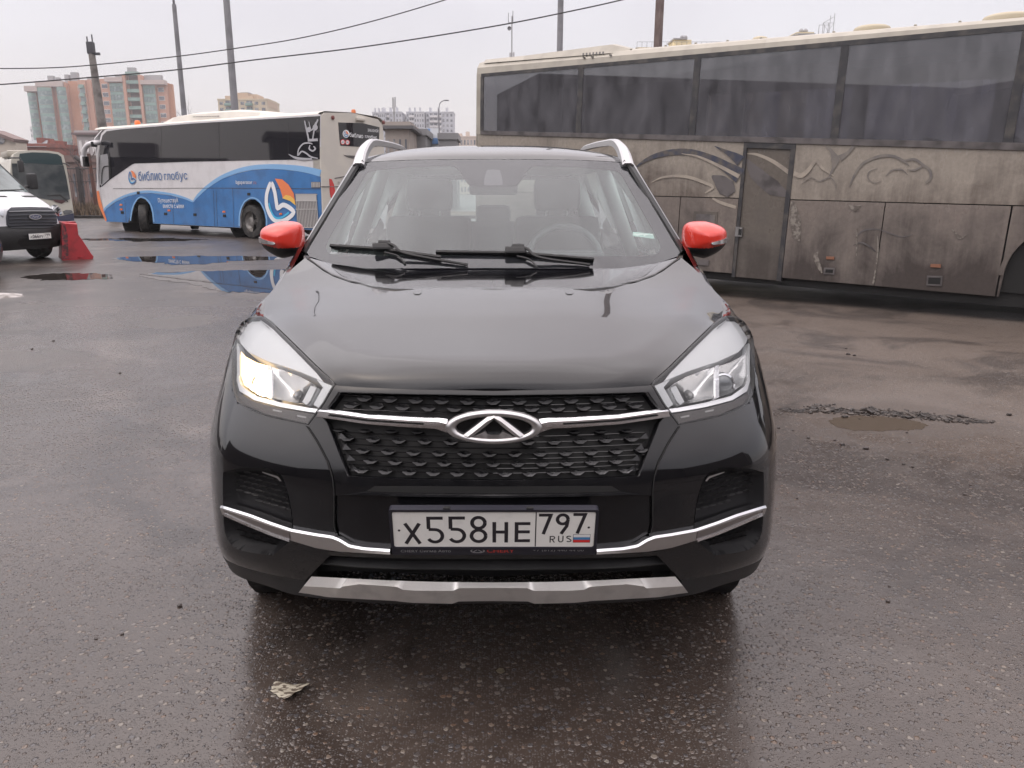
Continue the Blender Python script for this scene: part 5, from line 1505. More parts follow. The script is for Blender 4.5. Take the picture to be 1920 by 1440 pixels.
curve_decal('side_graphic', [(1221, 342), (1245, 332), (1285, 331), (1325, 344), (1336, 352), (1322, 362)], [1, 4, 6, 6, 5, 2], M_TANDEC)
curve_decal('side_graphic', [(1335, 330), (1350, 340), (1362, 352), (1372, 364)], [4, 26, 34, 18], M_SOOT, off=.0100)
curve_decal('side_graphic', [(1336, 372), (1352, 380), (1380, 389)], [3, 6, 6], M_TANDEC, off=.012)
curve_decal('side_graphic', [(1398, 288), (1420, 290), (1450, 303), (1483, 326)], [1, 5, 7, 8], M_TANDEC, off=-.009)
curve_decal('side_graphic', [(1398, 296), (1418, 325), (1450, 352), (1478, 366)], [2, 26, 30, 8], M_SOOT, off=-.0095)
curve_decal('side_graphic', [(1488, 325), (1503, 329), (1518, 316), (1530, 302), (1543, 316), (1564, 330)], [9, 9, 7, 6, 5, 2], M_TANDEC)
curve_decal('side_graphic', [(1549, 272), (1560, 285), (1566, 300), (1562, 316)], [4, 7, 16, 5], M_GREYDEC)
curve_decal('side_graphic', [(1601, 274), (1588, 288), (1574, 297)], [5, 7, 12], M_GREYDEC, off=.011)
curve_decal('side_graphic', [(1562, 316), (1558, 325), (1554, 331)], [5, 4, 1], M_GREYDEC, off=.0112)
curve_decal('side_graphic', [(1592, 350), (1604, 325), (1620, 305), (1650, 293), (1675, 293), (1696, 303), (1705, 312)], [2, 4, 5, 6, 5, 5, 1], M_GREYDEC)
curve_decal('side_graphic', [(1696, 301), (1715, 299), (1730, 309), (1743, 319), (1745, 333), (1736, 344)], [3, 5, 5, 6, 5, 4], M_GREYDEC, off=.0111)
curve_decal('side_graphic', [(1701, 318), (1715, 319), (1731, 311)], [1, 4, 3], M_GREYDEC, off=.0117)
curve_decal('side_graphic', [(1661, 330), (1672, 320), (1690, 318), (1702, 328)], [1, 3, 3, 1], M_GREYDEC)
curve_decal('side_graphic', [(1645, 316), (1630, 322), (1628, 335), (1640, 343), (1652, 340)], [1, 2, 2, 2, 1], M_GREYDEC)
curve_decal('side_graphic', [(1503, 345), (1520, 333), (1536, 340), (1556, 333), (1566, 345), (1567, 356)], [1, 2.5, 2, 2.5, 2.5, 1], M_GREYDEC)
curve_decal('side_graphic', [(1604, 445), (1620, 432), (1645, 430), (1670, 438), (1690, 444), (1712, 440)], [1, 3, 2, 2, 2, 1], M_SOOT, off=.0125)
curve_decal('side_graphic', [(1600, 460), (1615, 455), (1630, 462), (1642, 472)], [1, 3, 4, 2], M_SOOT, off=.0125)
M_SCRAPE = mat('bare_patch', (.22, .20, .175), .6, vcol=(.10, .085, .074), vscale=22, vlo=.42, vhi=.56)
for pts, wd in (([(1486, 378), (1490, 410), (1494, 440), (1500, 452)], [6, 22, 16, 3]), ([(1533, 470), (1530, 482), (1536, 500), (1541, 512)], [3, 10, 8, 2]), ([(1592, 385), (1603, 391), (1614, 385)], [2, 12, 2]), ([(1645, 440), (1646, 470), (1641, 510), (1637, 532)], [1, 3, 3, 4]), ([(1607, 425), (1606, 455), (1606, 480)], [1, 3.5, 1]), ([(1785, 430), (1800, 445), (1812, 440)], [1, 7, 1])):
    curve_decal('worn_patch', pts, wd, M_SCRAPE, off=.0135)
# ------------------------------------------------------------------ blue and white coach at the left
M_BWHITE = mat('coach_white', (.62, .61, .62), .35, coat=.3, var=.10, vscale=3)
M_BCREAM = mat('coach_cream', (.50, .475, .43), .45, vcol=(.55, .52, .46), vscale=2)
M_BBLUE = mat('coach_blue', (.035, .16, .40), .35, coat=.3, vcol=(.03, .12, .30), vscale=2)
M_BLIGHT = mat('coach_light_blue', (.20, .40, .66), .35, coat=.3)
M_BORANGE = mat('coach_orange', (.72, .20, .07), .4)
M_BYELLOW = mat('coach_yellow', (.75, .47, .10), .4)
M_BGLASS = mat('coach_dark_glass', (.010, .010, .014), .03, spec=.62)
M_LETTERW = mat('letters_white', (.75, .76, .78), .5); M_LETTERB = mat('letters_blue', (.05, .14, .33), .5)
M_VENT = mat('vent_slat', (.42, .41, .40), .5)
vb = ray(-1146, 342)
g0 = ground(478, 448)
B2 = Plane(g0, Vector((vb.x, vb.y, vb.z)))
CO = thing('tour_coach', g0 + B2.a * 4, 'white and blue tour coach with a wave livery and dark glass, parked at the left', 'bus')
L2 = 2.5
def q2(px, py, off=0.0): return B2.hit(px, py, off)
def b2poly(name, pix, m, parent, off=0.0, thick=.03, mb=None, mi=0):
    own = mb is None; mb = mb or MB()
    mb.poly([q2(px, py, off) for px, py in pix], thick, B2.n, mi)
    return mb.build(name, [m], parent) if own else mb
SIDE = [(604.5, 432), (600, 300), (599, 214), (360, 228.5), (210, 241), (198, 243), (190, 250), (186, 268), (183, 300), (181, 356), (187, 385), (199, 416), (240, 417.3), (246, 400), (250, 385), (256, 375), (264, 371), (273, 374), (281, 384), (286, 402), (287, 419), (360, 422.5), (450, 427), (450, 407), (453, 392), (459, 380), (468, 374), (478, 374), (488, 382), (495, 396), (498, 412), (498, 428.5)]
side = b2poly('side_panel', SIDE, M_BWHITE, CO, 0, .05)
# blue area with arches cut
BLUE = [(604.3, 431.5), (601, 331), (585, 326), (560, 321.5), (529, 318), (500, 317), (472, 319), (445, 325), (415, 336), (390, 352), (372, 368), (363, 379), (345, 373), (320, 366.5), (283, 362), (262, 363), (240, 368), (218, 378), (200, 391), (192.5, 400), (199.5, 415.5), (240, 417), (246, 400), (250, 385), (256, 375), (264, 371), (273, 374), (281, 384), (286, 402), (287, 418.7), (360, 422.2), (450, 426.7), (450, 407), (453, 392), (459, 380), (468, 374), (478, 374), (488, 382), (495, 396), (498, 412), (498, 428)]
b2poly('blue_livery', BLUE, M_BBLUE, side, .006, .004)
def b2curve(name, pts, wid, m, parent, off):
    P = smooth_line(pts, 8); n = len(P); mb = MB(); L_, R_ = [], []
    for i, p in enumerate(P):
        d = P[min(i + 1, n - 1)] - P[max(i - 1, 0)]; d = d / np.linalg.norm(d); nn = np.array([-d[1], d[0]])
        ww = np.interp(i / (n - 1), np.linspace(0, 1, len(wid)), wid) / 2; L_.append(p + nn * ww); R_.append(p - nn * ww)
    for i in range(n - 1):
        f = [q2(*L_[i], off), q2(*L_[i + 1], off), q2(*R_[i + 1], off), q2(*R_[i], off)]
        if (f[1] - f[0]).cross(f[2] - f[0]).dot(B2.n) < 0: f.reverse()
        mb.add(f, [(0, 1, 2, 3)])
    return mb.build(name, [m], parent)
b2curve('light_wave', [(362, 378), (372, 365.5), (390, 349), (415, 332.5), (445, 320.5), (472, 314.5), (500, 312.5), (529, 313), (560, 316), (585, 320.5), (601, 325)], [2, 5, 6, 7, 8, 8.5, 9, 9.5, 11, 12, 13], M_BLIGHT, side, .012)
b2curve('light_wave', [(193, 397), (200, 388), (218, 375), (240, 365.5), (262, 360.5), (283, 359.5), (320, 364), (345, 371), (362, 378)], [2, 4, 4, 4, 4.5, 4.5, 4, 4, 3], M_BLIGHT, side, .0125)
for pts in ([(244.5, 414), (247, 396), (252, 381), (260, 371), (268, 370), (278, 377), (285, 391), (288.5, 416)], [(448.5, 424), (449, 404), (453, 388), (461, 376), (473, 371), (485, 376), (494, 390), (499.5, 408), (500, 427)]):
    b2curve('arch_rim', pts, [2.5, 2.5], M_BLIGHT, side, .016)
b2curve('orange_stripe', [(183, 358), (188, 384), (199, 414)], [4, 6, 3], M_BORANGE, side, .014)
# seam lines, lamps and flaps
b2curve('seam_line', [(212, 353.5), (300, 353), (360, 352.7), (480, 353), (600, 354)], [.8, .8], M_BUSRUB, side, .018)
for x, y0, y1 in ((323, 372, 420), (400, 357, 424), (405, 357, 424), (436, 352, 426), (234, 375, 417)):
    b2curve('seam_line', [(x, y0), (x + 2.5, y1)], [.5, .5], M_BUSRUB, side, .018)
def sq(x, y, w_, h_): return [(x - w_, y - h_), (x + w_, y - h_), (x + w_, y + h_), (x - w_, y + h_)]
for x, y, m_ in ((227, 392.5, M_AMBER), (316.5, 394.5, M_AMBER), (419.5, 397, M_AMBER), (526, 401, M_AMBER), (226.5, 384, M_BORANGE)):
    b2poly('side_marker', sq(x, y, 2.4, 1.6), m_, side, .02, .02)
for x, y in ((229, 398.5), (310, 401), (365, 402.5), (420.5, 404.5), (466, 364), (259, 361.5)):
    b2poly('flap_latch', sq(x, y, 2.6, 2.4), M_DARK, side, .02, .02)
# dark glass band
GL = [(599, 217.5), (599, 298.4), (480, 300.5), (360, 303), (252, 306.5), (246, 309), (205, 337.5), (192, 349), (187, 351), (186, 300), (187.5, 272), (192, 254), (200, 246), (225, 242.5), (360, 231.5)]
gl2 = b2poly('window_band', GL, M_BGLASS, CO, .010, .02)
# door glass at the front with rounded frame
b2poly('front_door_window', [(188, 291), (201, 288), (203, 300), (204, 336), (190, 349), (187, 345)], mat('door_pane', (.33, .33, .34), .1, spec=.8), gl2, .016, .008)
b2curve('door_rail', [(190.5, 345), (191, 325), (194, 314), (198, 312), (205, 312), (206.5, 318), (206, 334)], [1.8, 1.8], M_DARK, gl2, .03)
b2curve('window_line', [(204, 286), (205, 300), (206, 336)], [1.5, 1.5], M_DARK, gl2, .022)
for x in (301, 410, 540):
    b2curve('window_line', [(x, 238 if x < 350 else 230), (x + .5, 305 if x < 400 else 301)], [.35, .35], M_DARK, gl2, .020)
# roof edge, roof body, far side
M_ = MB()
def s_t(px, py): return B2.st(px, py)
sR, sF = s_t(600, 300)[0], s_t(184, 330)[0]
tR = s_t(599, 214)[1]; tB = s_t(604, 432)[1]
tF = s_t(220, 240)[1]
tr2 = lambda s: tR + (tF - tR) * (s - sR) / (sF - sR)
prof = lambda s: [(0, tr2(s)), (.06, tr2(s) + .05), (.25, tr2(s) + .10), (L2 / 2, tr2(s) + .14), (L2 - .25, tr2(s) + .10), (L2 - .06, tr2(s) + .05), (L2, tr2(s)), (L2, tB)]
ss = [sR, sR * .5 + sF * .5, sF - .35, sF - .12]
secs = [[B2.P(s, t, -d) for d, t in prof(s)] for s in ss]
for A, Bq in zip(secs[:-1], secs[1:]):
    for i in range(len(A) - 1): M_.quad(A[i], Bq[i], Bq[i + 1], A[i + 1])
M_.build('roof', [M_BCREAM], CO, sharp=50)
M_ = MB(); M_.poly([B2.P(sF - .02, t, -d) for d, t in [(0, tB + .1), (0, 1.0), (.0, tr2(sF) - .3), (.3, tr2(sF)), (L2 - .3, tr2(sF)), (L2, tr2(sF) - .3), (L2, tB + .1)]], .05, B2.a)
M_.build('front_wall', [M_BWHITE], CO)
M_ = MB(); M_.poly([B2.P(sF + .01, t, -d) for d, t in [(.15, 1.2), (.15, tr2(sF) - .35), (L2 - .15, tr2(sF) - .35), (L2 - .15, 1.2)]], .02, B2.a)
M_.build('windshield', [M_BGLASS], CO)
# roof units
rot2 = Matrix((B2.a, B2.n, B2.u)).transposed()
M_ = MB()
def unit(x0, x1, h, mb, mi=0):
    a_, b_ = s_t(x0, 225)[0], s_t(x1, 220)[0]
    secs = []
    for s, k in ((a_, .15), (a_ + (b_ - a_) * .12, .8), (a_ + (b_ - a_) * .3, 1), (b_ + (a_ - b_) * .3, .95), (b_ + (a_ - b_) * .08, .6), (b_, .15)):
        secs.append([B2.P(s, tr2(s) + .05, -.42), B2.P(s, tr2(s) + .08 + h * k * .8, -.52), B2.P(s, tr2(s) + .1 + h * k, -.8), B2.P(s, tr2(s) + .1 + h * k, -1.7), B2.P(s, tr2(s) + .05, -2.0)])
    for A, Bq in zip(secs[:-1], secs[1:]):
        for i in range(4): mb.quad(A[i], Bq[i], Bq[i + 1], A[i + 1], mi)
unit(276, 480, .30, M_)
M_.build('air_conditioner', [M_BCREAM], CO, sharp=40)
M_ = MB()
for k in range(10):
    x = 362 + k * 5.0; M_.poly([q2(x, 218.5 - k * .15, -.43), q2(x + 3.6, 218.3 - k * .15, -.43), q2(x + 3.6, 219.7 - k * .15, -.43), q2(x, 219.9 - k * .15, -.43)], .01, B2.n)
M_.build('roof_louvre', [M_SOOT], CO)
unit_b = MB(); unit(528, 578, .05, unit_b); unit_b.build('roof_hatch', [M_BUSRUB], CO)
for (px, py, pl_) in ((232, 233, 0), (669, 208, 1)):
    c = B2.P(s_t(px, py)[0], tr2(0) + .2, -.5) if not pl_ else None
    if c: MB().lathe(c - B2.u * .06, B2.u, [(.10, 0), (.10, .09), (.07, .14), (.001, .15)], 16).build('warning_beacon', [M_AMBER], CO, sharp=40)
# white mirror arm in front of the nose
arm = [q2(186, 268, .05), q2(178, 268, .25), q2(166, 271, .35), q2(159, 279, .4), q2(157, 291, .4)]
M_ = MB(); M_.tube(smooth_line(arm, 6), [.085] * 25, 10); ma = M_.build('mirror_arm', [M_BWHITE], CO, smooth=True)
M_ = MB(); M_.box(q2(158, 302, .4), (.20, .22, .42), 0, rot2, .08); M_.build('mirror_head', [M_BWHITE], ma, sharp=50)
M_ = MB(); M_.box(q2(161, 303, .46), (.18, .16, .36), 0, rot2, .03); M_.build('mirror_glass', [M_GLOSSBLK], ma)
M_ = MB(); M_.box(q2(176, 270.5, .30), (.06, .20, .18), 0, rot2, .02); M_.build('arm_joint', [M_MATTE], ma)
# white front pillar edge
b2curve('front_pillar', [(186, 268), (183, 290), (182.5, 320), (183.5, 352)], [3, 3], M_BWHITE, CO, .018)
# wheels
big_wheel(CO, q2(477, 415.5, -.18), B2.n, .49, .28, (.40, .39, .38))
big_wheel(CO, B2.P(s_t(477, 415)[0], s_t(477, 415.5)[1], -L2 + .25), B2.n, .49)
fw = q2(271, 408.5, -.22); fn_ = (B2.n + B2.a * .75).normalized()
big_wheel(CO, fw, fn_, .47, .28, (.62, .60, .56))
big_wheel(CO, fw - B2.n * 2.0 + B2.a * .1, fn_, .47)
for px in (268, 474):
    M_ = MB(); c = q2(px, 412, -.50); M_.lathe(c, B2.n, [(.62, -.3), (.62, .44)], 24)
    M_.lathe(c, B2.n, [(.001, -.3), (.62, -.3)], 24); M_.build('wheel_well', [M_DARK], CO)
M_ = MB(); M_.box(B2.P((sR + sF) / 2, .42, -L2 / 2), (abs(sR - sF) - .6, L2 - .7, .34), 0, rot2); M_.build('chassis', [M_DARK], CO)
# engine grille
mbv = MB(); mbv.poly([q2(x, y, .018) for x, y in ((553.5, 363), (593, 363), (597.5, 428), (557, 427))], .02, B2.n, 0)
for k in range(14):
    x = 555.5 + k * 2.85; mbv.poly([q2(x, 377, .03), q2(x + 1.1, 377, .03), q2(x + 4.6, 426, .03), q2(x + 3.5, 426, .03)], .01, B2.n, 1)
for y in (364, 376, 391.5, 426): mbv.poly([q2(554, y, .034), q2(594.5, y, .034), q2(594.7, y + 1.5, .034), q2(554.2, y + 1.5, .034)], .01, B2.n, 1)
mbv.poly([q2(x, y, .028) for x, y in ((554.5, 365), (593, 365), (593.5, 376), (555, 376))], .008, B2.n, 1)
mbv.build('engine_grille', [mat('vent_dark', (.16, .15, .15), .6), M_VENT], side)
mbv = MB(); mbv.poly([q2(x, y, .018) for x, y in ((583, 341), (600, 341), (600.5, 352), (583.5, 352))], .02, B2.n, 0)
for k in range(6): mbv.poly([q2(584 + k * 2.7, 342, .026), q2(585.4 + k * 2.7, 342, .026), q2(585.6 + k * 2.7, 351, .026), q2(584.2 + k * 2.7, 351, .026)], .008, B2.n, 1)
mbv.build('side_vent', [mat('vent_dark', (.16, .15, .15), .6), M_VENT], side)
# writing: text on the side plane from photo pixel corners
def side_text(name, body, x0, y0, x1, y1, h_px, m, parent, P2=None, off=.02, bold=0.0, h=None):
    P2 = P2 or B2
    a_, b_ = P2.hit(x0, y0, off), P2.hit(x1, y1, off); top_ = P2.hit(x0, y0 - h_px, off)
    ex = (b_ - a_).normalized(); ey = (top_ - a_); ey = (ey - ex * ey.dot(ex)); hh = ey.length; ey.normalize()
    mb = MB(); put_text(mb, body, lambda x, y: a_ + ex * x + ey * y, 0, 0, w=(b_ - a_).length, h=hh, nrm=P2.n, bold=bold)
    return mb.build(name, [m], parent)
tsd = thing  # keep helper name short
side_text('side_lettering', 'библио', 260, 339, 304, 338, 18, M_LETTERB, side)
side_text('side_lettering', 'глобус', 308.5, 341.5, 352, 340.5, 19.5, M_LETTERB, side)
side_text('side_lettering', 'bgoperator', 442.5, 346.8, 473.5, 347.2, 9.0, M_LETTERW, side)
side_text('side_lettering', '.ru', 474.3, 345.3, 480.5, 345.3, 5, mat('letters_dim', (.40, .18, .16), .5), side)
side_text('side_lettering', 'Путешествуй', 297, 382, 334, 381.5, 10.5, M_LETTERW, side)
side_text('side_lettering', 'вместе с нами', 306, 390, 345, 390.5, 6.5, M_LETTERW, side)
def logo(f, nrm, parent, m_line, m_sail, m_sun, m_cy, names=('emblem_line', 'emblem_sail')):
    """leaf-like loop with an orange sail; f maps (0..1, 0..1) -> world"""
    Z = lambda x, y: ((x - 483) / 210, (1058 - y) / 290)
    loop = smooth_line([Z(526, 796), Z(500, 850), Z(493, 905), Z(500, 960), Z(528, 1018), Z(565, 1046), Z(605, 1046), Z(650, 1022), Z(678, 988), Z(645, 955), Z(606, 940), Z(572, 960), Z(562, 920), Z(550, 850)], 4, closed=True)
    loop.append(loop[0]); mb = MB()
    for q in stroke2d(loop, .105):
        ff = [f(*p, 0) for p in q]
        if (ff[1] - ff[0]).cross(ff[2] - ff[0]).dot(nrm) < 0: ff.reverse()
        mb.add(ff, [(0, 1, 2, 3)])
    o = mb.build(names[0], [m_line], parent)
    mb = MB(); mb.poly([f(*Z(x, y), .003) for x, y in ((553, 768), (600, 774), (645, 812), (678, 868), (690, 940), (655, 895), (625, 885), (606, 893), (588, 835))], .002, nrm, 0)
    mb.poly([f(*Z(x, y), .006) for x, y in ((603, 896), (625, 876), (655, 882), (682, 905), (692, 945), (655, 915))], .002, nrm, 1)
    mb.build(names[1], [m_sail, m_sun], o)
    mb = MB()
    for q in stroke2d(smooth_line([Z(512, 925), Z(530, 985), (.36, .12), Z(600, 1022), Z(648, 990)], 5), .05):
        ff = [f(*p, .003) for p in q]
        if (ff[1] - ff[0]).cross(ff[2] - ff[0]).dot(nrm) < 0: ff.reverse()
        mb.add(ff, [(0, 1, 2, 3)])
    mb.build('emblem_wave', [m_cy], o)
def plane_box(P2, x0, y0, x1, y1, off):
    a_, b_, c_ = P2.hit(x0, y1, off), P2.hit(x1, y1, off), P2.hit(x0, y0, off)
    return lambda u, v, d: a_ + (b_ - a_) * u + (c_ - a_) * v + P2.n * d
M_CYAN = mat('cyan_wave', (.06, .42, .68), .4)
logo(plane_box(B2, 496.5, 336, 554.5, 418, .022), B2.n, side, M_LETTERW, M_BORANGE, M_BYELLOW, M_CYAN)
logo(plane_box(B2, 240.5, 320, 255, 345, .02), B2.n, side, M_LETTERB, M_BORANGE, M_BORANGE, M_CYAN)
# pale figure drawn on the rear end of the glass: crown, beads and curls
M_FIG = mat('pale_film', (.36, .36, .385), .5)
cc = 0
for pts, wd in (([(571, 226), (574, 240), (579, 262)], [2, 3, 3]), ([(596, 224), (590, 240), (586, 262)], [3, 3, 2]), ([(577, 263), (596, 262)], [5, 5]),
   ([(579, 228), (584, 244), (592, 229)], [1, 3, 1]), ([(558, 292), (560, 280), (568, 270), (578, 268), (586, 270)], [2, 2.5, 3, 3, 2]), ([(581, 272), (580, 279), (586, 283), (591, 279), (588, 274)], [2, 3, 3, 3, 2]),
   ([(559, 291), (566, 284), (575, 288), (583, 294), (596, 297)], [3, 3, 3, 3, 2]), ([(541, 289), (552, 295), (566, 298), (585, 298)], [1, 4, 5, 3])):
    b2curve('window_figure', pts, wd, M_FIG, gl2, .024 + cc * .0006); cc += 1
for x, y, r in ((579, 243, 4.2), (591, 239, 4.8)):
    b2poly('window_figure', [(x + r * math.cos(a), y + r * 1.2 * math.sin(a)) for a in np.linspace(0, 2 * math.pi, 14)[:-1]], M_FIG, gl2, .030, .002)
# --- rear face
ra = B2.a.cross(B2.u); ra = ra if ra.dot(B2.n) < 0 else -ra
RO = B2.P(sR, 0, 0)
RP = Plane(RO, ra, B2.u)
rw = .22
M_ = MB()
prof_r = [(0, tB), (0, tr2(sR) - .35), (.05, tr2(sR) - .08), (.22, tr2(sR) + .06), (L2 / 2, tr2(sR) + .13), (L2 - .22, tr2(sR) + .03), (L2 - .03, tr2(sR) - .12), (L2, tr2(sR) - .4), (L2, tB)]
M_.poly([RP.P(s, t, .02) for s, t in prof_r], .30, RP.n)
rear = M_.build('rear_wall', [M_BCREAM], CO, sharp=40)
def rq(px, py, off=.03): return RP.hit(px, py, off)
M_ = MB(); M_.poly([rq(x, y) for x, y in ((634.5, 229.5), (680, 231), (711.5, 238.5), (710.5, 274), (690, 276), (638.5, 273), (637, 262))], .02, RP.n)
rgl = M_.build('rear_window', [M_BGLASS], rear)
side_text('rear_lettering', 'ЗАКАЗНОЙ', 689.5, 246.5, 709.5, 248.5, 7, M_LETTERW, rgl, RP, .036, .01)
side_text('rear_lettering', 'библио', 655.5, 256.5, 681, 259.5, 8.5, M_LETTERW, rgl, RP, .036, .01)
side_text('rear_lettering', 'глобус', 684.5, 260.5, 707, 263, 8.5, M_LETTERW, rgl, RP, .036, .01)
M_ = MB(); M_.poly([rq(649 + 6.3 * math.cos(a), 251 + 7.5 * math.sin(a), .036) for a in np.linspace(0, 2 * math.pi, 20)[:-1]], .004, RP.n); M_.build('round_badge', [M_LETTERW], rgl)
logo(plane_box(RP, 644.5, 245.5, 653.5, 257, .039), RP.n, rgl, M_LETTERB, M_BORANGE, M_BORANGE, M_CYAN)
for x, y, tx_ in ((642.8, 266.2, '60'), (651.6, 267, '90')):
    M_ = MB(); M_.poly([rq(x + 4.2 * math.cos(a), y + 5 * math.sin(a), .036) for a in np.linspace(0, 2 * math.pi, 20)[:-1]], .003, RP.n, 0)
    M_.poly([rq(x + 3.1 * math.cos(a), y + 3.7 * math.sin(a), .038) for a in np.linspace(0, 2 * math.pi, 20)[:-1]], .001, RP.n, 1)
    o_ = M_.build('speed_disc', [M_FRED, M_LETTERW], rgl)
    side_text('speed_number', tx_, x - 2, y + 1.6, x + 2, y + 1.9, 3.4, M_INK, o_, RP, .040)
M_ = MB(); M_.poly([rq(x, y, .034) for x, y in ((618, 335), (622, 336), (626, 345), (628.5, 358), (625, 368), (621, 371), (619, 362))], .02, RP.n)
M_.build('tail_light', [mat('tail_red', (.5, .02, .02), .2, coat=.6)], rear)
for x, y in ((623.5, 220.5), (718.5, 229.5)):
    M_ = MB(); M_.lathe(rq(x, y, .02), RP.n, [(.055, 0), (.055, .03), (.035, .04), (.001, .045)], 14); M_.build('marker_lamp', [mat('dark_red', (.16, .05, .045), .3)], rear)
M_ = MB(); M_.box(rq(676, 223.5, .06), (.32, .12, .10), 0, Matrix((RP.a, RP.n, RP.u)).transposed(), .03); M_.build('camera_box', [M_BCREAM], rear, sharp=40)
M_ = MB(); M_.lathe(RP.P(RP.st(670, 212)[0], tr2(sR) + .12, -.15), Vector((0, 0, 1)), [(.065, 0), (.065, .08), (.05, .12), (.001, .13)], 16); M_.build('warning_beacon', [mat('orange_dome', (.55, .16, .05), .35)], CO, sharp=40)
for pts in ([(645, 291), (665, 292.5), (690, 294)], ):
    M_ = MB(); M_.poly([rq(x, y, .034) for x, y in ((645, 291), (690, 293), (690, 297), (668, 298), (655, 295.5))], .01, RP.n); M_.build('rear_recess', [M_SOOT], rear)
for pts in (((628, 334), (645, 331), (665, 330.5)), ((626, 420), (626, 376), (640, 375)), ((600, 350), (640, 350), (700, 352))):
    M_ = MB(); M_.tube([rq(x, y, .03) for x, y in pts], .012, 4); M_.build('panel_gap', [M_SOOT], rear)
side_text('rear_lettering', 'П', 634, 346.5, 637, 346.6, 5.5, M_INK, rear, RP, .034)
# ------------------------------------------------------------------ ground: wet worn asphalt
def asphalt():
    m = bpy.data.materials.new('wet_asphalt'); m.use_nodes = True; t = m.node_tree; b = t.nodes['Principled BSDF']
    N = t.nodes.new; Lk = t.links.new
    def math_(op, a=None, b_=None, c=None, clamp=False):
        n = N('ShaderNodeMath'); n.operation = op; n.use_clamp = clamp
        for i, q in enumerate((a, b_, c)):
            if q is None: continue
            if isinstance(q, (int, float)): n.inputs[i].default_value = q
            else: Lk(q, n.inputs[i])
        return n.outputs[0]
    def mr_(v, a, b_, c=0.0, d=1.0, smooth=False):
        n = N('ShaderNodeMapRange'); Lk(v, n.inputs['Value'])
        if smooth: n.interpolation_type = 'SMOOTHSTEP'
        for k, q in zip(('From Min', 'From Max', 'To Min', 'To Max'), (a, b_, c, d)):
            if isinstance(q, (int, float)): n.inputs[k].default_value = q
            else: Lk(q, n.inputs[k])
        return n.outputs[0]
    def noise(sc, det=4, rough=.55, vec=None, dist=0):
        n = N('ShaderNodeTexNoise'); n.inputs['Scale'].default_value = sc; n.inputs['Detail'].default_value = det; n.inputs['Roughness'].default_value = rough; n.inputs['Distortion'].default_value = dist
        Lk(vec or P, n.inputs['Vector']); return n.outputs['Fac']
    def mixc(f, a, b_):
        n = N('ShaderNodeMix'); n.data_type = 'RGBA'
        (n.inputs['Factor'].__setattr__('default_value', f) if isinstance(f, (int, float)) else Lk(f, n.inputs['Factor']))
        for k, q in (('A', a), ('B', b_)):
            if isinstance(q, tuple): n.inputs[k].default_value = (*q, 1)
            else: Lk(q, n.inputs[k])
        return n.outputs['Result']
    g = N('ShaderNodeNewGeometry'); P = g.outputs['Position']
    sp = N('ShaderNodeSeparateXYZ'); Lk(P, sp.inputs[0]); X, Y = sp.outputs['X'], sp.outputs['Y']
    # stones
    def vor(sc, rnd=1.0):
        v = N('ShaderNodeTexVoronoi'); v.voronoi_dimensions = '2D'; v.inputs['Scale'].default_value = sc; v.inputs['Randomness'].default_value = rnd
        wv = N('ShaderNodeVectorMath'); wv.operation = 'ADD'; nn = N('ShaderNodeTexNoise'); nn.inputs['Scale'].default_value = sc * 1.3; nn.inputs['Detail'].default_value = 2; Lk(P, nn.inputs['Vector'])
        sc_ = N('ShaderNodeVectorMath'); sc_.operation = 'SCALE'; sc_.inputs['Scale'].default_value = .55 / sc; Lk(nn.outputs['Color'], sc_.inputs[0]); Lk(P, wv.inputs[0]); Lk(sc_.outputs[0], wv.inputs[1])
        Lk(wv.outputs[0], v.inputs['Vector']); return v
    v1, v2 = vor(56), vor(130)
    c1 = N('ShaderNodeSeparateColor'); Lk(v1.outputs['Color'], c1.inputs[0]); c2 = N('ShaderNodeSeparateColor'); Lk(v2.outputs['Color'], c2.inputs[0])
    # random size per stone: radius from its random colour
    r1 = mr_(c1.outputs[0], .34, 1.0, .0, .54); r2 = mr_(c2.outputs[0], .25, 1.0, 0, .50)
    s1 = math_('SUBTRACT', r1, v1.outputs['Distance']); s2 = math_('SUBTRACT', r2, v2.outputs['Distance'])
    m1 = mr_(s1, 0.0, .07, smooth=True); m2 = mr_(s2, 0.0, .09, smooth=True)
    far = mr_(Y, 3.0, 20.0, 1.0, .45, True)      # wear grows finer towards the far yard
    big = noise(.22, 5, .6, dist=.4); mid = noise(1.1, 6, .6); fine = noise(14, 5, .6); grit = noise(330, 2, .5)
    # mud: browner towards the dirty coach and under it
    mudx = mr_(X, -1.0, 5.5, smooth=True); mudy = mr_(Y, 2.0, 6.0, .25, 1.0, True)
    mud = math_('MULTIPLY', mudx, mudy); mud = math_('ADD', mud, math_('MULTIPLY_ADD', mid, .7, -.38), clamp=True)
    base = mixc(mr_(big, .38, .62), (.068, .053, .045), (.030, .021, .017))
    base = mixc(math_('MULTIPLY', mr_(fine, .3, .7), .35), base, (.020, .016, .014))
    base = mixc(math_('MULTIPLY', mud, .80), base, (.125, .098, .080))
    smear = noise(.8, 6, .62, dist=1.0); base = mixc(math_('MULTIPLY', mr_(smear, .50, .60), .70), base, (.018, .013, .011))
    pale = noise(.55, 6, .6, dist=1.4); base = mixc(math_('MULTIPLY', mr_(pale, .55, .66), .5), base, (.13, .108, .094))
    cr = N('ShaderNodeValToRGB'); Lk(c1.outputs[1], cr.inputs[0])
    els = cr.color_ramp.elements; els[0].position = 0; els[0].color = (.055, .052, .055, 1); els[1].position = 1; els[1].color = (.20, .18, .155, 1)
    for p, c in ((.3, (.075, .07, .072)), (.5, (.07, .05, .038)), (.72, (.12, .108, .10)), (.88, (.12, .075, .05))):
        e = els.new(p); e.color = (*c, 1)
    fade = mr_(Y, 3.5, 12.0, 1.0, .35)
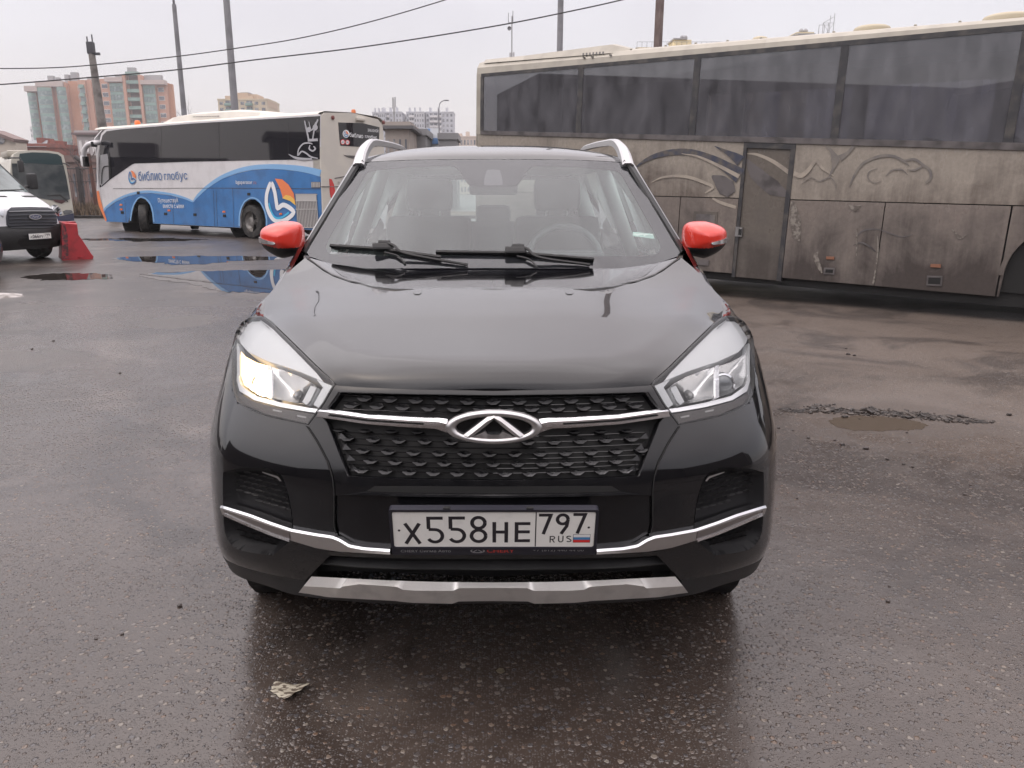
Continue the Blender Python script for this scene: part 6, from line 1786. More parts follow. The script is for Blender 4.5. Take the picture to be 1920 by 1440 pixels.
    stone = mixc(math_('MULTIPLY', m2, math_('MULTIPLY', fade, .45)), base, (.085, .078, .074))
    stone = mixc(math_('MULTIPLY', m1, math_('MULTIPLY', fade, .75)), stone, cr.outputs[0])
    Lk(stone, b.inputs['Base Color'])
    # water film: smooth between the stones, thicker in shallow pools, thin on mud
    wet = noise(.35, 5, .55, dist=.8); pool = math_('MAXIMUM', mr_(mid, .50, .62, smooth=True), math_('MULTIPLY', mr_(wet, .42, .52, smooth=True), .75))
    dry = math_('MULTIPLY', mr_(X, .2, 3.5, smooth=True), mr_(noise(.45, 4), .35, .6))
    rg = mr_(pool, 0, 1, .22, .10)
    rg = math_('ADD', rg, math_('MULTIPLY', dry, .20)); rg = math_('ADD', rg, math_('MULTIPLY', m1, .10)); rg = math_('ADD', rg, math_('MULTIPLY', mud, .10))
    rg = math_('ADD', rg, mr_(Y, 3, 11, 0, .17), clamp=True)
    Lk(rg, b.inputs['Roughness']); b.inputs['IOR'].default_value = 1.55; b.inputs['Specular IOR Level'].default_value = .58
    # relief
    h1 = math_('MULTIPLY', mr_(s1, -.04, .20, 0, 1, True), .0032); h2 = math_('MULTIPLY', mr_(s2, -.04, .22, 0, 1, True), .0011)
    h = math_('ADD', h1, h2); h = math_('ADD', h, math_('MULTIPLY', grit, .0005)); h = math_('ADD', h, math_('MULTIPLY', fine, .0012))
    deep = math_('ADD', mr_(pool, 0, 1, 1.0, .45), math_('MULTIPLY', dry, .35))
    hh = math_('MULTIPLY', h, deep)
    bp = N('ShaderNodeBump'); bp.inputs['Distance'].default_value = 1.0; Lk(hh, bp.inputs['Height']); Lk(math_('MULTIPLY', far, 1.0), bp.inputs['Strength'])
    b2 = N('ShaderNodeBump'); b2.inputs['Distance'].default_value = .010; b2.inputs['Strength'].default_value = .32; Lk(noise(4.5, 6), b2.inputs['Height']); Lk(bp.outputs[0], b2.inputs['Normal'])
    Lk(b2.outputs[0], b.inputs['Normal'])
    return m
gm = MB(); gm.quad((-900, -120, 0), (900, -120, 0), (900, 1500, 0), (-900, 1500, 0))
tag(gm.build('ground', [asphalt()]), kind='structure')

# puddles: thin sheets of water with ragged rims
def puddle(name, pix, col, rough, seed, jag=.05, z=.004, kind='structure'):
    rnd = random.Random(seed); pts = smooth_line([tuple(ground(x, y)[:2]) for x, y in pix], 9, closed=True)
    P = []
    c = np.mean(pts, axis=0)
    for i, p in enumerate(pts):
        d = p - c; d = d / max(np.linalg.norm(d), 1e-6)
        a = math.sin(i * 1.7 + seed) * .4 + math.sin(i * .83 + seed * 2) * .5 + rnd.uniform(-.5, .5)
        P.append(Vector((p[0] + d[0] * jag * a, p[1] + d[1] * jag * a * 1.6, z)))
    mb = MB(); mb.poly(P, .0012, (0, 0, 1))
    m = bpy.data.materials.new(name + '_water'); m.use_nodes = True; b = m.node_tree.nodes['Principled BSDF']
    b.inputs['Base Color'].default_value = (*col, 1); b.inputs['Roughness'].default_value = rough; b.inputs['IOR'].default_value = 1.34
    nz = m.node_tree.nodes.new('ShaderNodeTexNoise'); nz.inputs['Scale'].default_value = 2.5; nz.inputs['Detail'].default_value = 3
    bp = m.node_tree.nodes.new('ShaderNodeBump'); bp.inputs['Strength'].default_value = .05; bp.inputs['Distance'].default_value = .01
    m.node_tree.links.new(nz.outputs['Fac'], bp.inputs['Height']); m.node_tree.links.new(bp.outputs[0], b.inputs['Normal'])
    o = mb.build(name, [m]); return tag(o, kind='structure')
puddle('puddle', [(212, 485), (250, 481.5), (330, 480.5), (420, 480), (505, 481.5), (530, 485), (500, 488), (440, 489.5), (400, 494), (330, 496.5), (292, 492), (245, 489.5)], (.030, .026, .024), .012, 1, .08)
puddle('puddle', [(42, 520), (70, 515.5), (120, 512.5), (180, 513), (204, 516), (206, 523), (180, 523.5), (100, 525.5), (62, 523)], (.028, .024, .022), .012, 2, .06)
puddle('puddle', [(262, 517), (290, 512), (370, 509), (460, 507), (560, 508), (575, 530), (560, 549), (470, 549), (415, 546), (380, 538), (345, 531), (305, 526), (278, 521)], (.030, .026, .024), .012, 3, .07)
puddle('puddle', [(150, 449), (200, 447), (290, 446.5), (380, 449), (330, 452), (230, 452.5)], (.03, .027, .025), .03, 5, .2)
puddle('puddle', [(1553, 790), (1575, 783), (1620, 780), (1675, 783), (1712, 789), (1738, 797), (1725, 805), (1690, 807), (1625, 808), (1580, 803)], (.060, .046, .034), .16, 4, .010, z=.0016)

# broken asphalt edge at the right: a ragged low scarp of crumbled pieces
rnd = random.Random(11); mb = MB()
line = nres([(1462, 768), (1500, 771), (1540, 767), (1590, 772), (1640, 774), (1700, 778), (1750, 783), (1800, 788), (1862, 792)], 260)
for i, (x, y) in enumerate(line):
    e = min(i, 259 - i) / 60
    for k in range(7):
        p = ground(x + rnd.uniform(-6, 6), y + rnd.gauss(0, 2.9) * min(1, .4 + e))
        r = rnd.uniform(.004, .011) * (2.2 if rnd.random() < .12 else 1) * min(1, .35 + e) * (1.0 + .5 * math.sin(i * .19) * math.sin(i * .07))
        rot = Matrix.Rotation(rnd.uniform(0, 3.1), 3, 'Z') @ Matrix.Rotation(rnd.uniform(-.5, .5), 3, 'X')
        mb.box(p + Vector((0, 0, r * .25)), (r * rnd.uniform(1, 2.2), r * rnd.uniform(.8, 1.6), r * rnd.uniform(.5, 1.1)), 0, rot, r * .22)
tag(mb.build('asphalt_rubble', [mat('dark_rubble', (.020, .016, .014), .5, vcol=(.085, .07, .06), vscale=24)], sharp=40), kind='stuff')
mb = MB(); P = []
for i in range(0, 260, 4):
    x, y = line[i]; P.append(ground(x, y - 2.0 - rnd.uniform(0, 2.2)))
for i in range(259, -1, -4):
    x, y = line[i]; P.append(ground(x, y + 1.5 + rnd.uniform(0, 2.8)))
mb.poly([p + Vector((0, 0, .003)) for p in P], .002, (0, 0, 1))
tag(mb.build('road_crack', [mat('wet_crack', (.012, .010, .009), .35, bump=.5, bscale=90)]), kind='structure')

# loose stones
def pebble(px, py, r, seed, label=None):
    rnd = random.Random(seed); bm = bmesh.new(); bmesh.ops.create_icosphere(bm, subdivisions=2, radius=1)
    for v in bm.verts:
        k = 1 + rnd.uniform(-.22, .22); v.co *= k
    c = ground(px, py) + Vector((0, 0, r * .45)); bm.verts.index_update()
    V = [c + Vector((v.co.x * r * 1.15, v.co.y * r, v.co.z * r * .72)) for v in bm.verts]; F = [tuple(v.index for v in f.verts) for f in bm.faces]; bm.free()
    o = mesh('pebble', V, F, mat('wet_stone', (.028, .022, .02), .4, vcol=(.06, .045, .04), vscale=60))
    tag(o, label or 'small dark stone lying loose on the wet asphalt', 'stone', 'small dark stones loose on the asphalt')
    return o
pebble(337, 1137, .0085, 1)
for i, (x, y, r) in enumerate([(1579, 835, .014), (1624, 842, .015), (1565, 826, .008), (1705, 830, .006), (1700, 812, .007), (1515, 822, .010), (1460, 803, .008), (1487, 808, .007), (1590, 665, .016), (1602, 667, .012), (1586, 654, .010), (1892, 779, .015), (1664, 862, .010), (1710, 876, .009), (1694, 871, .008), (1809, 928, .008), (1820, 910, .006), (1665, 1128, .007), (1668, 1100, .005), (225, 700, .010), (100, 640, .012), (420, 815, .006), (60, 655, .010), (229, 1190, .005), (180, 1198, .005), (1495, 935, .006)]):
    pebble(x, y, r, 20 + i)
# torn muddy paper scrap in front of the bumper
mb = MB(); n, m_ = 14, 9
C = [ground(507, 1296), ground(516, 1279), ground(583, 1289), ground(540, 1318)]
for j in range(m_):
    for i in range(n):
        u, v = i / (n - 1), j / (m_ - 1)
        p = (C[1].lerp(C[2], u)).lerp(C[0].lerp(C[3], u), v)
        p.z = .003 + .014 * max(0, u - .45) ** 2 * 3 + .0012 * math.sin(u * 9 + v * 5) + .001 * math.sin(v * 11)
        p.x += .002 * math.sin(v * 17); p.y += .002 * math.sin(u * 21)
        mb.v.append(p)
for j in range(m_ - 1):
    for i in range(n - 1):
        a = j * n + i; mb.f.append((a, a + 1, a + n + 1, a + n)); mb.m.append(0)
o = mb.build('paper_scrap', [mat('muddy_paper', (.36, .33, .26), .55, vcol=(.08, .06, .042), vscale=38, vlo=.48, vhi=.54, vstretch=(1, 2.4, 1))], smooth=True)
sm = o.modifiers.new('thick', 'SOLIDIFY'); sm.thickness = .0006
tag(o, 'torn pale paper scrap smeared with mud on the wet ground before the bumper', 'litter')
mb = MB(); mb.poly([ground(x, y, .004) for x, y in ((930, 1257), (936, 1252), (944, 1253), (947, 1259), (940, 1263), (933, 1261))], .0008, (0, 0, 1))
tag(mb.build('fallen_leaf', [mat('dead_leaf', (.11, .09, .06), .5, var=.5, vscale=90)]), 'small dead brown leaf stuck to the dark wet ground in front of the plate', 'leaf')
# remnant of dirty snow at the left edge
mb = MB(); rnd = random.Random(5)
c0 = ground(-26, 557)
rings = 7; nn = 30
mb.v.append(c0 + Vector((0, 0, .05)))
for r_ in range(1, rings + 1):
    for k in range(nn):
        a = 2 * math.pi * k / nn; q = r_ / rings
        rad = (.42 + .06 * math.sin(3 * a) + .05 * math.sin(7 * a + 1)) * q
        mb.v.append(c0 + Vector((rad * math.cos(a), rad * math.sin(a) * .9, .05 * (1 - q ** 2) + rnd.uniform(-.006, .006) * (1 - q))))
for k in range(nn): mb.f.append((0, 1 + k, 1 + (k + 1) % nn)); mb.m.append(0)
for r_ in range(rings - 1):
    for k in range(nn):
        a = 1 + r_ * nn + k; b = 1 + r_ * nn + (k + 1) % nn; mb.f.append((a, a + nn, b + nn, b)); mb.m.append(0)
tag(mb.build('snow_patch', [mat('old_snow', (.36, .34, .33), .7, vcol=(.13, .115, .105), vscale=9)], smooth=True), kind='structure')
# ------------------------------------------------------------------ white van, cream bus, barrier, dark car (left)
def frame_(px, py_ground, deg):
    o = ground(px, py_ground); a = R(deg)
    F = Vector((math.sin(a), -math.cos(a), 0)); Lr = Vector((math.cos(a), math.sin(a), 0))
    return o, F, Lr
VO, VF, VL = frame_(60, 492, 64)
def VP_(a, b, z): return VO + VL * a - VF * b + Vector((0, 0, z))
VAN = thing('van', VO - VF * 2.5, 'white delivery van with black grille and black bumper at the left edge of the yard', 'van')
M_VWHITE = mat('van_white', (.60, .61, .63), .28, coat=.5, var=.06, vscale=3)
VR = [
 [(0,.12,.26),(.5,.14,.26),(.84,.28,.27),(.97,.60,.28),(1.0,.95,.30),(1.0,3,.30),(1.0,5.3,.3)],
 [(0,.01,.45),(.5,.04,.45),(.90,.18,.45),(1.02,.52,.46),(1.03,.9,.47),(1.03,3,.47),(1.03,5.35,.47)],
 [(0,.0,.62),(.5,.03,.62),(.90,.18,.62),(1.02,.52,.63),(1.03,.9,.64),(1.03,3,.64),(1.03,5.35,.64)],
 [(0,.04,.74),(.5,.07,.74),(.86,.21,.74),(1.0,.54,.74),(1.03,.92,.74),(1.03,3,.74),(1.03,5.35,.74)],
 [(0,.10,1.06),(.5,.13,1.06),(.80,.30,1.06),(.96,.58,1.07),(1.02,.96,1.08),(1.03,3,1.1),(1.03,5.35,1.1)],
 [(0,.26,1.17),(.48,.29,1.17),(.76,.44,1.17),(.93,.70,1.18),(1.0,1.02,1.20),(1.03,3,1.3),(1.03,5.35,1.3)],
 [(0,.58,1.30),(.46,.61,1.30),(.74,.70,1.29),(.90,.90,1.29),(.98,1.20,1.32),(1.02,3,1.5),(1.02,5.35,1.5)],
 [(0,.88,1.40),(.45,.90,1.40),(.72,.98,1.39),(.90,1.12,1.38),(.97,1.50,1.40),(1.01,3,1.6),(1.01,5.35,1.6)],
]
G_ = cr_grid(np.array([[VP_(*p) for p in r] for r in VR], float), 8, 6)
Gm = cr_grid(np.array([[VP_(-p[0], p[1], p[2]) for p in r] for r in VR], float), 8, 6)
GF = np.concatenate([Gm[:, ::-1], G_[:, 1:]], axis=1); NF_ = grid_normals(GF)
if Vector(NF_[20, GF.shape[1] // 2]).dot(VF) < 0: NF_ = -NF_
nv = GF.shape[1]; VFc = [(i * nv + j, i * nv + j + 1, (i + 1) * nv + j + 1, (i + 1) * nv + j) for i in range(GF.shape[0] - 1) for j in range(nv - 1)]
VV, VN = GF.reshape(-1, 3), NF_.reshape(-1, 3)
S_VAN = Cast(VV, VFc, VN, raw=True)
def vmat(f):
    c = sum((Vector(VV[i]) for i in f), Vector((0, 0, 0))) / 4
    return 1 if c.z < .735 else 0
def vkeep(f):
    c = sum((Vector(VV[i]) for i in f), Vector((0, 0, 0))) / 4 - VO
    b = -c.dot(VF)
    for wb in (1.0, 4.3):
        if abs(c.dot(VL)) > .7 and (b - wb) ** 2 + (c.z - .36) ** 2 < .42 ** 2: return False
    return True
vk = [f for f in VFc if vkeep(f)]
vb_ = mesh('body', list(map(tuple, VV)), orient(vk, list(map(tuple, VV)), VN), [M_VWHITE, M_MATTE], VAN, True, [vmat(f) for f in vk], normals=VN)
def vpanel(name, pix, m, off=.01, flange=.02, parent=VAN, step=3): return panel(name, [(x - CX, y) for x, y in pix], S_VAN, m, parent, off=off, flange=flange, step=step, bstep=3)
GRL = [(13, 396), (20, 390), (55, 389), (88, 390), (97, 393), (104, 405), (106, 418), (100, 426), (85, 428), (50, 428), (20, 428), (12, 422), (11, 408)]
gr = vpanel('grille', GRL, mat('van_grille', (.02, .022, .03), .4), .02)
for k, y in enumerate((395, 401.5, 408, 414.5, 421)):
    ribbon('grille_bar', [([(15 - CX, y + 1.4), (55 - CX, y), (90 - CX, y + .2), (103 - CX, y + .6)], .025), ([(15 - CX, y + 3.6), (55 - CX, y + 2.6), (90 - CX, y + 2.6), (103 - CX, y + 2.8)], .055)], S_VAN, mat('van_bar', (.045, .047, .055), .35), gr, n=16, closed_ends=False)
cen_ = S_VAN([(62.5 - CX, 407)]); ec = Vector(cen_[0][0]) + Vector(cen_[1][0]) * .07; en = Vector(cen_[1][0])
ex_ = en.cross(Vector((0, 0, 1))); ex_ = -ex_ if ex_.x < 0 else ex_; ex_.normalize(); ey_ = Vector((0, 0, 1))
def oval(rx, ry, d): return [ec + ex_ * rx * math.cos(a) + ey_ * ry * math.sin(a) + en * d for a in np.linspace(0, 2 * math.pi, 25)[:-1]]
mb = MB(); mb.poly(oval(.135, .055, 0), .03, en, 0); mb.poly(oval(.118, .042, .004), .003, en, 1)
em = mb.build('emblem', [M_SATIN, mat('badge_blue', (.09, .10, .16), .3)], VAN)
mb = MB(); put_text(mb, 'Ford', lambda x, y: ec + ex_ * x + ey_ * y + en * .006, -.07, -.022, w=.14, h=.048, nrm=en, shear=.4); mb.build('emblem_script', [M_SATIN], em)
hl = vpanel('headlight', [(100, 384), (106, 385), (112, 391), (116, 399), (116, 403), (110, 405), (104, 400), (98, 391), (97, 386)], mat('van_lamp', (.50, .52, .54), .12, .5, coat=1), .012)
vpanel('headlight', [(8, 393), (6, 408), (2, 405), (-6, 397), (-10, 388), (0, 386)], mat('van_lamp', (.50, .52, .54), .12, .5, coat=1), .012)
vpanel('lower_intake', [(36, 447), (94, 443), (102, 446), (98, 458), (40, 462), (33, 456)], M_DARK, .006)
vpanel('hood_slit', [(37, 367), (66, 367), (72, 370), (46, 370)], M_DARK, .004, .0)
vpanel('hood_slit', [(-2, 367), (10, 367), (16, 370), (-2, 370)], M_DARK, .004, .0)
# plate
pc = S_VAN([(71 - CX, 442.5)]); p0 = Vector(pc[0][0]) + Vector((0, 0, 0)); pn_ = (VF * 1.0 + VL * .12).normalized(); px_ = Vector((0, 0, 1)).cross(pn_).normalized(); px_ = -px_ if px_.x < 0 else px_
p0 += pn_ * .06
def VPl(x, y, d=0): return p0 + px_ * x + Vector((0, 0, 1)) * y + pn_ * d
mb = MB(); mb.poly([VPl(x, y) for x, y in ((-.27, -.068), (.27, -.068), (.27, .062), (-.27, .062))], .02, pn_, 1)
mb.poly([VPl(x, y, .004) for x, y in ((-.26, -.056), (.26, -.056), (.26, .056), (-.26, .056))], .003, pn_, 0)
pv = mb.build('number_plate', [M_PLATE, M_FRAME], VAN)
mb = MB(); fv = lambda x, y: VPl(x, y, .007)
put_text(mb, 'А', fv, -.235, -.038, w=.045, h=.056, nrm=pn_, bold=.02); put_text(mb, '066', fv, -.18, -.038, w=.15, h=.076, nrm=pn_, bold=.02)
put_text(mb, 'РУ', fv, -.02, -.038, w=.095, h=.056, nrm=pn_, bold=.02); put_text(mb, '799', fv, .115, -.012, w=.115, h=.055, nrm=pn_, bold=.015); put_text(mb, 'RUS', fv, .14, -.045, w=.05, h=.02, nrm=pn_)
mb.quad(VPl(.095, -.055, .007), VPl(.099, -.055, .007), VPl(.099, .055, .007), VPl(.095, .055, .007))
mb.build('plate_characters', [M_INK], pv)
# screen, pillars, roof, sides
wb0 = [VP_(a, .90 + .24 * (abs(a) / .92) ** 3, 1.395) for a in np.linspace(-.90, .90, 13)]; wt0 = [VP_(a, 2.12 + .22 * (abs(a) / .85) ** 2, 2.28) for a in np.linspace(-.82, .82, 13)]
mb = MB()
for i in range(12): mb.quad(wb0[i], wb0[i + 1], wt0[i + 1], wt0[i])
M_VGLASS = mat('van_glass', (.15, .18, .18), .05, vcol=(.07, .085, .085), vscale=1.2)
mb.build('windshield', [M_VGLASS], VAN, smooth=True)
mb = MB()
for s, i in ((1, -1), (-1, 0)):
    a, b = wb0[i], wt0[i]; o1 = VL * (.06 * s) - VF * .06
    mb.quad(a, b, b + o1, a + o1); mb.quad(a + o1, b + o1, b + o1 - VF * .05 + Vector((0, 0, 0)), a + o1 - VF * .10)
    mb.tube([a + VF * .01, b + VF * .01], .014, 6, 1)
tp = [VP_(s * .88, b, z) for s, b, z in ((-1, 2.1, 2.30), (1, 2.1, 2.30))]
rowsR = []
for b, z, w_ in ((2.12, 2.29, .80), (2.25, 2.36, .86), (2.55, 2.48, .90), (3.0, 2.55, .92), (5.3, 2.55, .92)):
    rowsR.append([VP_(-w_ - .04, b + .15, z - .22), VP_(-w_, b + .06, z - .04), VP_(-w_ * .6, b, z), VP_(0, b - .03, z + .02), VP_(w_ * .6, b, z), VP_(w_, b + .06, z - .04), VP_(w_ + .04, b + .15, z - .22)])
for A, B in zip(rowsR[:-1], rowsR[1:]):
    for i in range(6): mb.quad(A[i], A[i + 1], B[i + 1], B[i])
for s in (1, -1):
    mb.quad(VP_(s * 1.01, 2.95, 1.55), VP_(s * 1.01, 5.35, 1.6), VP_(s * .96, 5.35, 2.35), VP_(s * .96, 2.95, 2.33))
mb.quad(VP_(-1.01, 5.35, .4), VP_(1.01, 5.35, .4), VP_(.96, 5.35, 2.4), VP_(-.96, 5.35, 2.4))
mb.build('cab_roof', [M_VWHITE, M_MATTE], VAN, smooth=False, sharp=40)
for s in (1, -1):
    MB().quad(VP_(s * .97, 1.45, 1.43), VP_(s * 1.01, 2.9, 1.56), VP_(s * .95, 2.9, 2.25), VP_(s * .90, 2.42, 2.22)).build('side_window', [M_VGLASS], VAN)
    mb = MB(); mb.box(VP_(s * 1.20, 1.42, 1.62), (.20, .14, .34), 0, Matrix((VL, VF, Vector((0, 0, 1)))).transposed(), .05)
    mb.tube([VP_(s * .97, 1.45, 1.48), VP_(s * 1.16, 1.42, 1.54)], .025, 6); mb.build('mirror', [M_MATTE], VAN, sharp=50)
mb = MB(); mb.tube([VP_(.12, .93, 1.43), VP_(.70, 1.0, 1.445)], .012, 5); mb.build('wiper', [M_MATTE], VAN)
mb = MB(); mb.tube([VP_(-.70, 1.0, 1.445), VP_(-.1, .93, 1.43)], .012, 5); mb.build('wiper', [M_MATTE], VAN)
for s in (1, -1):
    for wb in (1.0, 4.3): big_wheel(VAN, VP_(s * .86, wb, .345), VL * s, .345, .24)
mb = MB(); mb.box(VP_(0, 2.8, .40), (1.5, 4.4, .14), 0, Matrix((VL, VF, Vector((0, 0, 1)))).transposed()); mb.build('chassis', [M_DARK], VAN)

# cream city bus behind the van
o_, F_, L_r = frame_(79, 416.5, 37)
P3 = Plane(o_, L_r)
CB = thing('city_bus', o_ - F_ * 4, 'cream city bus with a dark blue bumper parked behind the white van', 'bus')
M_CB = mat('bus_cream', (.52, .505, .44), .4, coat=.2, var=.12, vscale=2)
def p3poly(name, pix, m, parent, off=0.0, thick=.03):
    mb = MB(); mb.poly([P3.hit(x, y, off) for x, y in pix], thick, P3.n); return mb.build(name, [m], parent)
face = [(24, 410), (20, 380), (19, 330), (21, 300), (26, 289), (36, 284), (60, 281.5), (90, 282.5), (110, 285.5), (119, 291), (124, 310), (130, 345), (135, 378), (138.5, 400), (139, 412)]
p3poly('body', face, M_CB, CB, 0, 10.0)
p3poly('destination_display', [(37, 288), (60, 285.5), (90, 286.5), (108, 289), (115, 294), (118, 309.5), (90, 308.5), (38, 305.5), (35.5, 296)], mat('display_glass', (.03, .055, .06), .12), CB, .02, .03)
wz = p3poly('windshield', [(22, 306.5), (60, 306), (119, 310), (124, 330), (131.5, 373), (120, 379), (90, 374), (60, 370), (26, 366)], mat('bus_screen', (.045, .055, .06), .08, coat=.3, vcol=(.13, .14, .14), vscale=1.1, vlo=.45, vhi=.7), CB, .02, .03)
p3poly('wiper', [(88, 366), (113, 364.5), (128, 377), (127, 379), (112, 367), (88, 368)], M_DARK, wz, .05, .02)
p3poly('dash_panel', [(98, 374), (120, 375), (122, 378), (116, 382), (104, 379)], mat('maroon', (.08, .035, .035), .6), CB, .025, .02)
p3poly('headlight', [(118, 396), (124, 393.5), (134, 394), (137, 398), (130, 401), (120, 402)], mat('grey_lamp', (.25, .26, .27), .15, .5, coat=.8), CB, .03, .03)
p3poly('headlight', [(24, 396), (36, 393.5), (42, 399), (26, 401)], mat('grey_lamp', (.25, .26, .27), .15, .5, coat=.8), CB, .03, .03)
p3poly('bumper', [(22, 403), (60, 402), (115, 405), (138, 400), (139.5, 414), (22, 414.5)], mat('navy_bumper', (.035, .04, .075), .5), CB, .06, .3)
mb = MB(); rr3 = Matrix((P3.a, P3.n, P3.u)).transposed()
mb.box(P3.P(-.1, 3.02, -2.2), (1.6, 2.6, .30), 0, rr3, .12); mb.build('roof_unit', [M_CREAM], CB, sharp=50)
mb = MB(); mb.tube([P3.hit(15, 297, .1), P3.hit(22, 296, .3), P3.hit(36, 296, .5), P3.hit(39, 300, .55)], .035, 6); mb.box(P3.hit(39, 312, .55), (.24, .16, .5), 0, rr3, .06); mb.build('mirror', [M_MATTE], CB, sharp=50)
mb = MB(); mb.tube([P3.hit(118, 306, .1), P3.hit(126, 308, .3), P3.hit(130, 312, .35)], .03, 6); mb.build('mirror_bracket', [M_MATTE], CB, sharp=50)
for s in (-1.0, 1.0): big_wheel(CB, P3.P(s, .46, -2.4), P3.a * (1 if s > 0 else -1), .46)

# red plastic road barrier
o_, F_, L_r = frame_(146, 487, 33); P4 = Plane(o_, L_r)
RB = thing('road_barrier', o_ + P4.n * -.5, 'scuffed red plastic road barrier standing against the corner of the white van', 'barrier')
mb = MB()
prof = [(-.29, 0), (.29, 0), (.31, .05), (.27, .12), (.14, .40), (.075, .52), (.075, .75), (-.20, .78), (-.20, .70), (-.24, .5), (-.26, .2)]
fr1 = [P4.P(s, t, 0) for s, t in prof]; 
secs = [(0.0, .96), (-.03, 1.0), (-1.0, 1.0), (-1.03, .96)]
Vr = [[P4.P(s * k, .0 + t * (1 - (1 - k) * .5), d) for s, t in prof] for d, k in secs]
for A, B in zip(Vr[:-1], Vr[1:]):
    for i in range(len(prof)): j = (i + 1) % len(prof); mb.quad(A[i], A[j], B[j], B[i])
mb.poly(Vr[0], .01, P4.n)
mb.build('barrier_body', [mat('red_plastic', (.36, .028, .035), .45, vcol=(.18, .018, .022), vscale=6, vlo=.5, vhi=.75)], RB, sharp=40)
mb = MB(); mb.poly([P4.P(s, t, .004) for s, t in ((-.285, .02), (-.17, .02), (-.13, .5), (-.15, .76), (-.2, .775), (-.235, .5), (-.27, .2))], .003, P4.n); mb.build('black_scuff', [mat('scuff', (.05, .02, .022), .6, vcol=(.35, .03, .04), vscale=16)], RB)
mb = MB(); mb.box(P4.P(.04, .055, .012), (.10, .03, .035), 0, None, .01); mb.box(P4.P(-.06, .765, -.2), (.14, .3, .05), 0, None, .015); mb.build('barrier_lug', [mat('red_plastic', (.36, .028, .035), .45)], RB, sharp=40)

# dark car at the very left edge: only its front corner shows
o_, F_, L_r = frame_(11, 522, 44); 
DK = thing('dark_car', o_ - F_ * 2, 'dark car cut by the left edge, only a bumper corner and tyre showing', 'car')
def D_(a, b, z): return o_ + L_r * a - F_ * b + Vector((0, 0, z))
DR = [[(-.85,-.1,.25),(-.2,-.08,.25),(0.02,.25,.25),(.05,.8,.25),(.05,2.4,.25),(.02,4.2,.3)],
      [(-.85,-.2,.45),(-.2,-.16,.45),(0.06,.2,.45),(.08,.8,.45),(.08,2.4,.45),(.04,4.25,.45)],
      [(-.85,-.16,.65),(-.2,-.12,.65),(0.05,.25,.65),(.08,.8,.68),(.08,2.4,.75),(.04,4.2,.75)],
      [(-.85,0,.80),(-.25,.05,.80),(-.03,.4,.84),(.04,.9,.9),(.05,2.4,.95),(.0,4.1,.95)],
      [(-.85,1.0,1.0),(-.35,1.05,1.0),(-.12,1.1,1.0),(-.05,1.3,1.0),(-.0,2.4,1.02),(-.05,4.0,1.0)],
      [(-.85,1.9,1.42),(-.4,1.92,1.41),(-.25,2.0,1.38),(-.2,2.2,1.36),(-.2,2.8,1.36),(-.22,3.6,1.3)]]
mb = MB()
for sgn in (1, -1):
    Gd = cr_grid(np.array([[D_(p[0] if sgn > 0 else -1.7 - p[0], p[1], p[2]) for p in r] for r in DR], float), 6, 6); nd = Gd.shape[1]
    mb.add([Vector(v) for v in Gd.reshape(-1, 3)], [(i * nd + j, i * nd + j + 1, (i + 1) * nd + j + 1, (i + 1) * nd + j) for i in range(Gd.shape[0] - 1) for j in range(nd - 1)])
mb.m = [1 if 1.0 < sum(mb.v[i].z for i in f) / 4 < 1.34 else 0 for f in mb.f]
mb.build('body', [mat('dark_car_paint', (.012, .013, .016), .25, coat=.4), mat('dark_car_glass', (.008, .009, .010), .05)], DK, smooth=True)
for a_, b_ in ((-.02, .85), (-1.68, .85), (-.02, 3.4), (-1.68, 3.4)): big_wheel(DK, D_(a_ + (-.02 if a_ > -1 else .02), b_, .31), L_r * (1 if a_ > -1 else -1), .31, .2)
mb = MB(); mb.box(D_(-.06, .12, .50), (.16, .1, .09), 0, None, .03); mb.build('fog_lamp', [M_GLOSSBLK], DK, sharp=40)
mb = MB(); mb.box(D_(-.13, .22, .70), (.22, .16, .12), 0, None, .04); mb.build('headlight', [mat('grey_lamp', (.25, .26, .27), .15, .5, coat=.8)], DK, sharp=40)
# ------------------------------------------------------------------ fence, poles, wires, buildings, trees
M_STEEL = mat('lamp_post_grey', (.20, .20, .215), .55, var=.25, vscale=2)
M_RUST = mat('dark_fence', (.035, .03, .032), .6)
def bm_tube(pts, r, n=8): return MB().tube(pts, r, n)
def place(o, label, cat, group=None): return tag(o, label, cat, group)
# fence
FY = 46.0
FN = thing('fence', (at(150, 400, FY).x, FY, 0), 'dark steel bar fence behind the front of the blue and white coach', 'fence')
zt = at(150, 316, FY).z
xs0, xs1 = at(-40, 400, FY).x, at(330, 400, FY).x
mb = MB(); mb.tube([(xs0, FY, zt), (xs1, FY, zt)], .045, 6); mb.tube([(xs0, FY, .35), (xs1, FY, .35)], .03, 6); mb.tube([(xs0, FY, zt * .72), (xs1, FY, zt * .72)], .02, 6); mb.build('fence_rail', [M_RUST], FN)
n = 0
mb = MB(); x = xs0
while x < xs1: mb.tube([(x, FY, .15), (x, FY, zt + .05)], .012, 4); x += .21
tag(mb.build('fence_bars', [M_RUST], FN), kind='stuff')
for px in (-10, 36, 81, 157, 203, 248, 293): 
    c = at(px, 400, FY); mb = MB(); mb.box((c.x, FY, (zt + .1) / 2), (.20, .20, zt + .1)); mb.build('fence_post', [M_RUST], FN)
o = bm_tube([at(180, 385, 43) * 1, at(166, 288, 43)], .10, 8).build('leaning_post', [mat('rusty_post', (.10, .045, .035), .8, vcol=(.05, .04, .038), vscale=3)])
place(o, 'rusty brown post leaning to the left beside the white mirror arm of the tour coach', 'post')
o = bm_tube([at(152, 302, 44), at(141, 294, 44)], .12, 8).build('flood_light', [M_RUST]); place(o, 'small dark floodlight head above the fence by the coach mirror', 'light')
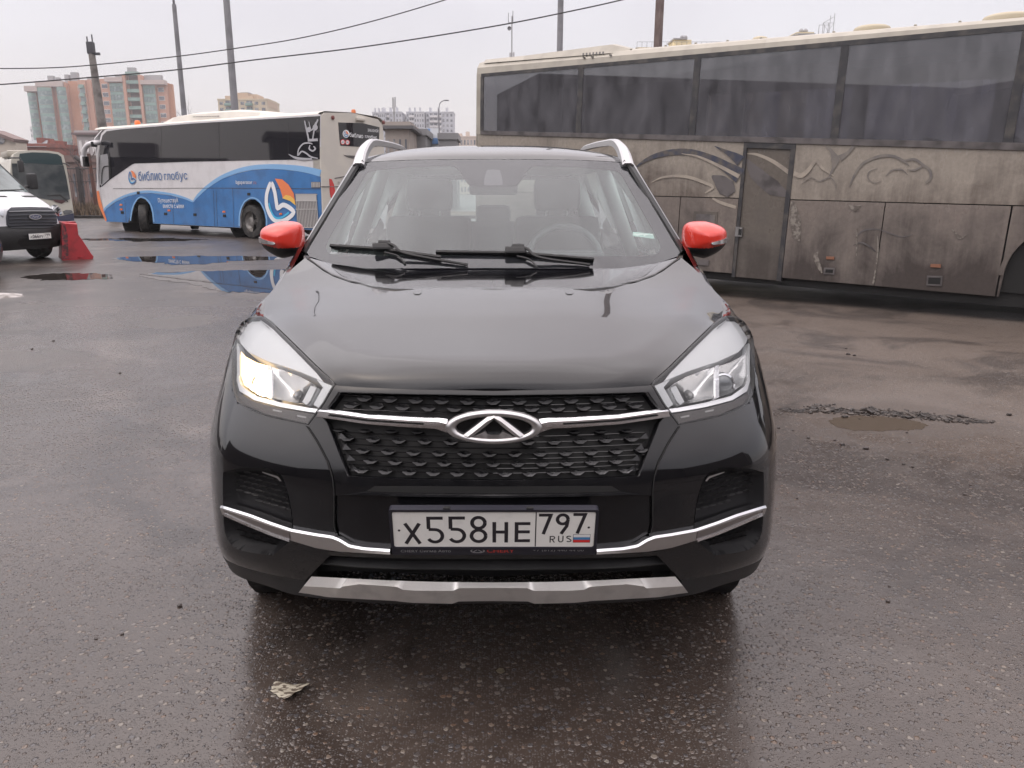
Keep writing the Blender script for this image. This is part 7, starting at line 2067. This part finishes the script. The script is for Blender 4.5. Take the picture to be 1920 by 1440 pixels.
# verge and kerb
mb = MB(); mb.box((-16, 45.5, .05), (46, 9, .10), 0, None, 0); tag(mb.build('verge', [mat('verge_soil', (.075, .055, .042), .9, vcol=(.11, .085, .06), vscale=1.5)]), kind='structure')
mb = MB(); mb.box((-16, 40.8, .07), (46, .3, .14)); tag(mb.build('kerb', [mat('dark_kerb', (.04, .036, .036), .7)]), kind='structure')
rnd = random.Random(3); mb = MB()
for i in range(5200):
    x = rnd.uniform(at(60, 400, 45).x, at(330, 400, 45).x); y = rnd.uniform(41.5, 49); h = rnd.uniform(.15, .75) * (1.5 if rnd.random() < .12 else 1)
    a = rnd.uniform(0, 6.28); l = rnd.uniform(.05, .30); b = Vector((x, y, .09)); wv = .022 + .012 * h
    t = b + Vector((math.cos(a) * l, math.sin(a) * l, h)); side_ = Vector((math.cos(a + 1.57) * wv, math.sin(a + 1.57) * wv, 0))
    mb.add([b - side_, b + side_, t], [(0, 1, 2)], rnd.randrange(3))
tag(mb.build('dry_weeds', [mat('weed_brown', (.13, .09, .06), .9), mat('weed_tan', (.20, .15, .10), .9), mat('weed_dark', (.06, .045, .035), .9)]), kind='stuff')

# --- bare trees
def bare_tree(px, py_base, Y, h, seed, label, r0=.13, spread=.55, dens=5):
    rnd = random.Random(seed); base = at(px, py_base, Y); base.z = 0
    o = thing('bare_tree', base, label, 'tree', 'bare trees behind the coaches')
    tr = MB(); br = MB()
    def grow(p, d, L, r, lv, mbx):
        pts = [p]; q = Vector(p); dd = d.normalized()
        for k in range(4):
            dd = (dd + Vector((rnd.uniform(-.16, .16), rnd.uniform(-.16, .16), .06))).normalized(); q = q + dd * L / 4; pts.append(Vector(q))
        mbx.tube(pts, [r * (1 - .13 * i) for i in range(5)], 5 if lv < 2 else 3, cap=False)
        if lv < 4:
            for k in range(dens if lv < 2 else 3):
                t = rnd.uniform(.35, 1.0); i = min(3, int(t * 4)); s = pts[i].lerp(pts[i + 1], t * 4 - i)
                a = rnd.uniform(0, 6.28); nd = (dd + Vector((math.cos(a), math.sin(a), rnd.uniform(.0, .5))) * spread).normalized()
                grow(s, nd, L * rnd.uniform(.45, .68), r * .45, lv + 1, br)
    grow(base, Vector((0, 0, 1)), h * .5, r0, 0, tr)
    tr.build('trunk', [mat('bark', (.075, .062, .058), .9)], o); br.build('branches', [mat('twigs', (.09, .075, .072), .9)], o)
bare_tree(330, 205, 62, 8.2, 1, 'bare leafless tree standing behind the roof of the blue and white coach', spread=.7)
bare_tree(362, 205, 70, 8.6, 2, 'thin bare tree to the right of the lamp post behind the blue coach', .10, .6)
bare_tree(140, 320, 58, 5.8, 5, 'bare shrubby tree behind the fence next to the cream bus', .10, .9)
bare_tree(122, 320, 66, 5.2, 7, 'low bare tree right behind the cream bus roof', .08, 1.0)

# --- poles
def pole(name, px, py, Y, r0, r1, ztop, label, cat, m, extra=None, lean=0, square=False, group=None):
    b = at(px, py, Y); x = b.x; z0 = b.z
    t = thing(name, (x, Y, 0), label, cat, group)
    top = Vector((x + lean * ztop, Y, ztop)); bot = Vector((x + lean * 0, Y, 0))
    mb = MB()
    if square:
        for k in range(1): pass
        mb.tube([bot, bot.lerp(top, .5), top], [r0, (r0 + r1) / 2, r1], 4)
    else: mb.tube([bot, bot.lerp(top, .35), bot.lerp(top, .7), top], [r0, r0 + (r1 - r0) * .35, r0 + (r1 - r0) * .7, r1], 12)
    mb.build('pole', [m], t, sharp=40)
    return t, top
t1, top1 = pole('street_lamp', 345.5, 215, 40, .16, .10, 10.0, 'tall thin street lamp post rising behind the middle of the blue coach', 'street lamp', M_STEEL)
mb = MB(); arm = smooth_line([top1 + Vector((0, 0, -.05)), top1 + Vector((-.03, 0, 1.6)), top1 + Vector((-.0, -.5, 2.6)), top1 + Vector((.3, -1.6, 3.1))], 6); mb.tube([Vector(p) for p in arm], .055, 8); mb.build('lamp_arm', [M_STEEL], t1, smooth=True)
mb = MB(); mb.box(top1 + Vector((.4, -2.0, 3.15)), (.28, .8, .12), 0, None, .04); mb.build('lamp_head', [M_STEEL], t1, sharp=40)
t2, top2 = pole('street_lamp', 441, 212, 33, .17, .11, 12.5, 'thick grey street lamp post in front of the cream tower block', 'street lamp', M_STEEL)
mb = MB(); mb.tube([top2, top2 + Vector((0, -.4, 1.2)), top2 + Vector((0, -1.5, 1.7))], .05, 8); mb.box(top2 + Vector((0, -1.9, 1.7)), (.28, .8, .12), 0, None, .04); mb.build('lamp_head', [M_STEEL], t2, sharp=40)
t3, top3 = pole('street_lamp', 1049.5, 95, 48, .19, .16, 17, 'grey lamp post standing behind the left part of the dirty coach roof', 'street lamp', M_STEEL)
mb = MB(); mb.box(top3 + Vector((0, -.5, .1)), (.3, 1.2, .14), 0, None, .04); mb.build('lamp_head', [M_STEEL], t3, sharp=40)
M_CONC = mat('old_concrete', (.20, .185, .175), .85, vcol=(.10, .09, .085), vscale=3, bump=.3, bscale=20)
t4, top4 = pole('utility_pole', 197, 240, 36, .27, .13, at(173, 88, 36).z, 'short leaning concrete utility pole in front of the orange tower block', 'utility pole', M_CONC, lean=0)
# it leans: shear the pole mesh towards the left with height
ob = [c for c in t4.children][0]
for v in ob.data.vertices: v.co.x += -.028 * v.co.z
top4 = top4 + Vector((-.028 * top4.z, 0, 0))
mb = MB(); mb.box(top4 + Vector((.0, 0, -.05)), (.27, .27, .5), 0, None, .03); mb.box(top4 + Vector((.22, 0, -.28)), (.28, .10, .10)); mb.tube([top4 + Vector((-.12, 0, .2)), top4 + Vector((-.12, 0, .42))], .03, 5); mb.tube([top4 + Vector((.1, 0, .2)), top4 + Vector((.1, 0, .5))], .03, 5)
mb.build('pole_cap', [mat('cap_dark', (.06, .06, .07), .7)], t4, sharp=40)
t5, top5 = pole('utility_pole', 1233, 94, 24, .125, .12, 14, 'brown square post rising behind the roof of the dirty coach', 'utility pole', mat('brown_post', (.115, .082, .075), .8, vcol=(.16, .12, .11), vscale=3), square=True)
t6, top6 = pole('antenna_mast', 959.5, 107, 70, .09, .05, at(958, 30, 70).z, 'thin antenna mast with small panels left of the dirty coach roof', 'antenna', mat('mast_grey', (.33, .33, .34), .6))
mb = MB()
for dx, dz, s_ in ((-.12, -3.0, (.16, .14, 1.5)), (.16, -2.9, (.14, .14, 1.35))): mb.box(top6 + Vector((dx, 0, dz - .6)), s_, 0, None, .02)
mb.build('antenna_panel', [mat('panel_grey', (.42, .42, .43), .5)], t6)
mb = MB(); mb.lathe(top6 + Vector((-.22, -.1, -1.0)), (0, -1, 0), [(.001, 0), (.16, .05), (.17, .12)], 12); mb.tube([top6 + Vector((-.3, 0, -.5)), top6 + Vector((-.3, 0, .25))], .025, 4); mb.tube([top6 + Vector((.08, 0, -.6)), top6 + Vector((.08, 0, .4))], .03, 4); mb.tube([top6 + Vector((-.3, 0, -.5)), top6 + Vector((.08, 0, -.5))], .02, 4)
mb.build('antenna_rod', [M_STEEL], t6)
t7, top7 = pole('antenna_mast', 739.5, 245, 75, .11, .07, at(738, 186, 75).z, 'short antenna mast rising over the grey apartment towers behind the red beacon', 'antenna', mat('mast_grey', (.33, .33, .34), .6))
mb = MB(); mb.box(top7 + Vector((-.05, 0, -.35)), (.16, .16, 1.0)); mb.box(top7 + Vector((.16, 0, -.25)), (.12, .12, .9)); mb.box(top7 + Vector((.05, -.15, -.9)), (.2, .12, .5)); mb.build('antenna_panel', [mat('panel_grey', (.42, .42, .43), .5)], t7)
t8, top8 = pole('street_lamp', 823.5, 262, 85, .10, .07, at(822, 205, 85).z, 'slim street lamp with a curved arm in front of the grey apartment towers', 'street lamp', M_STEEL)
mb = MB(); arm = smooth_line([top8, top8 + Vector((.15, 0, .6)), top8 + Vector((.5, 0, .85)), top8 + Vector((.75, 0, .9))], 5); mb.tube([Vector(p) for p in arm], .05, 6); mb.box(top8 + Vector((.85, 0, .88)), (.45, .2, .12), 0, None, .03); mb.build('lamp_arm', [M_STEEL], t8)
# --- wires
def wire(name, pix, Y, r, label):
    pts = smooth_line([tuple(at(x, y, Y)) for x, y in pix], 12); o = MB().tube([Vector(p) for p in pts], r, 5).build(name, [mat('wire_black', (.02, .02, .022), .6)])
    tag(o, label, 'cable', 'overhead cables crossing the sky')
wire('overhead_cable', [(-1500, -40), (-800, 60), (-260, 122), (-100, 127), (0, 128.5), (100, 127), (190, 120.5), (330, 106), (440, 91), (560, 72), (690, 42), (834, 0), (960, -42)], 30, .020, 'upper overhead cable leaving the photo at the top centre')
wire('overhead_cable', [(-1500, 120), (-800, 150), (-260, 165), (-100, 162), (0, 158.5), (190, 143.5), (330, 131), (480, 112), (650, 92), (800, 70), (950, 45), (1070, 21), (1165, 0), (1300, -34)], 30, .024, 'lower overhead cable reaching over the dirty coach')

# ------------------------------------------------------------------ buildings
def mbox(mb, x0, x1, y0, y1, z0, z1, mi=0): mb.box(((x0 + x1) / 2, (y0 + y1) / 2, (z0 + z1) / 2), (abs(x1 - x0), abs(y1 - y0), abs(z1 - z0)), mi)
M_PEACH = mat('tower_peach', (.47, .255, .18), .85, var=.10, vscale=.12)
M_ORNG = mat('tower_orange', (.44, .21, .12), .85, var=.12, vscale=.12)
M_PALE = mat('tower_pale', (.44, .365, .34), .85)
M_TEAL = mat('tower_teal', (.20, .31, .275), .6, vcol=(.15, .235, .215), vscale=.5)
M_TEALD = mat('tower_glazing', (.15, .20, .205), .35, vcol=(.28, .34, .34), vscale=.8, vlo=.5, vhi=.62)
M_WIN = mat('window_dark', (.11, .12, .14), .15, vcol=(.30, .30, .31), vscale=.9, vlo=.5, vhi=.6)
M_WFR = mat('window_frame', (.62, .60, .60), .6)
def tower_seg(px0, px1, ytop, Y, kind, dep, parent, storeys=16, yb=340):
    """one vertical bay of the tower, px range at depth Y"""
    a, b = at(px0, 300, Y), at(px1, 300, Y); zt = at((px0 + px1) / 2, ytop, Y).z; x0, x1 = a.x, b.x
    return x0, x1, zt
OT = thing('apartment_tower', (at(190, 300, 310).x, 310, 0), 'orange and teal apartment tower behind the front of the blue and white coach', 'building')
TY = 310.0; ST = 3.05
def X_(px, Y=TY): return at(px, 165, Y).x
def Z_(py, Y=TY): return at(200, py, Y).z
SEG = [ # px0, px1, ytop, kind, forward
 (53.8, 70, 166, 'bay', 1.5), (69, 76, 166, 'peach', .3), (76, 103, 157, 'bay', 2.6), (103, 111, 160, 'peach', .6), (111, 129, 156, 'bay', 2.2), (128.5, 146, 152, 'orange', 0), (146, 151, 152, 'win', .2),
 (151, 165, 151, 'balc', 1.6), (165, 174, 150, 'peach', .9), (173.5, 190, 149, 'peach', .2), (190, 209, 148, 'winp', .6), (209, 236.5, 148, 'glaz', 1.6), (236.5, 242, 142, 'fin', 2.6), (242, 266, 142, 'open', .4), (266, 271, 142, 'fin', 2.6),
 (271, 295.5, 152, 'glaz', 1.6), (295.5, 314, 155, 'winp', .8)]
wall = MB(); 
zb = 0
for px0, px1, yt, kd, fw_ in SEG:
    mbox(wall, X_(px0), X_(px1), TY - fw_, TY + 2.4, 0, Z_(yt), {'orange': 1, 'peach': 0, 'fin': 0}.get(kd, 0))
mbox(wall, X_(314), X_(321), TY + .5, TY + 2.5, 0, Z_(157), 1)
# pale attic band
for px0, px1, yt in ((54, 76, 166), (76, 125, 157), (205, 236, 148), (271, 314, 153)):
    mbox(wall, X_(px0) - .2, X_(px1) + .2, TY - 3.0, TY - .2, Z_(yt + 7), Z_(yt + (3 if px0 > 150 else 1)) + (.8), 2)
ow = wall.build('wall', [M_PEACH, M_ORNG, M_PALE], OT)
BALC, WINS = [], []
for px0, px1, yt, kd, fw_ in SEG:
    zt = Z_(yt + 9); x0, x1 = X_(px0), X_(px1)
    if kd in ('bay', 'balc', 'glaz', 'open'):
        z = zt
        while z > 2:
            mb = MB(); BALC.append((-z, len(BALC), mb))
            if kd == 'bay':
                n = 6; pts0 = [(x0 + (x1 - x0) * i / n, TY - fw_ - 1.3 * math.sin(math.pi * i / n)) for i in range(n + 1)]
                for zz0, zz1, mi_, gr in ((z - 1.2, z, 0, 1.0), (z - ST + .05, z - 1.2, 1, .9)):
                    for (xa, ya), (xb, yb_) in zip(pts0[:-1], pts0[1:]):
                        mb.quad((xa, ya, zz0), (xb, yb_, zz0), (xb, yb_, zz1), (xa, ya, zz1), mi_)
                mb.add([(x, y, z) for x, y in pts0], [tuple(range(n + 1))], 0)
            elif kd == 'glaz':
                mbox(mb, x0 + .3, x1 - .3, TY - fw_ - .4, TY - fw_, z - 1.1, z, 0); mbox(mb, x0 + .3, x1 - .3, TY - fw_ - .3, TY - fw_, z - ST + .1, z - 1.15, 1)
                for i in range(5): mbox(mb, x0 + .3 + (x1 - x0 - .6) * i / 4 - .06, x0 + .3 + (x1 - x0 - .6) * i / 4 + .06, TY - fw_ - .45, TY - fw_ - .3, z - ST + .1, z - 1.1, 0)
            elif kd == 'balc':
                mbox(mb, x0 + .6, x1 - .6, TY - fw_ - 1.0, TY - fw_, z - 1.2, z, 0); mbox(mb, x0 + .4, x1 - .4, TY - fw_ - .1, TY - fw_ + .1, z - ST, z - 1.2, 1)
            else:
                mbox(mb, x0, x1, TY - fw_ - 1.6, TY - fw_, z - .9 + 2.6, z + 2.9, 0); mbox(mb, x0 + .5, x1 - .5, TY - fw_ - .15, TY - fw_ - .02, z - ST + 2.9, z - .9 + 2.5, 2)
            z -= ST
    if kd in ('win', 'winp'):
        z = zt
        while z > 2:
            mb = MB(); WINS.append((-z, len(WINS), mb)); xc = [(x0 + x1) / 2] if kd == 'win' else [x0 + (x1 - x0) * .42]
            for c in xc:
                wv = min(1.0, (x1 - x0) * .3); mbox(mb, c - wv - .12, c + wv + .12, TY - fw_ - .12, TY - fw_, z - 1.75, z - .1, 1); mbox(mb, c - wv, c + wv, TY - fw_ - .18, TY - fw_ - .1, z - 1.6, z - .25, 0)
            z -= ST
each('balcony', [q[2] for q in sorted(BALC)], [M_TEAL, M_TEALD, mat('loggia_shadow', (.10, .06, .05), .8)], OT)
each('window', [q[2] for q in sorted(WINS)], [M_WIN, M_WFR], OT)
vents = []
for px, w_, h_ in ((95, 1, 2), (126, .8, 2.4), (140, 1.2, 3.2), (172, 1.6, 1.6), (225, 1.6, 2.4), (248, 1.4, 3.2), (287, 3.2, 2.2), (108, .6, 1.4)):
    mb = MB(); vents.append(mb); py = 143 if 236 < px < 270 else 152; mbox(mb, X_(px) - w_, X_(px) + w_, TY + .5, TY + 2.3, Z_(py) - 1.5, Z_(py) + h_)
each('roof_vent_house', vents, [mat('roof_grey', (.28, .28, .29), .8)], OT)

def block(name, px0, px1, ytop, Y, m_wall, label, side=6, storeys=9, cols=6, balc=None, wallh=None, mwin=None, top=None, yaw_dx=0, group=None, win_w=.5, zb=0, cat='building'):
    x0, x1 = at(px0, ytop, Y).x, at(px1, ytop, Y).x; zt = at(px0, ytop, Y).z
    t = thing(name, ((x0 + x1) / 2, Y, 0), label, cat, group)
    mb = MB(); mbox(mb, x0, x1, Y, Y + side, 0, zt); mbox(mb, x0 - .15, x1 + .15, Y - .15, Y + side + .15, zt, zt + .5)
    wl = mb.build('wall', [m_wall], t)
    st = zt / storeys; cw = (x1 - x0) / cols; wn_, bl_ = [], []
    for r_ in range(storeys):
        for c in range(cols):
            mb = MB(); wn_.append(mb); xc = x0 + cw * (c + .5); z = zt - st * (r_ + .5)
            if balc and c in balc:
                mb2 = MB(); bl_.append(mb2); mbox(mb2, xc - cw * .45, xc + cw * .45, Y - 1.1, Y, z - st * .42, z - st * .02)
                mbox(mb, xc - cw * .4, xc + cw * .4, Y - .12, Y - .02, z, z + st * .4)
            else: mbox(mb, xc - cw * win_w / 2, xc + cw * win_w / 2, Y - .08, Y + .02, z - st * .25, z + st * .25)
    each('window', wn_, [mwin or M_WIN], t, limit=60)
    if balc: each('balcony', bl_, [top or M_WFR], t, limit=60)
    return t, x0, x1, zt
M_CRM = mat('block_cream', (.52, .44, .32), .85, var=.08, vscale=.2); M_CRM2 = mat('block_tan', (.46, .35, .25), .85)
t, x0, x1, zt = block('apartment_block', 408, 500, 188, 280, M_CRM, 'cream stepped apartment tower behind the thick street lamp', 16, 16, 7, balc=(1, 4), top=M_TEAL)
mb = MB(); g_ = lambda px: at(px, 180, 280).x; zz_ = lambda py: at(450, py, 280).z
mbox(mb, g_(420), g_(472), 281, 293, zt - 2, zz_(179)); mbox(mb, g_(440), g_(461), 282, 292, zt - 2, zz_(172.5)); mbox(mb, g_(467), g_(479), 282, 290, zt - 2, zz_(175.5)); mbox(mb, g_(478), g_(500), 281, 293, zt - 2, zz_(184)); mb.build('upper_storey', [M_CRM2], t)
mb = MB(); mbox(mb, g_(446), g_(462), 283, 289, zz_(172.5), zz_(171)); mb.build('flat_roof', [mat('roof_grey', (.28, .28, .29), .8)], t)
M_GRB = mat('panel_grey_blue', (.42, .43, .47), .8, vcol=(.50, .50, .52), vscale=.1); M_GRW = mat('panel_white', (.60, .59, .60), .8)
for i, (a, b, yt, lab) in enumerate(((698, 722, 212, 'pale apartment block partly hidden behind the white rear of the blue coach'), (713, 753, 211.5, 'grey and white apartment tower, left of the two beside the antenna mast'), (762, 795, 211.5, 'grey and white apartment tower between the antenna mast and the curved street lamp'), (798, 850, 211.5, 'wide grey and white apartment tower behind the curved street lamp'))):
    bt, x0, x1, zt = block('apartment_block', a, b, yt, 330 + i * 4, M_GRB, lab, 14, 16, 7, balc=(1, 2) if i < 3 else (1, 2, 3), top=M_GRW, group='grey apartment towers on the horizon')
    for k in range(3):
        mb = MB(); mbox(mb, x0 + (x1 - x0) * (.12 + .3 * k), x0 + (x1 - x0) * (.2 + .3 * k), 331 + i * 4, 334 + i * 4, zt, zt + 2.2); mb.build('roof_vent_house', [M_GRB], bt)
block('apartment_block', 750, 763, 216, 345, M_GRW, 'narrow pale link block between two grey apartment towers', 10, 15, 3, group='grey apartment towers on the horizon')
block('apartment_block', 792, 800, 216, 348, M_GRW, 'narrow pale strip of apartment block by the curved street lamp', 10, 15, 2, group='grey apartment towers on the horizon')
t, x0, x1, zt = block('low_house', 856, 893, 258, 260, mat('sand', (.50, .42, .36), .85), 'low sand coloured house just left of the dirty coach', 12, 6, 6)
mb = MB(); q_ = lambda px: at(px, 255, 262).x
mbox(mb, q_(858), q_(866), 262, 268, zt - 1, zt + 1.4); mbox(mb, q_(873), q_(880), 262, 268, zt - 1, zt + 2.0); mb.build('roof_vent_house', [mat('sand', (.5, .42, .36), .85)], t)
# low sheds and hoarding behind the car roof
t, x0, x1, zt = block('shed', 722, 766, 242, 58, mat('shed_wall', (.33, .29, .26), .85, vcol=(.24, .21, .19), vscale=.6), 'low grey brown shed with a dark flat roof behind the car roof', 8, 2, 4, win_w=.3)
mb = MB(); mbox(mb, x0 - .3, x1 + .4, 57.6, 66, zt, zt + .22); mb.build('flat_roof', [mat('roof_felt', (.10, .10, .105), .8)], t)
t, x0, x1, zt = block('garage', 762, 798, 254, 64, mat('garage_wall', (.20, .20, .205), .8), 'row of dark metal garages beside the low shed', 6, 1, 5, win_w=.7, mwin=mat('garage_door', (.12, .125, .13), .6))
hb_ = thing('billboard', (at(808, 262, 70).x, 70, 0), 'pale board with blue panels between the garages and the curved lamp', 'sign')
mb = MB(); xa, xb = at(794, 255, 70).x, at(822, 255, 70).x; mbox(mb, xa, xb, 70, 70.2, 1.2, at(800, 240.5, 70).z); mb.build('board', [mat('board_white', (.56, .58, .60), .6)], hb_)
mb = MB(); mbox(mb, at(798, 250, 70).x, at(806.5, 250, 70).x, 69.9, 69.98, at(800, 266, 70).z, at(800, 241.5, 70).z); mbox(mb, at(810, 250, 70).x, at(821, 250, 70).x, 69.9, 69.98, at(800, 270, 70).z, at(800, 259, 70).z); mb.build('blue_panel', [mat('board_blue', (.10, .22, .45), .6)], hb_)
mb = MB(); mbox(mb, xa + .2, xa + .35, 70.05, 70.18, 0, 1.25); mbox(mb, xb - .35, xb - .2, 70.05, 70.18, 0, 1.25); mb.build('post', [M_STEEL], hb_)
t, x0, x1, zt = block('garage', 824, 856, 261.5, 66, mat('garage_wall', (.20, .20, .205), .8), 'dark low garages right of the blue panelled board', 5, 1, 4, win_w=.7, mwin=mat('garage_door', (.12, .125, .13), .6))
# left: houses behind the cream bus
M_BRK = mat('red_brick', (.24, .085, .065), .85, vcol=(.17, .07, .06), vscale=.8)
t, x0, x1, zt = block('brick_building', 28, 108, 277, 100, M_BRK, 'dark red brick building with a grey roof behind the cream bus', 12, 3, 9, win_w=.35)
mb = MB(); mb.quad((x0 - .5, 99.7, zt + .1), (x1 - 1.2, 99.7, zt + .1), (x1 - 2.2, 102, zt + 1.0), (x0 + 1, 102, zt + 1.0)); mb.build('roof', [mat('sheet_roof', (.20, .205, .22), .6)], t)
mb = MB(); mbox(mb, at(61, 270, 100).x, at(70, 270, 100).x, 101, 104, zt, at(65, 257, 100).z); mb.build('chimney', [M_BRK], t); mb = MB(); mbox(mb, at(86, 270, 100).x, at(94, 270, 100).x, 101, 104, zt, at(90, 262, 100).z); mb.build('chimney', [M_BRK], t)
gx = lambda px: at(px, 260, 85).x; gz = lambda py: at(10, py, 85).z
gh = thing('gabled_house', (gx(0), 85, 0), 'beige gabled house with a brown roof edge at the far left', 'building')
mb = MB(); mb.poly([Vector((gx(-60), 85, 0)), Vector((gx(28), 85, 0)), Vector((gx(28), 85, gz(262))), Vector((gx(-14), 85, gz(247))), Vector((gx(-60), 85, gz(263)))], 2, (0, -1, 0)); mb.build('wall', [mat('beige_render', (.46, .41, .35), .85)], gh)
mb = MB(); mb.quad(Vector((gx(30), 84.6, gz(264))), Vector((gx(30), 87.2, gz(264))), Vector((gx(-14), 87.2, gz(246))), Vector((gx(-14), 84.6, gz(246)))); mb.quad(Vector((gx(-62), 84.6, gz(265))), Vector((gx(-62), 87.2, gz(265))), Vector((gx(-14), 87.2, gz(246))), Vector((gx(-14), 84.6, gz(246))))
o_r = mb.build('roof', [mat('brown_roof', (.16, .11, .10), .7)], gh); sm = o_r.modifiers.new('thick', 'SOLIDIFY'); sm.thickness = .35; sm.offset = 0
mb = MB(); mb.lathe((gx(1), 84.95, gz(261)), (0, -1, 0), [(.001, .05), (.5, .05), (.5, 0)], 16); mb.build('round_window', [M_WIN], gh)
block('apartment_block', 56, 66, 239, 420, M_GRW, 'far small white apartment block left of the orange tower', 10, 12, 3)
t, x0, x1, zt = block('grey_building', 143, 192, 253, 95, mat('grey_render', (.42, .39, .39), .85, var=.1, vscale=.3), 'pale grey building with white windows behind the fence and the coach mirror', 12, 3, 4, win_w=.42, mwin=M_WFR)
mb = MB(); mbox(mb, x0 - .4, x1 + .2, 94.6, 107, zt, zt + .25); mb.build('flat_roof', [mat('roof_brown', (.17, .13, .13), .8)], t)
t, x0, x1, zt = block('brick_wall', 100, 186, 304, 62, mat('dull_brick', (.20, .13, .115), .9, vcol=(.14, .11, .10), vscale=.7), 'long dull brown shed wall behind the fence', 3, 1, 6, win_w=.25)
# right: yellow house top over the coach, lattice tower
t, x0, x1, zt = block('yellow_building', 1196, 1440, 96, 120, mat('pale_yellow', (.60, .52, .34), .85), 'yellow building whose roof edge shows above the dirty coach', 14, 7, 12)
mb = MB(); xa, xb = at(1268, 70, 120).x, at(1300, 70, 120).x; zc = at(1280, 72, 120).z; mbox(mb, xa, xb, 121, 125, zt, zc); mb.build('stair_house', [mat('pale_yellow', (.6, .52, .34), .85)], t)
mb = MB(); mbox(mb, xa - .2, xa + 1.8, 120.8, 125, zc, zc + .2)
for px in (1285, 1291): mb.lathe((at(px, 70, 120).x, 122, zc), (0, 0, 1), [(.2, 0), (.2, .35), (.32, .4), (.32, .55), (.15, .75), (.001, .8)], 10)
mb.build('roof_vent_house', [mat('roof_grey', (.28, .28, .29), .8)], t)
mb = MB(); zr = at(1300, 80, 120).z
for k in range(28):
    x = at(1195, 80, 120).x + k * .72; mb.tube([(x, 120.2, zt), (x, 120.2, zr + .15)], .03, 3)
mb.tube([(at(1195, 80, 120).x, 120.2, zr + .15), (at(1440, 80, 120).x, 120.2, zr + .15)], .03, 3); mb.build('roof_railing', [M_STEEL], t)
t, x0, x1, zt = block('yellow_building', 1494, 1524, 66, 150, mat('pale_yellow', (.60, .52, .34), .85), 'small yellow roof house with two vents above the dirty coach roof', 6, 10, 3)
mb = MB(); mbox(mb, x0 - .3, x1 + .3, 149.6, 156, zt, zt + .25)
for px in (1506, 1514): mb.lathe((at(px, 60, 150).x, 151, zt + .25), (0, 0, 1), [(.3, 0), (.3, .4), (.45, .5), (.45, .7), (.2, 1.0), (.001, 1.05)], 10)
mb.build('roof_vent_house', [mat('roof_grey', (.28, .28, .29), .8)], t)
lt = thing('lattice_tower', (at(1552, 60, 170).x, 170, 0), 'steel lattice scaffold tower above the roof of the dirty coach', 'tower')
mb = MB(); xl, xr = at(1542, 60, 170).x, at(1562, 60, 170).x; z0_, z1_, z2_ = at(1550, 75, 170).z, at(1550, 43, 170).z, at(1562, 25, 170).z
Z = [0.0] + list(np.linspace(z0_ * .6, z1_, 6))
for x in (xl, (xl + xr) / 2, xr):
    for y in (170, 172): mb.tube([(x, y, 0), (x, y, z1_ if x < xr - .1 else z2_)], .07, 4)
for i, z in enumerate(Z):
    mb.tube([(xl, 170, z), (xr, 170, z)], .05, 4); mb.tube([(xl, 172, z), (xr, 172, z)], .05, 4)
    if i: mb.tube([(xl, 170, Z[i - 1]), (xr, 170, z)], .04, 4); mb.tube([(xr, 170, Z[i - 1]), (xl, 170, z)], .04, 4)
mb.tube([(xl, 170, z1_), (xr, 170, z2_ - .6)], .05, 4); mb.build('lattice', [mat('lattice_grey', (.30, .30, .31), .6)], lt)

# buildings outside the photo mirrored in the coach glass, and an added block that darkens paint reflections
bb = thing('low_building', (-60, 20, 0), 'low dark building outside the photo, mirrored in the glass of the blue and white coach', 'building')
mb = MB(); mbox(mb, -66, -58, -12, 20, 0, 6.0); mbox(mb, -66.5, -57.5, -13, 20.6, 6.0, 6.5); mbox(mb, -66, -60, 24, 58, 0, 4.2); mbox(mb, -63, -59, 30, 33, 4.2, 5.4); mb.build('wall', [mat('dark_wall', (.09, .08, .078), .9)], bb)
mb = MB()
for k in range(6): mbox(mb, -58.0, -57.9, -9 + k * 5, -6 + k * 5, 1.8, 4.2)
mb.build('windows', [M_WIN], bb)
bb = thing('reflection_blocker', (0, -16, 0), 'unseen dark block added behind the camera to darken reflections in the black car', 'building')  # added out of view to darken what the bumper paint mirrors
mb = MB(); mbox(mb, -24, 22, -26, -16, 0, 6.0); mbox(mb, -24.4, 22.4, -26.4, -15.7, 6.0, 6.3); mbox(mb, -30, -22, -26.1, 6, 0, 6.4); mbox(mb, 20, 28, -26.1, -1, 0, 6.2); mb.build('wall', [mat('dark_wall', (.09, .08, .078), .9)], bb)
mb = MB()
for k in range(4): mbox(mb, -11 + k * 7, -7 + k * 7, -16.02, -15.92, .1, 3.6)
mb.build('blocker_gate', [mat('blocker_gate_grey', (.05, .05, .055), .6)], bb)
# ------------------------------------------------------------------ damp air over the yard and the far blocks
hm = bpy.data.materials.new('damp_air'); hm.use_nodes = True; ht = hm.node_tree; ht.nodes.clear()
ho = ht.nodes.new('ShaderNodeOutputMaterial'); hp = ht.nodes.new('ShaderNodeVolumePrincipled')
hp.inputs['Color'].default_value = (.92, .92, .95, 1); hp.inputs['Density'].default_value = .00065; hp.inputs['Anisotropy'].default_value = .2
ht.links.new(hp.outputs[0], ho.inputs['Volume'])
mb = MB(); mbox(mb, -905, 905, -125, 1505, -1, 62)
tag(mb.build('haze', [hm]), kind='stuff')
